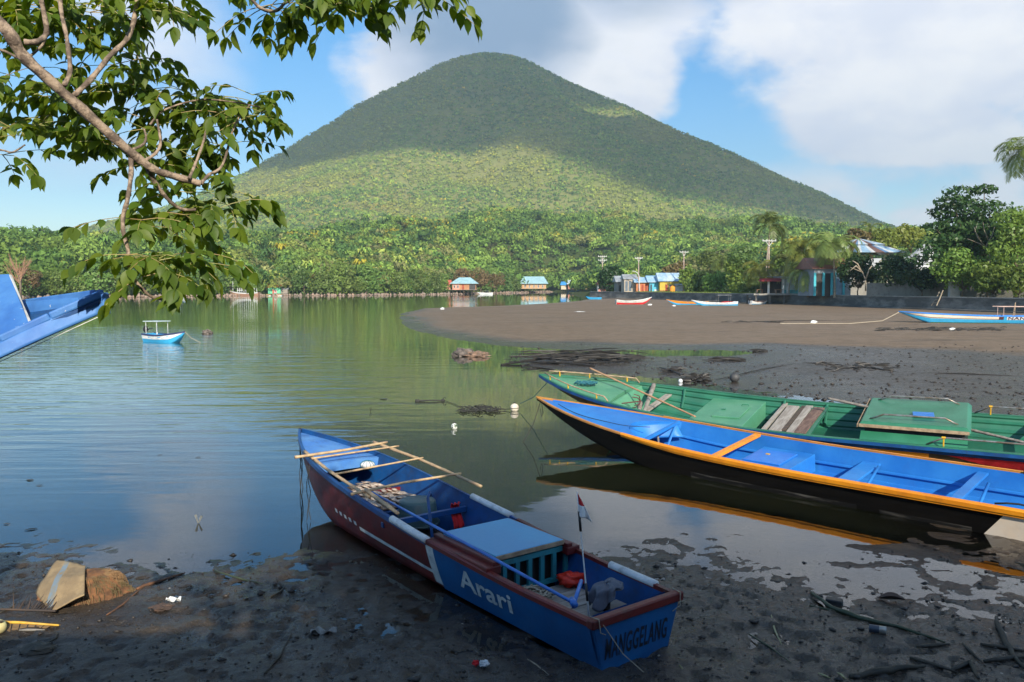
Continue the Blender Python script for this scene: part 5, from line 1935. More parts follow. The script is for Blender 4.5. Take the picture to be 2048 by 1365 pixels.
    mb = MB(); mb.bar((1.2, -3.2, 4.4), (3.6, -3.2, 7.0), .14, .14); mb.build('brace', W_('pale_post', (.42, .38, .30)), e)
    mb = MB()
    for k in range(8): mb.box((-3.2 + k * .6, -3.3, 6.3), (.08, .08, .7))
    mb.box((-1.1, -3.3, 6.65), (4.6, .1, .1)); mb.build('balustrade', W_('pink_render', (.55, .25, .2)), e)
    ms = [roof_mat('roof_light_blue', (.24, .38, .52)), roof_mat('roof_white', (.48, .52, .55)), roof_mat('roof_rust', (.14, .08, .07)), roof_mat('roof_blue', (.10, .20, .36))]
    def tier(zb, zt, ro_, ri, nm):
        mb = MB()
        cor = [(-1, -.85), (1, -.85), (1, .85), (-1, .85)]
        for s_ in range(4):
            a, b = cor[s_], cor[(s_ + 1) % 4]
            n = 16
            for k in range(n):
                mb.mi = [0, 1, 2, 1, 0, 3, 2][(k * 3 + s_) % 7]
                u0, u1 = k / n, (k + 1) / n
                A = Vector((a[0] + (b[0] - a[0]) * u0, a[1] + (b[1] - a[1]) * u0, 0)); B = Vector((a[0] + (b[0] - a[0]) * u1, a[1] + (b[1] - a[1]) * u1, 0))
                mb.add([A * ro_ + Vector((0, 0, zb)), B * ro_ + Vector((0, 0, zb)), B * ri + Vector((0, 0, zt)), A * ri + Vector((0, 0, zt))], [(0, 1, 2, 3)])
        mb.build(nm, ms, e, solid=.08)
    tier(7.1, 8.5, 5.9, 2.6, 'roof'); tier(8.5, 9.6, 3.3, .15, 'upper_roof')
    # white tarpaulin tent
    e = empty('tent', (0, 0, 0)); e.location = ((1800 - 1024) / FPX * 150, 150, GR); tag(e, 'large sagging white tarpaulin roof between the pavilion and the dark tree', 'tent')
    mb = MB()
    def tarp(u, v):
        x = -9 + 22 * u; y = -5 + 10 * v
        z = 6.6 + .2 * math.sin(u * 6) + 3.0 * math.exp(-((x - 4.5) / 2.4) ** 2) * (1 - abs(2 * v - 1) * .6) - 2.0 * abs(2 * v - 1) ** 1.5 * 1.2
        return (x, y, z)
    mb.grid(tarp, 40, 12); mb.build('tarpaulin', W_('grey_white_tarp', (.48, .49, .49), .2), e, smooth=True, solid=.03)
    for xx in (-8.5, -2, 4.5, 12):
        mb = MB(); mb.tube([(xx, -3.8, 0), (xx, -3.8, 6)], .08, 6); mb.build('pole', mat['rail_steel'], e)
    # garden wall and pillar behind the sea wall
    e = empty('garden_wall', (64, 100, GR)); tag(e, 'weathered grey garden wall half hidden by shrubs above the sea wall', 'wall')
    a = Vector(uy(1700, 586, 118)); b = Vector(uy(2080, 586, 98))
    a.z = b.z = 0; o = Vector((64, 100, 0))
    mb = MB(); mb.bar(a - o + Vector((2.5, 0, 1.0)), b - o + Vector((3.5, 0, 1.0)), .25, 2.0); mb.build('panel', W_('mossy_render', (.20, .20, .18), .6), e)
    p = Vector(uy(1894, 586, 104)); mb = MB(); mb.box((p.x - o.x + .9, p.y - o.y, 1.1), (1.3, .5, 2.2)); mb.build('pillar', W_('pale_pillar', (.36, .36, .34)), e)


town()


def utility_pole(px, ytop, ybase_z, y, arms, label, arm=1.6):
    X = (px - 1024) / FPX * y
    top = 3 + (575 - ytop) / FPX * y
    e = empty('utility_pole', (X, y, ybase_z)); tag(e, label, 'utility pole')
    h = top - ybase_z
    mb = MB(); mb.tube([(0, 0, -.3), (.05, 0, h * .5), (0, 0, h)], [.17, .15, .11], 8); mb.build('pole', pm('rust_pole', (.30, .19, .14), (.40, .34, .30), scale=1.5, rough=.7) if 'rust_pole' not in bpy.data.materials else bpy.data.materials['rust_pole'], e, smooth=True)
    wm = wall_mat('white_render', (.6, .62, .6))
    for k in range(arms):
        z = h - .3 - k * 1.1
        mb = MB(); mb.box((0, -.15, z), (2 * arm, .14, .14))
        mb.bar((-.9 * arm * .6, -.15, z), (0, -.15, z - 1.0), .08, .08); mb.bar((.9 * arm * .6, -.15, z), (0, -.15, z - 1.0), .08, .08)
        mb.build('crossarm', wm, e)
        for s_ in (-1, -.4, .4, 1):
            mb = MB(); mb.lathe([(0, 0), (.07, 0), (.09, .12), (.05, .26), (0, .28)], 8, (s_ * arm * .92, -.15, z + .07)); mb.build('insulator', wm, e)


utility_pole(1535, 480, GR, 152, 1, 'tallest utility pole, in front of the leaning palm beside the jetty shop', 1.3)
utility_pole(1366, 503, GR, 205, 1, 'utility pole with one white crossarm above the white shed', 1.1)
utility_pole(1276, 515, GR, 212, 1, 'utility pole with one crossarm behind the orange house', 1.0)
utility_pole(1204, 512, GR, 236, 2, 'utility pole with two crossarms beside the gazebo with the dark red roof', 1.3)
x = (1268 - 1024) / FPX * 211
e = empty('street_lamp', (x, 210, GR)); tag(e, 'thin curved white street lamp in front of the beige block house', 'street lamp')
mb = MB(); mb.tube([(1.2, 0, 0), (1.2, 0, 4.2), (.6, 0, 5.2), (-.2, 0, 5.6)], .08, 6); mb.build('pole', mat['white_paint'], e)
mb = MB(); mb.box((-.4, 0, 5.6), (.6, .25, .12)); mb.build('lamp_head', mat['white_paint'], e)


def power_lines():
    P = []
    for px, yt, y in ((1204, 516, 236), (1276, 519, 212), (1366, 507, 205), (1535, 484, 152)):
        P.append(Vector(((px - 1024) / FPX * y, y - .15, 3 + (575 - yt) / FPX * y)))
    for k, dx in enumerate((-1.0, 1.0)):
        mb = MB()
        o = P[0] + Vector((dx, 0, 0))
        pts = []
        for a, b in zip(P[:-1], P[1:]):
            for j in range(8):
                u = j / 8
                pts.append(a.lerp(b, u) + Vector((dx, 0, -1.6 * 4 * u * (1 - u) * .6)) - o)
        pts.append(P[-1] + Vector((dx, 0, 0)) - o)
        mb.tube(pts, .022, 4)
        ob = mb.build('power_line', mat['black'], None, loc=o)
        tag(ob, ('left-hand' if k == 0 else 'right-hand') + ' one of two sagging wires strung between the utility poles', 'power line')


power_lines()


# ---- far shore houses on stilts and the like
def far_shore():
    W_ = wall_mat
    lb = roof_mat('pale_cyan_roof', (.32, .52, .58), .15)
    wood = W_('orange_wood', (.42, .20, .09), .2); pink = W_('salmon_render', (.60, .26, .18), .15)
    y = 345
    house('stilt_house', 'salmon and wood house on stilts under a pale cyan hip roof', 905, 952, y, 8, .0, 4.6, wood, lb, 7.3, hip=3.6, ov=1.0, stilts=1.9,
          openings=((0, .32, 0, 2.5, 'panel', pink), (.05, .12, .7, 1.9, 'window', DK), (.2, .27, .7, 1.9, 'window', DK), (.42, .50, .0, 2.2, 'door', W_('red_door', (.32, .06, .03))), (.72, .98, .0, 2.4, 'veranda', DK)))
    house('stilt_hut', 'tiny salmon hut with a red roof just left of the salmon stilt house', 893, 901, y + 2, 4, .0, 4.2, pink, roof_mat('coral_roof', (.55, .12, .08)), 6.2, ov=.4, stilts=1.9, cat='hut')
    y = 440
    house('stilt_house', 'long wooden house on stilts under a wide pale cyan roof', 1043, 1092, y, 10, .0, 5.0, W_('tan_wood', (.52, .32, .16), .2), lb, 9.0, hip=2.2, ov=1.2, stilts=2.2,
          openings=tuple((u, u + .05, .5, 2.2, 'window', DK) for u in (.12, .3, .48, .66, .84)))
    y = 500
    house('stilt_house', 'yellow and red house on stilts with a bright blue roof, far down the channel', 1155, 1174, y, 8, .0, 6.0, W_('far_yellow', (.60, .42, .12), .1), roof_mat('bright_blue_roof', (.06, .32, .72), .05), 9.2, hip=2, ov=.9, stilts=1.8, openings=((.1, .3, .3, 2.2, 'window', DK), (.42, .58, 0, 2.2, 'door', W_('red_door', (.32, .06, .03))), (.7, .9, .3, 2.2, 'window', DK)))
    house('stilt_house', 'white-roofed pink house on stilts left of the bright blue roof', 1136, 1153, y + 3, 8, .0, 5.0, pink, roof_mat('white_roof', (.52, .60, .66), .1), 8.2, hip=1, ov=.9, stilts=1.8, openings=((.3, .5, 0, 2.0, 'door', DK),))
    house('stilt_house', 'smallest house of the far channel group, with a little blue roof', 1122, 1132, y + 5, 6, .0, 4.4, W_('cream_far', (.60, .52, .38), .1), roof_mat('bright_blue_roof', (.06, .32, .72), .05), 6.6, hip=1, ov=.7, stilts=1.6)
    y = 290
    house('shore_hut', 'small mint-green hut with red door and red roof on the far rocky shore', 537, 562, y, 4, .3, 2.7, W_('mint_render', (.16, .55, .34), .1), roof_mat('red_sheet_roof', (.55, .07, .05)), 3.9, ov=.3, cat='hut', openings=((.36, .46, 0, 1.9, 'door', W_('bright_red', (.6, .04, .04))), (.5, .7, .6, 1.7, 'window', W_('pink_shutter', (.6, .3, .3)))))
    house('lean_to', 'grey plank lean-to on the right side of the mint-green hut', 563, 576, y + .5, 3.5, .3, 2.0, mat['grey_wood'], rust_ := roof_mat('grey_sheet_roof', (.34, .37, .40)), 2.6, ov=.2, cat='shed')
    # rocks along the far waterline
    q = np.random.default_rng(4)
    lumps = []
    Vs = []; Fs = []; b = 0
    pts = POLY_LAND[14:34]
    pts = [p for p in POLY_LAND if -170 < p[0] < 26 and p[1] > 200 and p[1] < 540]
    base = np.array([[0, 0, .6], [.6, .1, 0], [-.1, .6, 0], [-.6, -.1, .05], [.1, -.6, 0], [0, 0, -.4]])
    tf = np.array([[0, 1, 2], [0, 2, 3], [0, 3, 4], [0, 4, 1], [5, 2, 1], [5, 3, 2], [5, 4, 3], [5, 1, 4]])
    for i in range(len(pts) - 1):
        a, c = np.array(pts[i]), np.array(pts[i + 1])
        L = np.linalg.norm(c - a)
        if L > 130: continue
        for k in range(int(L * 2.6)):
            p = a + (c - a) * q.random() + q.normal(size=2) * .8
            s_ = q.uniform(.4, 1.3)
            V = base * s_ * (1 + .35 * q.normal(size=(6, 1))) + np.array([p[0], p[1], .15])
            Vs.append(V); Fs.append(tf + b); b += 6
    o = np_mesh('shore_rocks', np.concatenate(Vs), np.concatenate(Fs), pm('shore_rock', (.33, .23, .17), (.20, .16, .13), scale=.5, rough=.9, bump=.3, bscale=2))
    tag(o, 'band of pinkish rocks and rubble along the far waterline', kind='stuff')


far_shore()


# ---- trees of the far shore: one by one
def shore_trees():
    q = random.Random(21)
    protos = []
    lab = 'green broadleaf tree in the forest edge along the far shore'
    for v in range(5):
        lumps = []
        for k in range(9):
            a = q.uniform(0, 2 * PI); rr = q.uniform(0, 3.0)
            lumps.append(((rr * math.cos(a), rr * math.sin(a) * .8, q.uniform(2.2, 8.5) - rr * .5), (q.uniform(1.6, 2.7), q.uniform(1.6, 2.7), q.uniform(1.3, 2.1))))
        lumps.append(((0, 0, 3.0), (4.2, 3.6, 3.0)))
        protos.append(make_tree('shore_tree', lumps, 1500, .42, mat['leaf_shore'], lab, 'tree', 'trees along the far shore', seed=50 + v, trunk=.3))
    line = [(-60, 600, 196), (100, 598, 0), (200, 596, 0)]
    pts = [p for p in POLY_LAND if -230 < p[0] < 27 and 205 < p[1] < 545]
    # keep the bay side chain in order
    spots = []
    for i in range(len(pts) - 1):
        a, c = Vector(pts[i]), Vector(pts[i + 1])
        L = (c - a).length
        if L > 140: continue
        d = (c - a).normalized(); nr = Vector((-d.y, d.x)) 
        t = q.uniform(1, 3)
        while t < L:
            p = a + d * t
            # step inland
            if nr.y < 0: nr = -nr
            p = p + nr * q.uniform(3.0, 8.5)
            spots.append(p)
            t += q.uniform(4.2, 6.8)
    used = [0] * 5
    for i, p in enumerate(spots):
        px = 1024 + FPX * p.x / p.y
        skip = any(a < px < b for a, b in ((528, 582), (888, 962), (1036, 1100), (1118, 1182)))
        if px < -60 or px > 1200: continue
        if skip: p = p + Vector((0, 12))
        v = i % 5
        o = protos[v] if not used[v] else copy_tree(protos[v])
        used[v] = 1
        where = ('at the far left, behind the blue boat bow' if px < 210 else 'left of the mint-green hut' if px < 528 else 'right behind the mint-green hut' if px < 582 else
                 'between the mint-green hut and the salmon stilt house' if px < 888 else 'around the salmon stilt house' if px < 1036 else 'behind the long wooden stilt house' if px < 1100 else 'beside the houses far down the channel')
        o['label'] = 'green broadleaf tree on the far shore ' + where
        o['group'] = 'far shore trees ' + where
        o.location = (p.x, p.y, max(.3, hz(p.x, p.y) - .3))
        s_ = q.uniform(.78, 1.35)
        o.scale = (s_ * q.uniform(.9, 1.2), s_, s_ * q.uniform(.85, 1.15))
        o.rotation_euler.z = q.uniform(0, 6.28)
    # browning trees by the salmon stilt house
    for px, y, s_, l in ((928, 362, 1.25, 'tallest browning tree behind the salmon stilt house'), (962, 366, 1.1, 'rust-brown tree right of the salmon stilt house'), (992, 368, .95, 'low rust-brown tree leaning over the small white boat on the far shore'), (645, 296, .9, 'tan withering tree among green ones right of the mint-green hut'), (60, 224, .8, 'dry brown shrubby tree at the far left shore')):
        lumps = [((q.uniform(-2.5, 2.5), q.uniform(-2, 2), q.uniform(3, 9)), (q.uniform(1.6, 2.6), 2, q.uniform(1.2, 2))) for k in range(8)]
        o = make_tree('browning_tree', lumps, 1500, .40, mat['leaf_brown'], l, 'tree', None, seed=int(px), trunk=.3)
        x = (px - 1024) / FPX * y
        o.location = (x, y, max(.3, hz(x, y))); o.scale = (s_, s_, s_)
    # bare tree at the far left
    x = (42 - 1024) / FPX * 212
    e = empty('dead_tree', (x, 212, .4)); tag(e, 'bare reddish dead tree on the bank at the far left', 'tree')
    mb = MB()
    mb.tube([(0, 0, -.5), (.2, 0, 3), (-.1, 0, 6)], [.36, .28, .2], 8)
    mb.build('trunk', mat['bark'], e, smooth=True)
    mb = MB()
    for k in range(26):
        a = q.uniform(0, 6.28); r_ = q.uniform(1, 4.2); z0 = q.uniform(3, 6)
        d = Vector((math.cos(a), math.sin(a), 0))
        p1 = Vector((0, 0, z0)) + d * r_ * .4 + Vector((0, 0, 1.4)); p2 = Vector((0, 0, z0)) + d * r_ + Vector((0, 0, q.uniform(3, 6.5)))
        mb.tube([(0, 0, z0), p1, p2], [.16, .09, .03], 5)
        for j in range(3):
            p3 = p1.lerp(p2, q.random()) + Vector((q.uniform(-1, 1), q.uniform(-1, 1), q.uniform(.2, 1.6)))
            mb.tube([p1.lerp(p2, .4), p3], [.05, .015], 4)
    mb.build('branches', pm('reddish_twigs', (.32, .17, .10), (.25, .15, .09), rough=.9), e)


shore_trees()


# ---- vegetation behind the sea wall
def town_trees():
    q = random.Random(77)
    def at(px, y, z=GR, dx=0): return ((px - 1024) / FPX * y + dx, y, z)
    def m_(px0, px1, y): return (px1 - px0) / FPX * y
    def lump_px(px, py, rx, ry, y, base):
        p = uy(px, py, y)
        return ((p.x - base[0], q.uniform(-1.2, 1.2), p.z - base[2]), (rx / FPX * y, rx / FPX * y * .8, ry / FPX * y))
    # big dark tree on the right: layered umbrella boughs
    b = at(1962, 106)
    L = [lump_px(*v, 106, b) for v in ((1925, 385, 30, 13), (1965, 380, 26, 9), (1900, 405, 34, 12), (1890, 425, 28, 12), (1935, 420, 36, 18), (1980, 425, 40, 24), (1870, 455, 24, 9), (1915, 450, 38, 17), (1960, 462, 46, 26),
                                    (1865, 490, 32, 15), (1905, 485, 40, 20), (1950, 500, 40, 24), (1862, 510, 28, 14), (1990, 470, 40, 30), (2030, 470, 34, 30), (1840, 520, 22, 9), (1915, 525, 40, 18), (1935, 480, 50, 60))]
    make_tree('broadleaf_tree', L, 7000, .30, mat['leaf_dark'], 'large dark spreading tree above the sea wall on the right', base=b, seed=5, trunk=.5)
    b = at(2030, 100)
    L = [lump_px(*v, 100, b) for v in ((2010, 440, 30, 16), (2045, 435, 30, 18), (2020, 465, 34, 22), (2050, 480, 40, 30), (2005, 500, 30, 22), (2040, 520, 40, 26))]
    make_tree('broadleaf_tree', L, 3600, .26, mat['leaf_mid'], 'lighter green tree with fine leaves at the right edge, behind the bare white branches', base=b, seed=6, trunk=.3)
    # round-headed shrubs along the wall
    for k, (px, py, rx, ry, y, mm, lab, n) in enumerate((
            (1715, 535, 30, 26, 122, 'leaf_dark', 'dark shrub with pale branches right of the cyan door frames', 1500),
            (1790, 535, 42, 26, 116, 'leaf_dark', 'wide dark green shrub above the sea wall, left of the ladder', 2000),
            (1842, 545, 34, 22, 110, 'leaf_dark', 'dark shrub above the sea wall right behind the ladder head', 1400),
            (1925, 530, 44, 34, 103, 'leaf_mid', 'mid green glossy bush under the large dark tree', 2600),
            (1985, 545, 34, 30, 100, 'leaf_mid', 'bright green bush above the sea wall near the right edge', 1800),
            (2035, 550, 40, 30, 97, 'leaf_yel', 'yellow-green bush in the right corner above the sea wall', 1800),
            (1775, 478, 34, 22, 170, 'leaf_yel', 'round yellow-green tree behind the pavilion, left one of the bright pair', 1300),
            (1818, 472, 34, 24, 172, 'leaf_yel', 'round yellow-green tree behind the white tarpaulin', 1500),
            (1722, 478, 34, 20, 175, 'leaf_brown', 'brownish green tree directly behind the striped pavilion roof', 1200),
            (1222, 548, 20, 24, 236, 'leaf_dark', 'dense round green tree beside the gazebo at the far end of the wall', 1600),
            (1378, 552, 14, 26, 203, 'leaf_mid', 'upright green shrub right of the white shed', 900),
            (1400, 560, 24, 20, 190, 'leaf_mid', 'broad leafy shrub between the white shed and the hedge palms', 1100),
            (1440, 560, 30, 22, 176, 'leaf_mid', 'leafy shrub in the hedge behind the wall, left of the yellow one', 1300),
            (1478, 545, 26, 32, 168, 'leaf_yel', 'tall yellow-green shrub in the hedge left of the jetty', 1500),
            (1505, 560, 26, 22, 160, 'leaf_mid', 'leafy green bush just left of the jetty deck', 1200),
            (1600, 545, 26, 30, 158, 'leaf_dark', 'dark bush behind the jetty shop under the palms', 1300),
            (1560, 520, 24, 22, 175, 'leaf_mid', 'green tree behind the tallest utility pole', 1000),
            (1350, 535, 20, 18, 228, 'leaf_brown', 'brownish tree behind the yellow house roof', 800),
            (1420, 520, 34, 20, 230, 'leaf_shore', 'low green tree behind the hedge left of the palms', 1100),
            (1480, 510, 40, 20, 232, 'leaf_shore', 'green tree behind the yellow-green shrub', 1100),
            (1620, 500, 50, 22, 235, 'leaf_shore', 'green tree crown showing behind the palm cluster', 1400),
            (1690, 490, 40, 20, 236, 'leaf_shore', 'green tree crown left of the striped pavilion', 1200),
            (1900, 490, 60, 30, 200, 'leaf_shore', 'pale green tree crown far behind the large dark tree', 1400),
            (2010, 500, 60, 40, 200, 'leaf_shore', 'pale green tree crown far behind the right edge trees', 1400))):
        bz = GR
        b = at(px, y)
        L = []
        if py > 520: rx *= 1.3; n = int(n * 1.5); py += 8; ry *= 1.2
        for j in range(9):
            a = q.uniform(0, 6.28); rr = q.uniform(.3, .75)
            L.append(lump_px(px + rx * rr * math.cos(a), py - ry * .1 + ry * rr * math.sin(a) * .8, rx * .45, ry * .42, y, b))
        L.append(lump_px(px, py + 6, rx * .75, ry * .8, y, b))
        make_tree('shrub' if y < 125 and ry < 36 else 'tree', L, n, .24 * y / 130 + .06, mat[mm], lab, 'shrub' if y < 125 and ry < 36 else 'tree', base=b, seed=200 + k, trunk=.12)
    # pale bare branches before the light green tree
    b = at(1972, 102.5)
    e = empty('bare_tree', b); tag(e, 'leafless white-barked tree standing before the light green tree on the right', 'tree')
    mb = MB(); P = lambda px, py: Vector(uy(px, py, 102.5)) - Vector(b)
    mb.tube([(0, 0, -.2), P(1975, 545), P(1980, 515), P(1972, 492)], [.15, .13, .11, .09], 7); mb.build('trunk', mat['pale_bark'], e, smooth=True)
    for pts in (((1972, 492), (1985, 470), (1990, 450)), ((1972, 495), (1955, 475), (1948, 455)), ((1975, 500), (1960, 488), (1935, 478)), ((1980, 515), (2000, 505), (2015, 480)), ((1978, 520), (1950, 515), (1925, 505)), ((1976, 480), (1968, 460), (1966, 445)), ((1960, 480), (1950, 462), (1955, 447))):
        mb = MB(); mb.tube([P(*p) for p in pts], [.08, .05, .02], 6); mb.build('branch', mat['pale_bark'], e, smooth=True)
    b = at(1730, 118)
    e = empty('bare_tree', b); tag(e, 'pale twisted leafless branches in front of the shrub by the cyan door frames', 'tree')
    mb = MB(); P2 = lambda px, py: Vector(uy(px, py, 117)) - Vector(b)
    for pts in (((1731, 583), (1731, 560), (1725, 545), (1700, 535)), ((1731, 560), (1738, 540), (1745, 530)), ((1725, 545), (1712, 532), (1700, 542)), ((1722, 542), (1715, 528), (1705, 522))):
        mb.tube([P2(*p) for p in pts], [.12, .1, .07, .03][:len(pts)], 5)
    mb.build('branches', mat['pale_bark'], e, smooth=True)
    # coconut palms
    T = lambda px, py, y: 3 + (575 - py) / FPX * y
    for k, (px, py, y, fl, lean, lm, lab, nf) in enumerate((
            (1537, 452, 158, 4.0, (.8, 0), 'palm_leaf', 'tall wind-blown coconut palm behind the tallest utility pole', 17),
            (1516, 538, 150, 3.2, (-.5, 0), 'palm_yellow', 'short yellowing palm in front of the jetty shop', 18),
            (1600, 500, 140, 3.9, (-.8, 0), 'palm_yellow', 'yellow-green palm left of the tall palm before the guest house', 20),
            (1618, 545, 133, 3.6, (.3, 0), 'palm_leaf', 'low broad palm in front of the shop teal wall', 18),
            (1662, 490, 126, 3.8, (-.5, 0), 'palm_leaf', 'palm standing right in front of the cyan door frames', 20),
            (1580, 525, 146, 3.4, (.3, 0), 'palm_leaf', 'palm between the jetty shop roof and the yellow-green palm', 16),
            (1442, 528, 182, 3.2, (.2, 0), 'palm_leaf', 'dark palm rising from the hedge behind the wall', 15),
            (1420, 552, 186, 3.0, (.2, 0), 'palm_leaf', 'low palm in the hedge, left of the dark palm', 15),
            (2046, 312, 112, 3.9, (-1.6, 0), 'palm_leaf', 'very tall coconut palm cut by the right edge of the view', 20),
            (1790, 515, 118, 1.8, (.2, 0), 'palm_leaf', 'small banana-like palm before the white tarpaulin', 9),
            (1735, 458, 178, 2.4, (.2, 0), 'palm_leaf', 'palm top peeping over the brownish tree behind the pavilion', 14))):
        z = T(px, py, y) - GR
        o = make_palm(at(px, y, GR, -lean[0]), 300 + k, lab, None, lm, fl=fl * 1.32, h=z, lean=lean, nf=int(nf * 1.35), r=.17 if z > 6 else .13)
    # grass verge on the wall top left of the jetty
    g_ = np.random.default_rng(2)
    n = 5000
    t = g_.random(n)
    yv = 150 + 58 * t
    wx = np.interp(yv, [p[1] for p in WALL][::-1], [p[0] for p in WALL][::-1])
    x = wx + .8 + g_.random(n) * 3.5
    s_ = g_.uniform(.15, .45, n)
    a = g_.random(n) * 6.28
    V = np.stack([np.stack([x - .2 * np.cos(a), yv - .2 * np.sin(a), np.full(n, GR - .02)], 1), np.stack([x + .2 * np.cos(a), yv + .2 * np.sin(a), np.full(n, GR - .02)], 1), np.stack([x, yv, GR + s_], 1)], 1).reshape(-1, 3)
    o = np_mesh('grass', V, np.arange(3 * n).reshape(-1, 3), mat['leaf_yel']); tag(o, 'grass verge along the top of the sea wall', kind='stuff')


town_trees()


# ---- small boats
def small_boat(name, label, px0, px1, y, L, w, z0, zb, hullm, inm, rimm, th=0.0, band=None, group=None, zs=.08, draft=.04, flip=False, canopy=None, ro=0, cat='boat', zoff=0.0, rise=.72, a=.35):
    """px0,px1 only centre it; th is the heading of the bow"""
    xc = ((px0 + px1) / 2 - 1024) / FPX * y
    H = Hull(xc - math.cos(th) * L / 2, y - math.sin(th) * L / 2, th, L, w, .78, a, 2.4, z0, zb, .35, 2.0, ro=ro, zs=zs, draft=draft, flare=.62, floor=.08, rise=rise, rq=1.6, zoff=zoff)
    r = H.root(name, label, cat, group)
    H.outer('hull', hullm, r, n=24)
    H.inner('lining', inm, r, n=20)
    H.gunwale('gunwale', rimm, r, 0, 1, out=.03, inn=.03, up=.03, dn=.05, n=24)
    mb = MB(); b = H.side(0, 1).y
    mb.hexa([(-.04, -b, -draft), (.02, -b, -draft), (.02, b, -draft), (-.04, b, -draft), (-.05, -H.W(0), H.Z(0)), (.02, -H.W(0), H.Z(0)), (.02, H.W(0), H.Z(0)), (-.05, H.W(0), H.Z(0))]); mb.build('transom', hullm, r)
    if band:
        for sg in (1, -1): H.strip('painted_band', band[0], r, .0, .985, band[1], band[2], sg, off=.008, n=24)
    for t in (.25, .5, .68):
        mb = MB(); mb.box((t * L, 0, H.Z(t) - .12), (.22, 2 * H.W(t) - .04, .04)); mb.build('thwart', inm, r)
    H.deck('foredeck', inm, r, .80, .985, drop=.03, n=8)
    return H, r


def canopy(H, r, x0, x1, w, h, roofm, postm, sag=.0, z=None):
    cp = empty('canopy', (0, 0, 0)); cp.parent = r
    for x in (x0, x1):
        for sg in (1, -1):
            mb = MB(); zz = H.Z(x / H.L)
            mb.tube([(x, sg * w, zz - .05), (x, sg * w, zz + h)], .013 if H.L < 3 else .022, 6); mb.build('post', postm, cp)
    z = H.Z((x0 + x1) / 2 / H.L) + h
    if roofm:
        mb = MB(); mb.box(((x0 + x1) / 2, 0, z + .03), (x1 - x0 + .3, 2 * w + .16, .04)); mb.build('roof', roofm, cp, bevel=.01)
    else:
        for sg in (1, -1):
            mb = MB(); mb.tube([(x0 - .1, sg * w, z), (x1 + .4, sg * w, z)], .028, 6); mb.build('top_rail', postm, cp)


def outboard(H, r, sc=1.0):
    e = empty('outboard_motor', H.world((-.12, 0, H.Z(0)))); e.rotation_euler.z = H.th; e.scale = (sc, sc, sc)
    mb = MB(); mb.blob((-.05, 0, .28), .2, 2, 12, 8, .15, 2, (.95, .75, 1.1)); mb.build('cowling', mat['black'], e, smooth=True)
    mb = MB(); mb.box((-.05, 0, -.15), (.10, .08, .6)); mb.build('leg', mat['black'], e)
    mb = MB(); mb.tube([(.05, 0, .25), (.55, .05, .36)], .03, 6); mb.build('tiller', mat['black'], e)
    return e


# moored boat with awning, left (bow to the right, slightly toward us)
H_, r_ = small_boat('motorboat', 'small blue and white motorboat with a flat awning moored on the open water at left', 290, 372, 43.6, 2.75, .55, .40, .60, mat['cyan_hull'], mat['lid_blue'], pm('dark_rim', (.02, .03, .10), rough=.4), th=R(-24), band=(mat['white_paint'], .05, .52), zs=.05, draft=.08, rise=.68, a=.45)
canopy(H_, r_, .30, 1.1, .38, .70, roof_mat('awning_white', (.45, .55, .56), .1), mat['white_paint'])
o = outboard(H_, r_, .8); tag(o, 'black outboard motor on the stern of the moored blue and white motorboat', 'outboard motor')
mb = MB(); a = H_.world((H_.L, 0, H_.Z(1))); mb.tube([Vector((0, 0, 0)), Vector((.3, .1, -.35)), Vector((.9, .2, -.68))], .012, 5)
o = mb.build('mooring_line', mat['rope'], None, loc=a); tag(o, 'pale mooring line from the bow of the moored blue and white motorboat', 'rope')

# long cyan and cream boat on the flat, right
HN = Hull(44.089, 64.584, 2.895, 11.722, 1.0, 1.0, .70, 3.0, .62, .93, .375, 1.53, draft=.02, flare=.70, floor=.10, rise=.80, rq=1.2, zoff=.05)
rN = HN.root('longboat', 'long cyan and cream boat lettered NANDA lying on the mudflat at the right edge', 'boat')
HN.outer('hull', mat['cyan_hull'], rN); HN.inner('lining', mat['blue_in'], rN)
HN.gunwale('gunwale', mat['blue_in'], rN, 0, 1, out=.03, inn=.04, up=.02, dn=.06)
for sg in (1, -1):
    HN.strip('cream_band', mat['cream'], rN, .36, .993, .08, .50, sg, off=.008, n=30)
    HN.strip('maroon_line', mat['maroon'], rN, .36, .95, .40, .46, sg, off=.012, n=30)
    HN.strip('maroon_block', mat['maroon'], rN, .345, .375, .10, .50, sg, off=.012, n=3)
    p = HN.strip('name_board', mat['white_paint'], rN, .10, .325, .08, .52, sg, off=.010, n=10)
    if sg == 1:
        V, F, wd = text_mesh('NANDA', .26, 1.5, bold=.008, space=1.15)
        mb = MB(); x0 = 3.72; span = 2.1
        mb.add([HN.side((x0 - vx / wd * span) / HN.L, .47 - vy * 1.9, 1, .0165) for vx, vy in V], F)
        mb.build('lettering', mat['maroon'], p)
    HN.strip('algae_band', mat['algae'], rN, .3, .80, .92, 1.0, sg, off=.010, n=20)
HN.deck('foredeck', mat['blue_in'], rN, .70, .99, drop=.03)
canopy(HN, rN, .6, 4.0, .72, .75, None, pm('frame_rose_wood', (.52, .36, .30), rough=.6))
for x in (3.0, 3.12):
    mb = MB(); mb.tube([(x, .1, .6), (2.98, .1, 1.72)], .03, 6); mb.build('stay', mat['tan_edge'], rN)
for x in (5.5, 7.2, 2.0):
    mb = MB(); mb.box((x, 0, .5), (.2, 1.9, .04)); mb.build('thwart', mat['blue_in'], rN)
mb = MB(); a = HN.world((HN.L - .05, 0, HN.Z(1) - .08)); b = Vector((*un(1700, 648, .05), .07)); c = Vector((*un(1560, 648, .05), .07))
mb.tube([Vector((0, 0, 0)), (b - a) * .35 + Vector((0, 0, -.4)), b - a, c - a], .03, 5)
o = mb.build('mooring_line', mat['rope'], None, loc=a); tag(o, 'pale mooring line lying across the flat from the bow of the cyan and cream boat', 'rope')

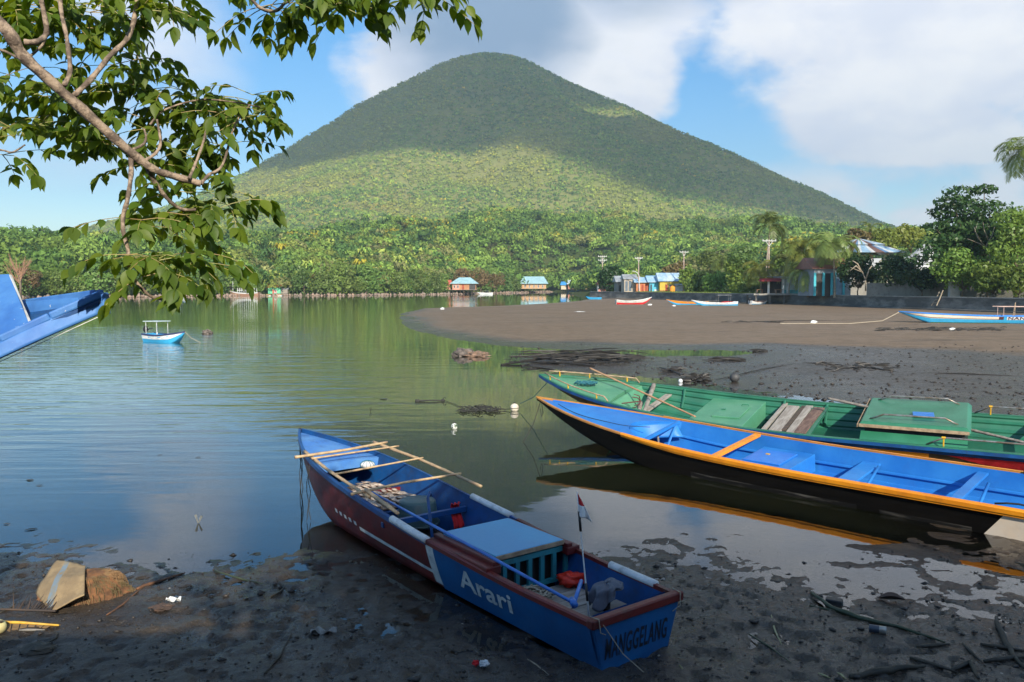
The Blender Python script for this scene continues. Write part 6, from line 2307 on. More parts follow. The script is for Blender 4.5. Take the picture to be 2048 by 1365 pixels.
small_boat('skiff', 'small cyan skiff lying at the far tip of the mudflat below the gazebo', 1172, 1202, 196, 3.8, .55, .45, .75, mat['cyan_hull'], mat['lid_blue'], mat['cyan_hull'], th=PI - .15)
H_, r_ = small_boat('longboat', 'red and pale grey boat on the flat below the orange house, bow to the right', 1232, 1303, 138, 6.3, .75, .58, 1.25, pm('grey_white_hull', (.55, .56, .53), rough=.5), mat['grey_wood'], mat['white_paint'], th=R(6), band=(mat['red_cloth'], .55, 1.0), zs=.25, zoff=.05)
H_, r_ = small_boat('longboat', 'orange and blue boat on the flat, its bow left, behind the cyan and white one', 1349, 1400, 134, 7.0, .7, .5, .95, mat['cyan_hull'], mat['blue_in'], mat['orange'], th=PI - .05, band=(mat['orange'], .0, .5))
H_, r_ = small_boat('longboat', 'long white and cyan boat with a flat grey awning on the flat below the wall', 1384, 1472, 129, 7.4, .75, .5, .95, mat['cyan_hull'], mat['blue_in'], mat['white_paint'], th=PI + .03, band=(mat['white_paint'], .0, .55), zs=.2)
canopy(H_, r_, 1.2, 3.2, .6, 1.2, rust2 := roof_mat('grey_sheet_roof', (.34, .37, .40)), mat['rail_steel'])
mb = MB(); mb.blob((0, 0, .1), .5, 3, 12, 8, .4, 2, (2.2, .8, .35)); o = mb.build('red_tarpaulin', mat['red_cloth'], None, loc=H_.world((1.6, .0, .42)), smooth=True); tag(o, 'red tarpaulin bundle in the stern of the white and cyan boat', 'tarpaulin')
H_, r_ = small_boat('skiff', 'white skiff seen nearly bow-on beside the jetty posts', 1503, 1532, 139, 4.6, .6, .5, .9, mat['white_paint'], mat['grey_wood'], mat['maroon'], th=R(-145) + PI, band=(mat['lid_blue'], .7, 1.0), zs=.2)
o = outboard(H_, r_, 1.0); tag(o, 'grey outboard motor tilted on the white skiff by the jetty', 'outboard motor')
# far shore boats
H_, r_ = small_boat('passenger_boat', 'wooden passenger boat with an open white upper frame moored by the mint-green hut', 462, 516, 276, 10.5, 1.2, 1.2, 1.9, pm('tan_hull', (.35, .20, .13), rough=.7), mat['grey_wood'], mat['white_paint'], th=PI - .1, zs=.3, zoff=-.2, band=(mat['white_paint'], .0, .2))
canopy(H_, r_, 1.0, 7.2, .95, 1.6, roof_mat('pale_rust_roof', (.45, .40, .36)), mat['white_paint'])
mb = MB()
for k in range(9): mb.box((1.1 + k * .75, .98, 2.2), (.12, .06, 1.4)); mb.box((1.1 + k * .75, -.98, 2.2), (.12, .06, 1.4))
mb.box((4.1, .98, 2.2), (6.2, .08, .15)); mb.box((4.1, -.98, 2.2), (6.2, .08, .15))
mb.build('cabin_frame', mat['white_paint'], r_)
mb = MB(); mb.tube([(9.2, 0, 1.4), (9.2, 0, 5.2)], .08, 6); mb.build('mast', mat['white_paint'], r_)
H_, r_ = small_boat('speedboat', 'small white boat with a low roof moored right of the salmon stilt house', 954, 986, 338, 6.6, .9, .75, 1.1, mat['white_paint'], mat['white_paint'], mat['white_paint'], th=PI, zoff=-.1)
canopy(H_, r_, 1.5, 4.2, .7, .8, roof_mat('mauve_roof', (.38, .34, .40)), mat['white_paint'])
H_, r_ = small_boat('motorboat', 'white and blue boat half hidden by the hanging leaves at the far shore', 340, 372, 255, 5.0, .9, .8, 1.2, mat['white_paint'], mat['white_paint'], mat['blue_in'], th=0, zoff=-.1)
canopy(H_, r_, 1.2, 3.6, .7, 1.6, roof_mat('bright_blue_roof', (.06, .32, .72), .05), mat['white_paint'])
small_boat('skiff', 'low yellow and white skiff on the water below the mint-green hut', 526, 572, 279, 5.5, .6, .35, .55, mat['white_paint'], mat['white_paint'], mat['yellow'], th=PI, zoff=-.05)
small_boat('skiff', 'dark blue boat moored in front of the bright blue roofed stilt house', 1135, 1158, 480, 7.0, 1.0, .9, 1.5, mat['navy'], mat['grey_wood'], mat['white_paint'], th=0, zoff=-.1)

# ================================================================ FOREGROUND: PROW, OVERHANGING TREE, WHAT LIES ON THE MUD
def prow():
    """bow of a blue boat drawn up on the bank at the left, its stem pointing out over the water"""
    y0, y1 = 3.35, 3.95
    e = empty('fishing_boat', tuple(uy(205, 610, 3.5)))
    tag(e, 'worn blue boat bow jutting in from the left edge above the water', 'boat')
    o = Vector(e.location)
    def N(px, py, y): return Vector(uy(px, py, y)) - o
    tip_t, tip_b = N(203, 588, 3.5), N(206, 628, 3.5)
    # near plank
    mb = MB()
    def near(u, v):
        a = N(-110, 742, 3.25).lerp(N(203, 590, 3.5), u)
        b = N(-110, 772, 3.25).lerp(N(206, 627, 3.5), u)
        p = a.lerp(b, v)
        p.y += -.03 * math.sin(u * PI) - .02 * v
        return p
    mb.grid(near, 24, 6); mb.build('near_plank', mat['prow_blue'], e, smooth=True, solid=.022)
    mb = MB()
    pts = [N(-110, 732, 3.24), N(-50, 703, 3.28), N(0, 679, 3.32), N(100, 633, 3.4), N(203, 588, 3.49)]
    for i in range(4): mb.bar(pts[i], pts[i + 1], .045, .034)
    mb.build('near_gunwale', mat['prow_blue'], e, bevel=.008)
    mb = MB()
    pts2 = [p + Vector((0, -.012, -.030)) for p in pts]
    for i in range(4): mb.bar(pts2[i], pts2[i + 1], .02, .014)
    mb.build('gunwale_shadow', mat['navy'], e)  # navy bar under the near gunwale, standing in for its shadow line
    # far plank and gunwale
    mb = MB()
    def far(u, v):
        a = N(-110, 618, 4.1).lerp(N(200, 592, 3.55), u)
        b = N(-110, 700, 4.0).lerp(N(205, 628, 3.55), u)
        return a.lerp(b, v)
    mb.grid(far, 16, 4); mb.build('far_plank', mat['prow_blue'], e, smooth=True, solid=.02)
    mb = MB()
    q = [N(-110, 618, 4.1), N(-60, 616, 4.05), N(45, 610, 3.9), N(198, 590, 3.56)]
    for i in range(3): mb.bar(q[i], q[i + 1], .05, .045)
    mb.build('far_gunwale', mat['prow_blue'], e, bevel=.006)
    mb = MB(); mb.bar(N(202, 586, 3.5), N(206, 630, 3.5), .05, .05, up=(0, 1, 0)); mb.build('stem', mat['prow_blue'], e, bevel=.008)
    mb = MB(); mb.bar(N(-110, 774, 3.24), N(206, 630, 3.48), .006, .003); mb.build('keel_edge', mat['white_paint'], e)
    # upright breakwater board across the bow
    mb = MB()
    A, B_, C_, D_ = N(-105, 556, 3.8), N(20, 552, 3.75), N(64, 660, 3.42), N(-105, 735, 3.3)
    mb.add([A, B_, C_, D_], [(0, 1, 2, 3)]); mb.build('breakwater_board', mat['prow_blue'], e, solid=.02)
    mb = MB(); mb.bar(N(21, 551, 3.735), N(45, 612, 3.58), .006, .010, up=(0, 1, 0)); mb.bar(N(45, 612, 3.58), N(65, 657, 3.41), .006, .010, up=(0, 1, 0)); mb.build('board_edge', mat['white_paint'], e)
    # deck between the planks
    mb = MB()
    def dk(u, v):
        a = near(.2 + .75 * u, .25); b = far(.2 + .75 * u, .35)
        return a.lerp(b, v)
    mb.grid(dk, 10, 3); mb.build('bow_deck', mat['navy'], e)


prow()


# ---- the tree whose boughs hang into the view
def overhanging_tree():
    q = random.Random(12)
    g_ = np.random.default_rng(12)
    bark = pm('mottled_bark', (.33, .25, .18), (.12, .088, .065), scale=22, rough=.8, bump=.8, bscale=60, lo=.42, hi=.58)
    base = Vector((-3.9, 2.6, 1.55))
    e = empty('overhanging_tree', base)
    tag(e, 'tree with hanging pinnate leaves, its sunlit boughs reaching in from the upper left', 'tree')
    mb = MB()
    mb.tube([(0, 0, -.3), (.05, .05, 1.3), (-.05, .2, 2.4), (.1, .3, 3.4), (.0, .4, 5.2)], [.22, .17, .15, .13, .08], 12)
    mb.build('trunk', bark, e, smooth=True)
    P = lambda px, py, y: Vector(uy(px, py, y)) - base
    R_ = FPX
    B = [  # (points (px,py,y), radius px start, end)
        ([(-420, -240, 3.0), (-160, -80, 3.05), (0, 48, 3.1), (45, 110, 3.15), (110, 170, 3.2), (200, 252, 3.3), (270, 312, 3.4), (310, 340, 3.45), (345, 352, 3.5), (402, 368, 3.55)], 17, 9),
        ([(128, 172, 3.22), (140, 140, 3.25), (134, 80, 3.3), (122, 20, 3.35), (118, -60, 3.4)], 6, 5),
        ([(148, 192, 3.25), (182, 158, 3.28), (222, 110, 3.35), (254, 78, 3.4), (270, 30, 3.45), (278, -50, 3.5)], 7, 6),
        ([(48, 84, 3.13), (72, 84, 3.15), (90, 72, 3.2), (92, 50, 3.2), (80, -10, 3.2)], 7, 6),
        ([(-60, 100, 3.4), (0, 100, 3.4), (46, 118, 3.4), (80, 96, 3.4), (90, 80, 3.4)], 4, 3),
        ([(262, 316, 3.4), (262, 350, 3.35), (255, 400, 3.3), (246, 432, 3.3), (247, 465, 3.28), (256, 500, 3.28), (258, 530, 3.27), (270, 560, 3.27), (300, 592, 3.3), (335, 600, 3.32)], 6.5, 4),
        ([(296, 338, 3.45), (312, 368, 3.5), (335, 398, 3.55), (362, 418, 3.6), (392, 420, 3.62)], 8, 4),
        ([(264, 300, 3.4), (286, 290, 3.4), (292, 275, 3.42), (288, 258, 3.45)], 4, 2.5),
        ([(290, 322, 3.45), (312, 306, 3.47), (321, 285, 3.5), (314, 240, 3.55)], 5, 3),
        ([(378, 358, 3.5), (390, 330, 3.55), (405, 290, 3.6), (415, 250, 3.65)], 4.5, 3),
        ([(402, 368, 3.55), (418, 350, 3.6), (445, 330, 3.65), (470, 250, 3.75), (500, 210, 3.8)], 5, 2.5),
        ([(300, 250, 3.6), (330, 220, 3.65), (400, 200, 3.75), (470, 205, 3.8), (520, 215, 3.85)], 3, 2),
        ([(-80, 290, 3.3), (0, 300, 3.3), (25, 305, 3.3), (50, 290, 3.3)], 3, 2),
        ([(430, -90, 3.2), (500, -5, 3.3), (524, 18, 3.3), (552, 22, 3.35), (568, 8, 3.4)], 5, 4),
        ([(568, 8, 3.4), (640, -30, 3.5), (760, -40, 3.6), (880, -50, 3.7)], 4, 3),
    ]
    for pts, ra, rb in B:
        P3 = [P(*p) for p in pts]
        # smooth
        out = []; rs = []
        n = len(P3)
        for i in range(n - 1):
            p0 = P3[max(i - 1, 0)]; p1 = P3[i]; p2 = P3[i + 1]; p3 = P3[min(i + 2, n - 1)]
            for s_ in range(5):
                t = s_ / 5
                v = .5 * ((2 * p1) + (p2 - p0) * t + (2 * p0 - 5 * p1 + 4 * p2 - p3) * t * t + (3 * p1 - p0 - 3 * p2 + p3) * t ** 3)
                out.append(v)
        out.append(P3[-1])
        m = len(out)
        rs = [(ra + (rb - ra) * i / (m - 1)) * 3.35 / R_ * .74 * (1 + .10 * math.sin(i * 1.7)) for i in range(m)]
        mb = MB(); mb.tube(out, rs, 10, wob=.22); mb.build('branch', bark, e, smooth=True)
    lm = leaf_mat('hanging_leaves', (.028, .075, .010), (.065, .13, .014), (.24, .29, .03), scale=3.5, trans=.45, rough=.5, rand=False)
    stem_m = pm('leaf_stalk', (.25, .28, .08), (.3, .2, .08), rough=.6, bump=0)

    def leaflet(V, F, p, d, up, L, w, curl):
        d = d.normalized(); s = d.cross(up)
        if s.length < 1e-3: s = d.orthogonal()
        s.normalize(); n = s.cross(d)
        prof = [(0, .02), (.12, .55), (.32, .98), (.52, 1.0), (.72, .74), (.88, .30), (1.06, .0)]
        b = len(V)
        for (t, ww) in prof:
            c = p + d * (L * t) + n * (-curl * L * t * t)
            V.append(c - s * w * ww + n * w * ww * .32); V.append(c - n * .0); V.append(c + s * w * ww + n * w * ww * .32)
        for i in range(len(prof) - 1):
            k = b + i * 3
            F.append((k, k + 1, k + 4, k + 3)); F.append((k + 1, k + 2, k + 5, k + 4))

    clusters = [(30, 20, 3.2), (60, -10, 3.3), (100, 25, 3.35), (140, 10, 3.4), (180, 25, 3.4), (215, 0, 3.45), (250, 25, 3.5), (300, 5, 3.5), (340, -5, 3.55), (385, -20, 3.5), (150, 60, 3.5), (20, 55, 3.5), (70, 45, 3.55), (215, 55, 3.6), (-20, 20, 3.4),
                (160, -20, 3.2), (280, 20, 3.3), (330, 15, 3.4), (240, -20, 3.3), (410, -35, 3.6), (60, 10, 3.6), (200, -15, 3.6),
                (135, 105, 3.5), (90, 135, 3.55), (185, 105, 3.5), (225, 130, 3.5), (270, 110, 3.6), (95, 170, 3.6),
                (20, 150, 3.7), (60, 190, 3.6), (100, 230, 3.6), (20, 255, 3.4), (55, 270, 3.45), (120, 255, 3.6), (5, 310, 3.5), (160, 250, 3.6), (130, 200, 3.6),
                (200, 170, 3.45), (235, 185, 3.5), (270, 170, 3.55), (310, 160, 3.6), (340, 175, 3.65), (375, 190, 3.7), (250, 225, 3.55), (300, 215, 3.6), (350, 220, 3.7), (400, 215, 3.75),
                (430, 200, 3.8), (470, 195, 3.8), (505, 190, 3.85), (450, 235, 3.75), (490, 235, 3.8), (525, 225, 3.85), (420, 255, 3.7), (395, 280, 3.6),
                (200, 270, 3.5), (235, 290, 3.5), (290, 258, 3.45), (320, 250, 3.55), (285, 330, 3.5), (360, 300, 3.6), (395, 310, 3.6), (440, 290, 3.75),
                (340, 385, 3.5), (375, 385, 3.55), (410, 380, 3.6), (440, 380, 3.65), (470, 385, 3.7), (400, 415, 3.62), (430, 420, 3.65), (370, 430, 3.6), (455, 410, 3.65),
                (285, 440, 3.4), (335, 455, 3.5), (258, 510, 3.27), (335, 510, 3.35), (300, 525, 3.3), (350, 530, 3.4), (385, 505, 3.5), (405, 530, 3.5), (320, 545, 3.35),
                (560, -5, 3.4), (600, -10, 3.45), (650, -15, 3.5), (690, -10, 3.5), (730, -20, 3.55), (770, -25, 3.6), (820, -35, 3.65), (860, -35, 3.7), (620, 5, 3.5), (700, 0, 3.6), (760, -5, 3.6), (540, 10, 3.4), (840, -20, 3.7), (660, 5, 3.55)]
    for ci, (px, py, y) in enumerate(clusters):
        if py < 420 and px < 480: y += .22
        c = P(px, py, y)
        V = []; F = []; ms = MB()
        nl = q.choice((3, 3, 4, 4))
        for k in range(nl):
            a = 2 * PI * (k + q.random() * .8) / nl
            d = Vector((math.cos(a), math.sin(a) * .75, q.uniform(-.25, .45))).normalized()
            LR = q.uniform(.15, .29)
            nseg = q.choice((3, 4, 5, 5))
            p = c.copy(); pts = [p.copy()]
            dd = d.copy()
            for i in range(nseg + 1):
                dd = (dd + Vector((0, 0, -q.uniform(.02, .26)))).normalized()
                p = p + dd * (LR / (nseg + 1)) * (1.6 if i == 0 else .9)
                pts.append(p.copy())
            ms.tube(pts, [.0022 - .0012 * i / len(pts) for i in range(len(pts))], 4, cap=False)
            side = dd.cross(Vector((0, 0, 1)))
            if side.length < .1: side = Vector((1, 0, 0))
            side.normalize()
            for i in range(2, len(pts)):
                t = (pts[i] - pts[i - 1]).normalized()
                for s_ in (-1, 1):
                    if q.random() < .10: continue
                    ld = side * s_ * q.uniform(.6, 1.0) + t * q.uniform(.3, .8) + Vector((q.uniform(-.2, .2), q.uniform(-.2, .2), -q.uniform(.0, 1.0)))
                    up = Vector((q.uniform(-.7, .7), q.uniform(-1.0, .5), 1)).normalized()
                    L = q.uniform(.050, .088) * (.8 if i == 2 else 1)
                    leaflet(V, F, pts[i], ld, up, L, L * q.uniform(.24, .31), q.uniform(.0, .35))
            leaflet(V, F, pts[-1], t + Vector((0, 0, -q.uniform(.3, .9))), Vector((q.uniform(-.3, .3), q.uniform(-.3, .3), 1)), q.uniform(.06, .09), .021, .25)
        ob = np_mesh('leaf_cluster', np.array([tuple(v) for v in V]), np.array(F), lm, smooth=True, parent=e)
        ms.build('leaf_stalks', stem_m, ob)


overhanging_tree()


# ---- behind the viewer: unseen shed and tree, added and shaped to shade the near mud
def behind():
    q = random.Random(5)
    e = empty('unseen_shed', (-2.0, -4.0, 1.6)); tag(e, 'unseen shed with a sheet roof, added behind the viewer to shade the mud', 'shed')
    mb = MB(); mb.box((-2.0, 0, 1.3), (13.0, 3.5, 2.6)); mb.build('wall', wall_mat('grey_render', (.25, .24, .22)), e)
    mb = MB(); gable_roof(mb, -8.5, 4.5, -1.75, 1.75, 2.7, 4.55, .4, 'x'); mb.build('roof', roof_mat('grey_sheet_roof', (.34, .37, .40)), e)
    L = [((.2, 0, 4.5), (2.8, 2.0, 1.8)), ((2.6, .3, 3.5), (2.8, 1.8, 1.9)), ((5.2, 0, 3.1), (2.8, 1.8, 1.9)), ((3.5, 0, 2.7), (5.5, 1.2, 2.2)), ((8, 0, 2.4), (4.5, 1.2, 2.0)), ((1.2, 0, 2.6), (3.2, 1.8, 1.6)), ((4.5, 0, 2.2), (3.2, 1.8, 1.6)), ((7.4, .2, 3.0), (2.2, 1.6, 1.5)), ((9.8, .2, 2.6), (2.2, 1.6, 1.5)), ((7.6, 0, 1.5), (3.6, 1.7, 1.4))]
    make_tree('unseen_tree', L, 60000, .18, mat['leaf_dark'], 'unseen dense low tree, added behind the viewer to shade the near boat and mud', base=(3.5, -3.4, 1.55), seed=9, trunk=.3)


behind()


# ---- on the water
def sphere(name, c, r, m, label, cat='buoy', bands=None, rim=None, lug=True):
    e = empty(name, c); tag(e, label, cat)
    mb = MB()
    n = 14
    mb.lathe([(r * math.sin(PI * i / n), -r * math.cos(PI * i / n)) for i in range(n + 1)], 20)
    mb.build('float_body', m, e, smooth=True)
    if lug:
        mb = MB(); mb.tube([(-.03, 0, r * .96), (-.02, 0, r * 1.18), (.02, 0, r * 1.18), (.03, 0, r * .96)], .011, 6); mb.build('eyelet', mat['dark_rope'], e)
    if rim:
        mb = MB(); mb.tube([((r + .003) * math.cos(t), (r + .003) * math.sin(t), 0) for t in [i * 2 * PI / 20 for i in range(21)]], .008, 5); mb.build('seam', rim, e)
    return e


x, y = un(1029, 822)
sphere('buoy', (x, y, .075), .105, pm('cream_float', (.66, .60, .50), (.5, .44, .36), scale=9, rough=.5, grime=.35), 'cream white ball float beside the rope tangle in the calm water', rim=mat['dark_rope'])
x, y = un(909, 858)
sphere('buoy', (x, y, .05), .072, pm('mottled_float', (.62, .64, .60), (.06, .09, .05), scale=16, rough=.5, lo=.44, hi=.54), 'small mottled white and dark green float alone in the dark water')
x, y = un(1469, 765)
sphere('buoy', (x, y, .15), .155, pm('black_float', (.035, .038, .042), (.06, .06, .06), scale=9, rough=.6, grime=.3), 'black ball float on the wet mud beyond the green boat')
x, y = un(1361, 765)
sphere('buoy', (x, y, .04), .07, mat['white_paint'], 'small white float at the left end of the weedy rope')


def tangle():
    q = random.Random(31)
    x, y = un(960, 822)
    mb = MB()
    for k in range(34):
        cx = q.uniform(-.45, .45); cy = q.uniform(-.42, .42) * (1 - abs(cx)); r_ = q.uniform(.05, .19)
        a0 = q.uniform(0, 6.28)
        mb.tube([(cx + r_ * math.cos(a0 + t) * 1.2, cy + r_ * math.sin(a0 + t), .012 + .07 * max(0, math.sin(t * 1.5 + k)) * q.random() + .03 * (1 - abs(cx))) for t in [i * .42 for i in range(q.randint(9, 17))]], .0085, 5)
    mb.tube([(.35, .0, .02), (.62, .05, .03), (.80, .02, .05)], .009, 5)
    o = mb.build('rope_tangle', mat['dark_rope'], None, loc=(x, y, 0)); tag(o, 'tangle of black rope floating left of the cream ball float', 'rope')
    a = Vector((*un(832, 804), .02)); b = Vector((*un(890, 803), .02)); c = Vector((*un(930, 818), .01))
    mb = MB(); mb.tube([Vector((0, 0, 0)), (b - a) * .5 + Vector((0, 0, .015)), b - a], [.028, .018, .02], 6); mb.tube([b - a, c - a], .007, 5)
    for u in (.02, .08, .92): mb.blob((b - a) * u, .045, int(u * 50), 8, 6, .5, 3)
    mb.tube([(b - a) + Vector((-.06, 0, 0)), (b - a) + Vector((-.02, 0, .09)), (b - a) + Vector((.03, 0, .06))], .01, 5)
    o = mb.build('sunken_stake', mat['dark_rope'], None, loc=a); tag(o, 'thin black barnacled stake lying at the surface left of the rope tangle', 'stake')
    # drifting leaves
    lm = pm('wet_dark_leaf', (.02, .022, .015), (.05, .035, .02), rough=.3, bump=0)
    lg = pm('pale_leaf', (.5, .48, .4), (.4, .36, .25), rough=.5, bump=0)
    labs = [(768, 799, .15, lm, 'dark leaf lying flat on the water, left of the black stake'), (741, 824, .05, lm, 'tiny dark twig standing in the calm water'), (320, 911, .045, lm, 'tiny square dark scrap afloat in the blue water'),
            (396, 916, .05, lm, 'tiny dark leaf right of the square scrap on the blue water'), (60, 961, .08, lm, 'larger of two dark leaves on the blue water at left'), (79, 972, .05, lm, 'smaller of two dark leaves on the blue water at left'),
            (14, 1049, .05, lm, 'dark leaf on the water at the left edge above the mud'), (62, 1060, .07, lm, 'dark leaf on the water just above the brown root clump'), (397, 1047, .07, lg, 'pale forked scrap standing in the shallow water')]
    for i, (px, py, s_, m_, l) in enumerate(labs):
        x, y = un(px, py)
        mb = MB()
        if 'forked' in l or 'twig' in l:
            mb.add([(-.05, 0, .10), (-.02, 0, .11), (.0, 0, 0), (-.012, 0, 0)], [(0, 1, 2, 3)]); mb.add([(.03, 0, .10), (.055, 0, .08), (.008, 0, 0), (-.004, 0, 0)], [(0, 1, 2, 3)])
            o = mb.build('floating_scrap', m_, None, loc=(x, y, .005), solid=.004)
            if 'twig' in l: o.scale = (.5, .5, .9)
            cat = 'scrap'
        else:
            mb.grid(lambda u, v: ((u - .5) * 2 * s_, math.sin(PI * u) * s_ * .42 * (2 * v - 1), .004 + .02 * s_ * abs(2 * v - 1) * 3 * math.sin(PI * u)), 8, 2)
            o = mb.build('floating_leaf', m_, None, loc=(x, y, .004), solid=.003); cat = 'leaf'
            o.rotation_euler.z = q.uniform(-.6, .6)
        tag(o, l, cat)
    # rocks
    rk = pm('wet_rock', (.15, .12, .10), (.07, .06, .05), scale=6, rough=.6, bump=.8)
    for i, (px, py, r_, sc, l) in enumerate(((928, 712, .42, (1.2, .8, .6), 'greyer left rock breaking the surface beyond the calm water'), (953, 713, .40, (1.3, .8, .4), 'browner right rock breaking the surface beside the grey one'), (415, 668, .35, (1, .8, .6), 'lone brown rock in the open water right of the moored motorboat'), (1362, 1078, .0, (1, 1, 1), ''))):
        if not l: continue
        x, y = un(px, py)
        mb = MB(); mb.blob((0, 0, .05), r_, 20 + i, 16, 10, .6, 3, sc)
        o = mb.build('rock', rk if i != 1 else pm('brown_rock', (.24, .15, .10), (.10, .07, .05), scale=6, rough=.8, bump=.8), None, loc=(x, y, 0)); tag(o, l, 'rock')


tangle()


# ---- debris on the far wet mud
def debris():
    q = random.Random(41)
    dkm = pm('black_wet_wood', (.012, .012, .012), (.03, .026, .022), scale=5, rough=.5, bump=.6)
    def pile(name, label, px0, px1, py0, py1, n, rl, hh=.12, extra=(), cat='debris'):
        cx, cy = un((px0 + px1) / 2, (py0 + py1) / 2)
        mb = MB()
        for k in range(n):
            x, y = un(q.uniform(px0, px1), q.uniform(py0, py1))
            L = q.uniform(*rl); a = q.uniform(-.5, .5) + (PI if q.random() < .5 else 0)
            z = q.uniform(.02, hh)
            p = Vector((x - cx, y - cy, z)); d = Vector((math.cos(a), math.sin(a) * .8, q.uniform(-.06, .10))) * L / 2
            r_ = q.uniform(.010, .032)
            mb.tube([p - d, p + Vector((0, 0, q.uniform(0, .05))), p + d], [r_, r_ * 1.2, r_ * .5], 5)
        for k in range(n // 4):
            x, y = un(q.uniform(px0, px1), q.uniform(py0, py1))
            mb.blob((x - cx, y - cy, .04), q.uniform(.06, .18), k, 7, 5, .6, 3, (1.4, 1, .5))
        for (a, b, r_) in extra:
            A = Vector((*un(*a[:2]), a[2])) - Vector((cx, cy, 0)); B_ = Vector((*un(*b[:2]), b[2])) - Vector((cx, cy, 0))
            mb.tube([A, A.lerp(B_, .5) + Vector((0, 0, .05)), B_], [r_ * .5, r_, r_ * .7], 6)
        o = mb.build(name, dkm, None, loc=(cx, cy, .0)); tag(o, label, cat)
    pile('driftwood_pile', 'heap of black sticks and palm ribs on the mud spit beyond the green bow', 1060, 1270, 712, 730, 80, (.5, 2.2), .35,
         extra=(((1002, 731, .02), (1200, 716, .25), .07), ((1080, 716, .15), (1284, 722, .10), .06), ((1060, 727, .05), (1190, 735, .05), .05), ((1150, 715, .3), (1240, 720, .25), .05)))
    pile('weedy_rope', 'weed-hung mooring rope in the shallows left of the black ball float', 1322, 1362, 740, 752, 14, (.15, .5), .1, extra=(((1318, 738, .05), (1362, 752, .03), .03),))
    pile('weedy_rope', 'clump of black weed at the waterline just left of the black ball float', 1370, 1415, 756, 764, 26, (.12, .4), .18)
    pile('weedy_rope', 'long weedy rope stretched over the wet mud toward the right edge', 1640, 1800, 730, 747, 40, (.15, .6), .12, extra=(((1430, 762, .03), (1600, 728, .03), .02), ((1600, 728, .03), (1700, 735, .04), .03), ((1700, 735, .04), (1800, 748, .03), .03), ((1800, 748, .03), (2060, 756, .03), .02)))
    pile('driftwood_stick', 'small reddish stick heap on the wet flat beyond the long rope', 1505, 1530, 703, 707, 10, (.3, .8), .12)
    pile('driftwood_stick', 'short black log with weed lying left of the long weedy rope', 1420, 1485, 720, 725, 16, (.3, 1.0), .1, extra=(((1420, 721, .06), (1450, 722, .06), .07),))
    pile('weed_line', 'line of dark weed and twigs in front of the cyan and cream boat', 1755, 2010, 658, 664, 110, (.3, 1.1), .12)
    pile('weed_line', 'thin line of dark weed across the brown flat left of the cyan and cream boat', 1450, 1560, 644, 647, 30, (.4, 1.4), .06, extra=(((1440, 646, .04), (1690, 642, .04), .03),))
    # white litter on the flats
    wm = mat['white_paint']
    for i, (px, py, s_, l) in enumerate(((1628, 648, .28, 'white round plastic bag on the brown flat, left of the long mooring line'), (1160, 627, .42, 'flat white plank far out on the brown flat'), (1300, 612, .35, 'white litter beside the stern of the red and grey boat'),
                                         (1348, 614, .3, 'white litter on the flat left of the orange and blue boat'), (885, 620, .3, 'white speck of litter near the tip of the brown flat'), (1520, 597, .3, 'white bag at the foot of the jetty'), (1905, 662, .2, 'white scrap in the weed line before the cyan and cream boat'))):
        x, y = un(px, py)
        mb = MB(); mb.blob((0, 0, s_ * .3), s_, 60 + i, 10, 7, .5, 3, (1.6 if 'plank' in l else 1, .6, .10 if 'plank' in l else .5))
        o = mb.build('litter', wm, None, loc=(x, y, .05)); tag(o, l, 'litter')
    # dark lumps on the wet mud
    N = 4200
    g_ = np.random.default_rng(9)
    base = np.array([[0, 0, .45], [.6, .1, 0], [-.1, .6, 0], [-.6, -.1, .05], [.1, -.6, 0], [0, 0, -.3]])
    tf = np.array([[0, 1, 2], [0, 2, 3], [0, 3, 4], [0, 4, 1], [5, 2, 1], [5, 3, 2], [5, 4, 3], [5, 1, 4]])
    pts = []
    while len(pts) < N:
        u = g_.random()
        if u < .70: px, py = g_.uniform(-100, 2150), g_.uniform(1100, 1400)
        else: px, py = g_.uniform(1000, 2150), g_.uniform(690, 850)
        x, y = un(px, py)
        pts.append((x, y, u))
    pts = np.array(pts)
    h, sM, sN = ground_h(pts[:, 0], pts[:, 1])
    ok = h > -.02
    # keep the boats' own berths clear
    pts = pts[ok]; h = h[ok]
    s_ = np.where(pts[:, 2] < .7, g_.uniform(.004, .024, len(pts)) * (1 + 1.5 * (g_.random(len(pts)) < .06)), g_.uniform(.03, .11, len(pts)))
    V = base[None] * s_[:, None, None] * (1 + .4 * g_.normal(size=(len(pts), 6, 1))) * np.array([1.2, 1, .8])
    V += np.stack([pts[:, 0], pts[:, 1], h + s_ * .1], 1)[:, None]
    F = (tf[None] + 6 * np.arange(len(pts))[:, None, None]).reshape(-1, 3)
    o = np_mesh('mud_clods', V.reshape(-1, 3), F, pm('dark_clod', (.022, .019, .017), (.045, .036, .03), scale=12, rough=.55, bump=.3))
    tag(o, 'scattered dark lumps and pebbles on the wet mud', kind='stuff')


debris()


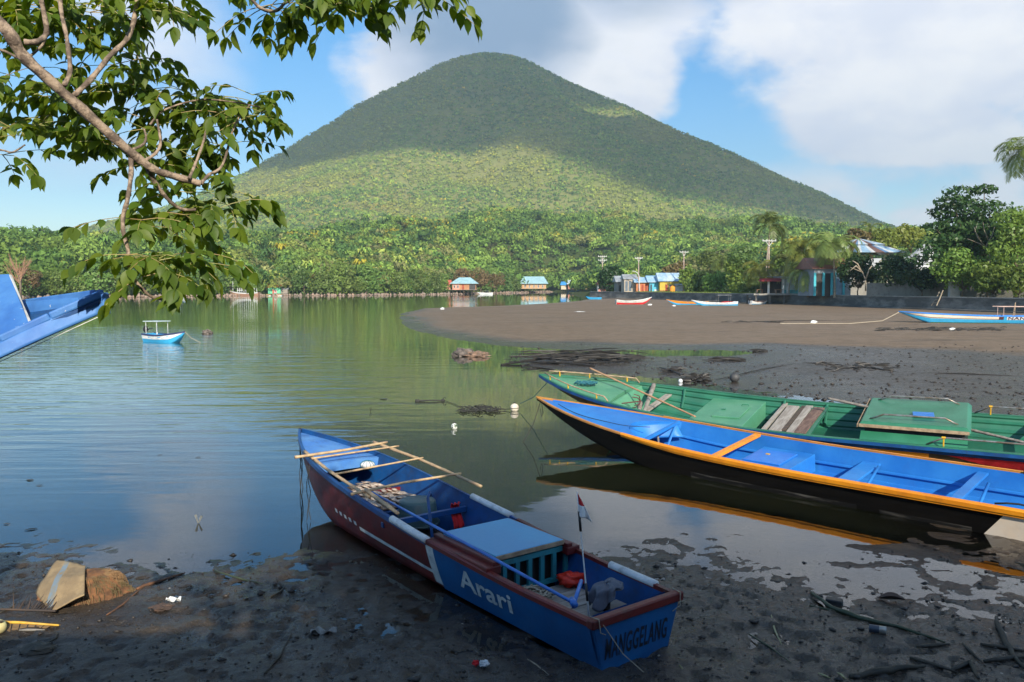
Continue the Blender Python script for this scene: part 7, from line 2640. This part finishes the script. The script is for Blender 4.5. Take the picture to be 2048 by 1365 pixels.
# ---- near mud, left: root clump with sack, frond; right: sticks, can
def near_left():
    q = random.Random(55)
    gh = lambda x, y: max(float(ground_h(np.array([x]), np.array([y]))[0][0]), .0)
    x, y = un(168, 1192)
    e = empty('root_clump', (x, y, gh(x, y))); tag(e, 'brown root clump of a palm stump sitting on the mud at left', 'root clump')
    soil = pm('rooty_soil', (.24, .11, .045), (.10, .05, .025), scale=9, rough=.95, bump=1.0, bscale=45)
    mb = MB()
    def dome(u, v):
        a = u * 2 * PI
        k = 1 + .16 * mnoise.noise(Vector((math.cos(a) * 2, math.sin(a) * 2, v * 2))) + .06 * mnoise.noise(Vector((math.cos(a) * 7, math.sin(a) * 7, v * 7)))
        r_ = .41 * v ** .72
        zz = .235 * (1 - v ** 2.3) + .03 * mnoise.noise(Vector((math.cos(a) * 5 * v, math.sin(a) * 5 * v, 3)))
        return (r_ * k * math.cos(a) * 1.12, r_ * k * math.sin(a) * .85, zz - .01)
    mb.grid(dome, 48, 18); mb.build('soil_ball', soil, e, smooth=True)
    mb = MB()
    for k in range(420):
        a = q.uniform(-1.9, 1.2); v = q.uniform(.25, 1.0)
        p = Vector(dome((a % (2 * PI)) / (2 * PI), v))
        out = Vector((math.cos(a), math.sin(a), .45 * (1 - v) - .3)).normalized()
        t = Vector((-math.sin(a), math.cos(a), 0)) * q.uniform(-.6, .6)
        L = q.uniform(.03, .10)
        mb.tube([p - out * .01, p + (out + t) * L * .5, p + (out * .7 + t) * L + Vector((0, 0, -L * .6))], [.004, .003, .0015], 4, cap=False)
    mb.build('rootlets', pm('rootlet', (.26, .15, .07), (.12, .09, .04), rough=.9, bump=0), e)
    # sack lying over it
    c = Vector(e.location)
    mb = MB()
    cor = [Vector((*un(125, 1121, .27), .27)), Vector((*un(172, 1131, .28), .28)), Vector((*un(170, 1190, .24), .24)), Vector((*un(103, 1222, .12), .12)), Vector((*un(73, 1188, .14), .14))]
    A, B_, C_, D_ = cor[0], cor[1], cor[2], cor[3]
    E_ = cor[4]
    cor = [Vector((*un(118, 1121, .27), .27)), Vector((*un(173, 1131, .27), .27)), Vector((*un(171, 1192, .17), .17)), Vector((*un(104, 1223, .05), .05)), Vector((*un(74, 1188, .08), .08))]
    A, B_, C_, D_, E_ = cor
    def sack(u, v):
        top = A.lerp(B_, u)
        bot = E_.lerp(D_, min(1, u / .45)) if u < .45 else D_.lerp(C_, (u - .45) / .55)
        p = top.lerp(bot, v)
        n = .020 * mnoise.noise(Vector((u * 3, v * 3, 1))) + .007 * math.sin(v * 9 + u * 4)
        return p + Vector((0, -.02, .05 * math.sin(PI * v) * (.6 + .4 * math.sin(PI * u)) + n + .01)) - c
    mb.mi = 0
    mb.grid(sack, 20, 20)
    # printed blue stripe down the sack
    for i, f in enumerate(mb.F):
        u = (i // 20) / 20
        mb.M[i] = 1 if .28 < u < .42 and (mnoise.noise(Vector((i * .37, 0, 0))) > -.35) else 0
    o = mb.build('sack', [pm('old_sack', (.30, .22, .12), (.22, .16, .09), scale=7, rough=.85, bump=.6, bscale=90, grime=.3), pm('sack_stripe', (.16, .22, .27), (.22, .2, .15), scale=12, rough=.8)], None, smooth=True, loc=c, solid=.008)
    tag(o, 'flattened brown sack with a faded blue stripe lying over the root clump', 'sack')
    # palm frond piece with yellow rib
    x, y = un(60, 1262)
    e = empty('palm_frond', (x, y, gh(x, y) + .02)); tag(e, 'dry palm frond with a yellow rib at the left edge of the mud', 'palm frond')
    o_ = Vector(e.location)
    a = Vector((*un(-40, 1244, .1), .1)) - o_; b = Vector((*un(118, 1251, .07), .07)) - o_
    mb = MB(); mb.tube([a, a.lerp(b, .5) + Vector((0, 0, .01)), b], [.014, .012, .008], 8); mb.build('rib', pm('yellow_rib', (.62, .40, .05), (.5, .28, .04), scale=14, rough=.5), e, smooth=True)
    mb = MB()
    d1 = Vector((*un(10, 1300, .0), .02)) - o_
    for k in range(9):
        u = k / 8
        p = a.lerp(b, .15 + .83 * u)
        t = d1.lerp(Vector((*un(90, 1262, 0), .02)) - o_, u) + Vector((-.10, -.02, .0)) * (1 - u)
        w = Vector((.030, .0, .0))
        mb.add([p - w, p + w, t + w * .8, t - w * .8], [(0, 1, 2, 3)])
    mb.build('leaflets', pm('dry_frond', (.19, .12, .055), (.12, .08, .04), scale=9, rough=.8, stretch=(1, 5, 1), bump=.5), e, solid=.004)
    x, y = un(75, 1230)
    mb = MB()
    for k in range(16):
        u = k / 15
        p = Vector((-.18 + .34 * u, -.06 - .02 * u, .02)); t = p + Vector((-.10 + .1 * u + .03 * (k % 3), .16 + .05 * q.random(), .12 * q.random()))
        mb.add([p - Vector((.008, 0, 0)), p + Vector((.008, 0, 0)), t], [(0, 1, 2)])
    mb.tube([(-.3, -.05, .02), (.22, -.09, .02)], .010, 5)
    o = mb.build('withered_frond', pm('withered_brown', (.07, .045, .03), (.04, .03, .025), rough=.7), None, loc=(x, y, gh(x, y)), solid=.003); tag(o, 'withered dark frond with upright leaflets between the root clump and the yellow rib', 'palm frond')
    # yellow-white fruit
    x, y = un(-2, 1280)
    o = sphere('coconut', (x, y, gh(x, y) + .05), .062, pm('pale_fruit', (.62, .58, .28), (.5, .42, .2), scale=6, rough=.5), 'pale yellow coconut cut by the left edge of the mud', 'coconut', lug=False)
    mb = MB(); mb.blob((0, 0, .0), .025, 3, 8, 6, .3, 2, (1, 1, .4)); mb.build('stalk_cap', mat['dark_wood'], o, loc=(.03, -.02, .055))

    def stick(name, pts, r_, m, label, cat='stick', flat=False, extra=()):
        P3 = []
        for p in pts:
            z = p[2] if len(p) > 2 else .02
            xx, yy = un(p[0], p[1], z); g0 = gh(xx, yy)
            P3.append(Vector((xx, yy, max(z, g0 + r_ * .6))))
        o0 = P3[0].copy()
        mb = MB()
        mid = []
        for i in range(len(P3) - 1):
            for j in range(4): mid.append(P3[i].lerp(P3[i + 1], j / 4) - o0 + Vector((q.uniform(-1, 1), q.uniform(-1, 1), 0)) * r_ * .4)
        mid.append(P3[-1] - o0)
        n = len(mid)
        mb.tube(mid, [r_ * (1.1 - .6 * abs(2 * i / (n - 1) - .8)) for i in range(n)], 6, wob=.3)
        ob = mb.build(name, m, None, smooth=True, loc=o0)
        if flat: ob.scale = (1, 1, .5)
        tag(ob, label, cat)
        return ob
    bs = pm('brown_stick', (.16, .075, .035), (.10, .05, .03), scale=10, rough=.8, bump=.6)
    ds = pm('dark_stick', (.03, .027, .02), (.055, .045, .03), scale=10, rough=.7, bump=.6)
    gs = pm('dark_green_stalk', (.03, .05, .02), (.05, .06, .03), scale=8, rough=.5, bump=.3)
    ys = pm('straw_blade', (.42, .38, .20), (.30, .28, .14), scale=8, rough=.6)
    S = stick
    S('stick', [(272, 1182), (300, 1170), (370, 1146)], .018, bs, 'reddish brown stick pointing from the root clump to the water')
    S('stick', [(214, 1240), (245, 1215), (296, 1166)], .010, bs, 'thin brown stick lying beside the root clump')
    S('stick', [(0, 1235, .03), (20, 1222, .04), (32, 1206, .06)], .010, ds, 'dark stick end at the left edge above the yellow frond rib')
    S('stick', [(40, 1272), (90, 1271)], .012, pm('grey_stick', (.22, .21, .19), rough=.7), 'short pale grey stick just right of the yellow frond tip')
    S('stick', [(78, 1310), (112, 1290), (115, 1278), (103, 1272)], .010, ds, 'curved dark twig on the shaded mud below the frond')
    S('stick', [(430, 1143), (480, 1158), (525, 1172)], .011, gs, 'straight green-brown stalk lying on the mud before the blue and red boat')
    S('stick', [(540, 1197), (562, 1185), (568, 1176), (552, 1158)], .010, ds, 'hooked dark twig near the hull of the blue and red boat')
    S('stick', [(530, 1362), (560, 1320), (583, 1275)], .012, ds, 'pair-like dark stick slanting up the shaded mud in the middle')
    S('stick', [(465, 1213), (497, 1203)], .010, ds, 'small dark twig left of the hooked twig')
    S('cord', [(1055, 1320), (1078, 1336), (1100, 1352)], .005, mat['rope'], 'short pale cord on the black mud under the stern quarter', 'rope')
    # right side
    S('palm_rib', [(1622, 1187), (1665, 1220), (1720, 1238), (1800, 1262), (1890, 1292)], .022, gs, 'long dark green palm rib crossing the mud at lower right', 'palm rib')
    S('palm_rib', [(1620, 1212), (1680, 1225), (1760, 1248)], .012, gs, 'shorter dark rib forking off the long palm rib', 'palm rib')
    S('stick', [(1832, 1300), (1898, 1294)], .016, ds, 'short dark stick right of the tin can')
    S('stick', [(1990, 1234), (2010, 1290), (2048, 1345)], .026, ds, 'thick dark branch slanting down at the right edge')
    S('stick', [(1962, 1293), (2060, 1305)], .018, ds, 'dark stick crossing the thick branch at the right edge')
    S('stick', [(1700, 1354, .04), (1780, 1340, .05), (1850, 1334, .05)], .030, ds, 'fat black stick at the bottom edge, right of centre')
    S('stick', [(1820, 1320), (1915, 1350)], .018, ds, 'thin black stick over the fat one at the bottom edge')
    S('stick', [(1925, 1290), (1965, 1334)], .012, ds, 'slender dark twig between the can and the thick branch')
    S('stick', [(1968, 1330), (2060, 1318)], .020, ds, 'black stick low at the right edge under the crossing stick')
    S('stick', [(1905, 1345), (1940, 1330), (1958, 1365)], .022, ds, 'bent black branch end at the bottom right')
    S('straw_blade', [(1543, 1232), (1550, 1262), (1563, 1290)], .008, ys, 'pale curved straw blade standing out on the grey mud', 'leaf blade')
    S('straw_blade', [(1497, 1268), (1540, 1300), (1582, 1336)], .009, gs, 'long thin green-brown blade left of the pale straw blade', 'leaf blade')
    S('straw_blade', [(1358, 1336), (1380, 1364)], .008, ys, 'pale straw tip at the bottom edge behind the stern', 'leaf blade')
    S('straw_blade', [(1636, 1354), (1662, 1366)], .008, ys, 'left one of two straw tips at the bottom edge', 'leaf blade')
    S('straw_blade', [(1676, 1347), (1692, 1366)], .010, ys, 'right one of two straw tips at the bottom edge', 'leaf blade')
    # tin can
    x, y = un(1763, 1272, .03)
    e = empty('tin_can', (x, y, gh(x, y) + .035)); e.rotation_euler = (0, R(90), R(-25)); tag(e, 'tin can with a dark body and bright rim lying beside the palm rib', 'can')
    mb = MB(); mb.lathe([(0, -.10), (.030, -.10), (.034, -.095), (.034, -.02)], 18); mb.build('can_body', pm('can_dark', (.03, .04, .06), (.05, .06, .08), rough=.3), e, smooth=True)
    mb = MB(); mb.lathe([(.035, -.02), (.036, .035), (.030, .037), (.029, .03), (0, .03)], 18); mb.build('can_end', pm('can_silver', (.45, .45, .42), (.3, .29, .25), rough=.35, metal=.5), e, smooth=True)
    # black block, leaf
    x, y = un(1668, 1207)
    mb = MB(); mb.box((0, 0, .02), (.16, .11, .05), rz=-.5, taper=.9); o = mb.build('black_block', mat['black'], None, loc=(x, y, gh(x, y)), bevel=.01); tag(o, 'flat black rubber block beside the tip of the palm rib', 'block')
    x, y = un(1782, 1203)
    mb = MB(); mb.grid(lambda u, v: ((u - .5) * .26, math.sin(PI * u) * .05 * (2 * v - 1), .01 + .05 * math.sin(PI * u) * abs(2 * v - 1) + .02 * u), 10, 4); o = mb.build('curled_leaf', pm('brown_leaf', (.10, .06, .04), rough=.7), None, loc=(x, y, gh(x, y)), solid=.004); o.rotation_euler.z = -.35; tag(o, 'curled brown leaf on the glossy mud right of the black block', 'leaf')
    x, y = un(960, 1338, .02)
    e = empty('scrap_wrapper', (x, y, gh(x, y) + .02)); tag(e, 'crumpled white and red wrapper on the dark mud below the boat name', 'wrapper')
    mb = MB(); mb.blob((.03, 0, .01), .035, 7, 14, 9, .8, 4, (1.1, .7, .7)); mb.build('white_side', mat['white_paint'], e)
    mb = MB(); mb.blob((-.035, .01, .01), .03, 8, 14, 9, .8, 4, (1.0, .7, .7)); mb.build('red_side', mat['red_cloth'], e)
    x, y = un(648, 1275)
    mb = MB(); mb.grid(lambda u, v: ((u - .5) * .22, (v - .5) * .07 + .02 * math.sin(u * 8), .012 + .02 * math.sin(u * 11 + v * 5)), 14, 5); o = mb.build('crumpled_paper', pm('dirty_paper', (.30, .30, .28), (.16, .15, .14), scale=12, rough=.8), None, loc=(x, y, gh(x, y)), solid=.004); tag(o, 'crumpled grey paper on the dark mud left of the hull', 'paper')
    x, y = un(325, 1225)
    mb = MB(); mb.blob((0, 0, .02), .08, 12, 14, 8, .7, 3, (1.4, .9, .4)); o = mb.build('husk', pm('brown_husk', (.09, .055, .04), (.05, .035, .03), scale=12, rough=.9, bump=.8), None, loc=(x, y, gh(x, y))); tag(o, 'brown coconut husk flattened in the mud right of the root clump', 'husk')
    x, y = un(348, 1213)
    mb = MB(); mb.grid(lambda u, v: ((u - .5) * .13, (v - .5) * .05, .03 + .02 * math.sin(u * 9 + v * 6)), 10, 4); o = mb.build('plastic_scrap', mat['white_paint'], None, loc=(x, y, gh(x, y)), solid=.002); tag(o, 'torn white plastic scrap beside the brown husk', 'scrap')
    x, y = un(78, 1318)
    mb = MB(); mb.blob((0, 0, .01), .11, 17, 14, 8, .5, 2.4, (1.3, .9, .35)); o = mb.build('dark_stone', ds, None, loc=(x, y, gh(x, y))); tag(o, 'flat dark stone on the shaded mud at the end of the curved twig', 'stone')


near_left()
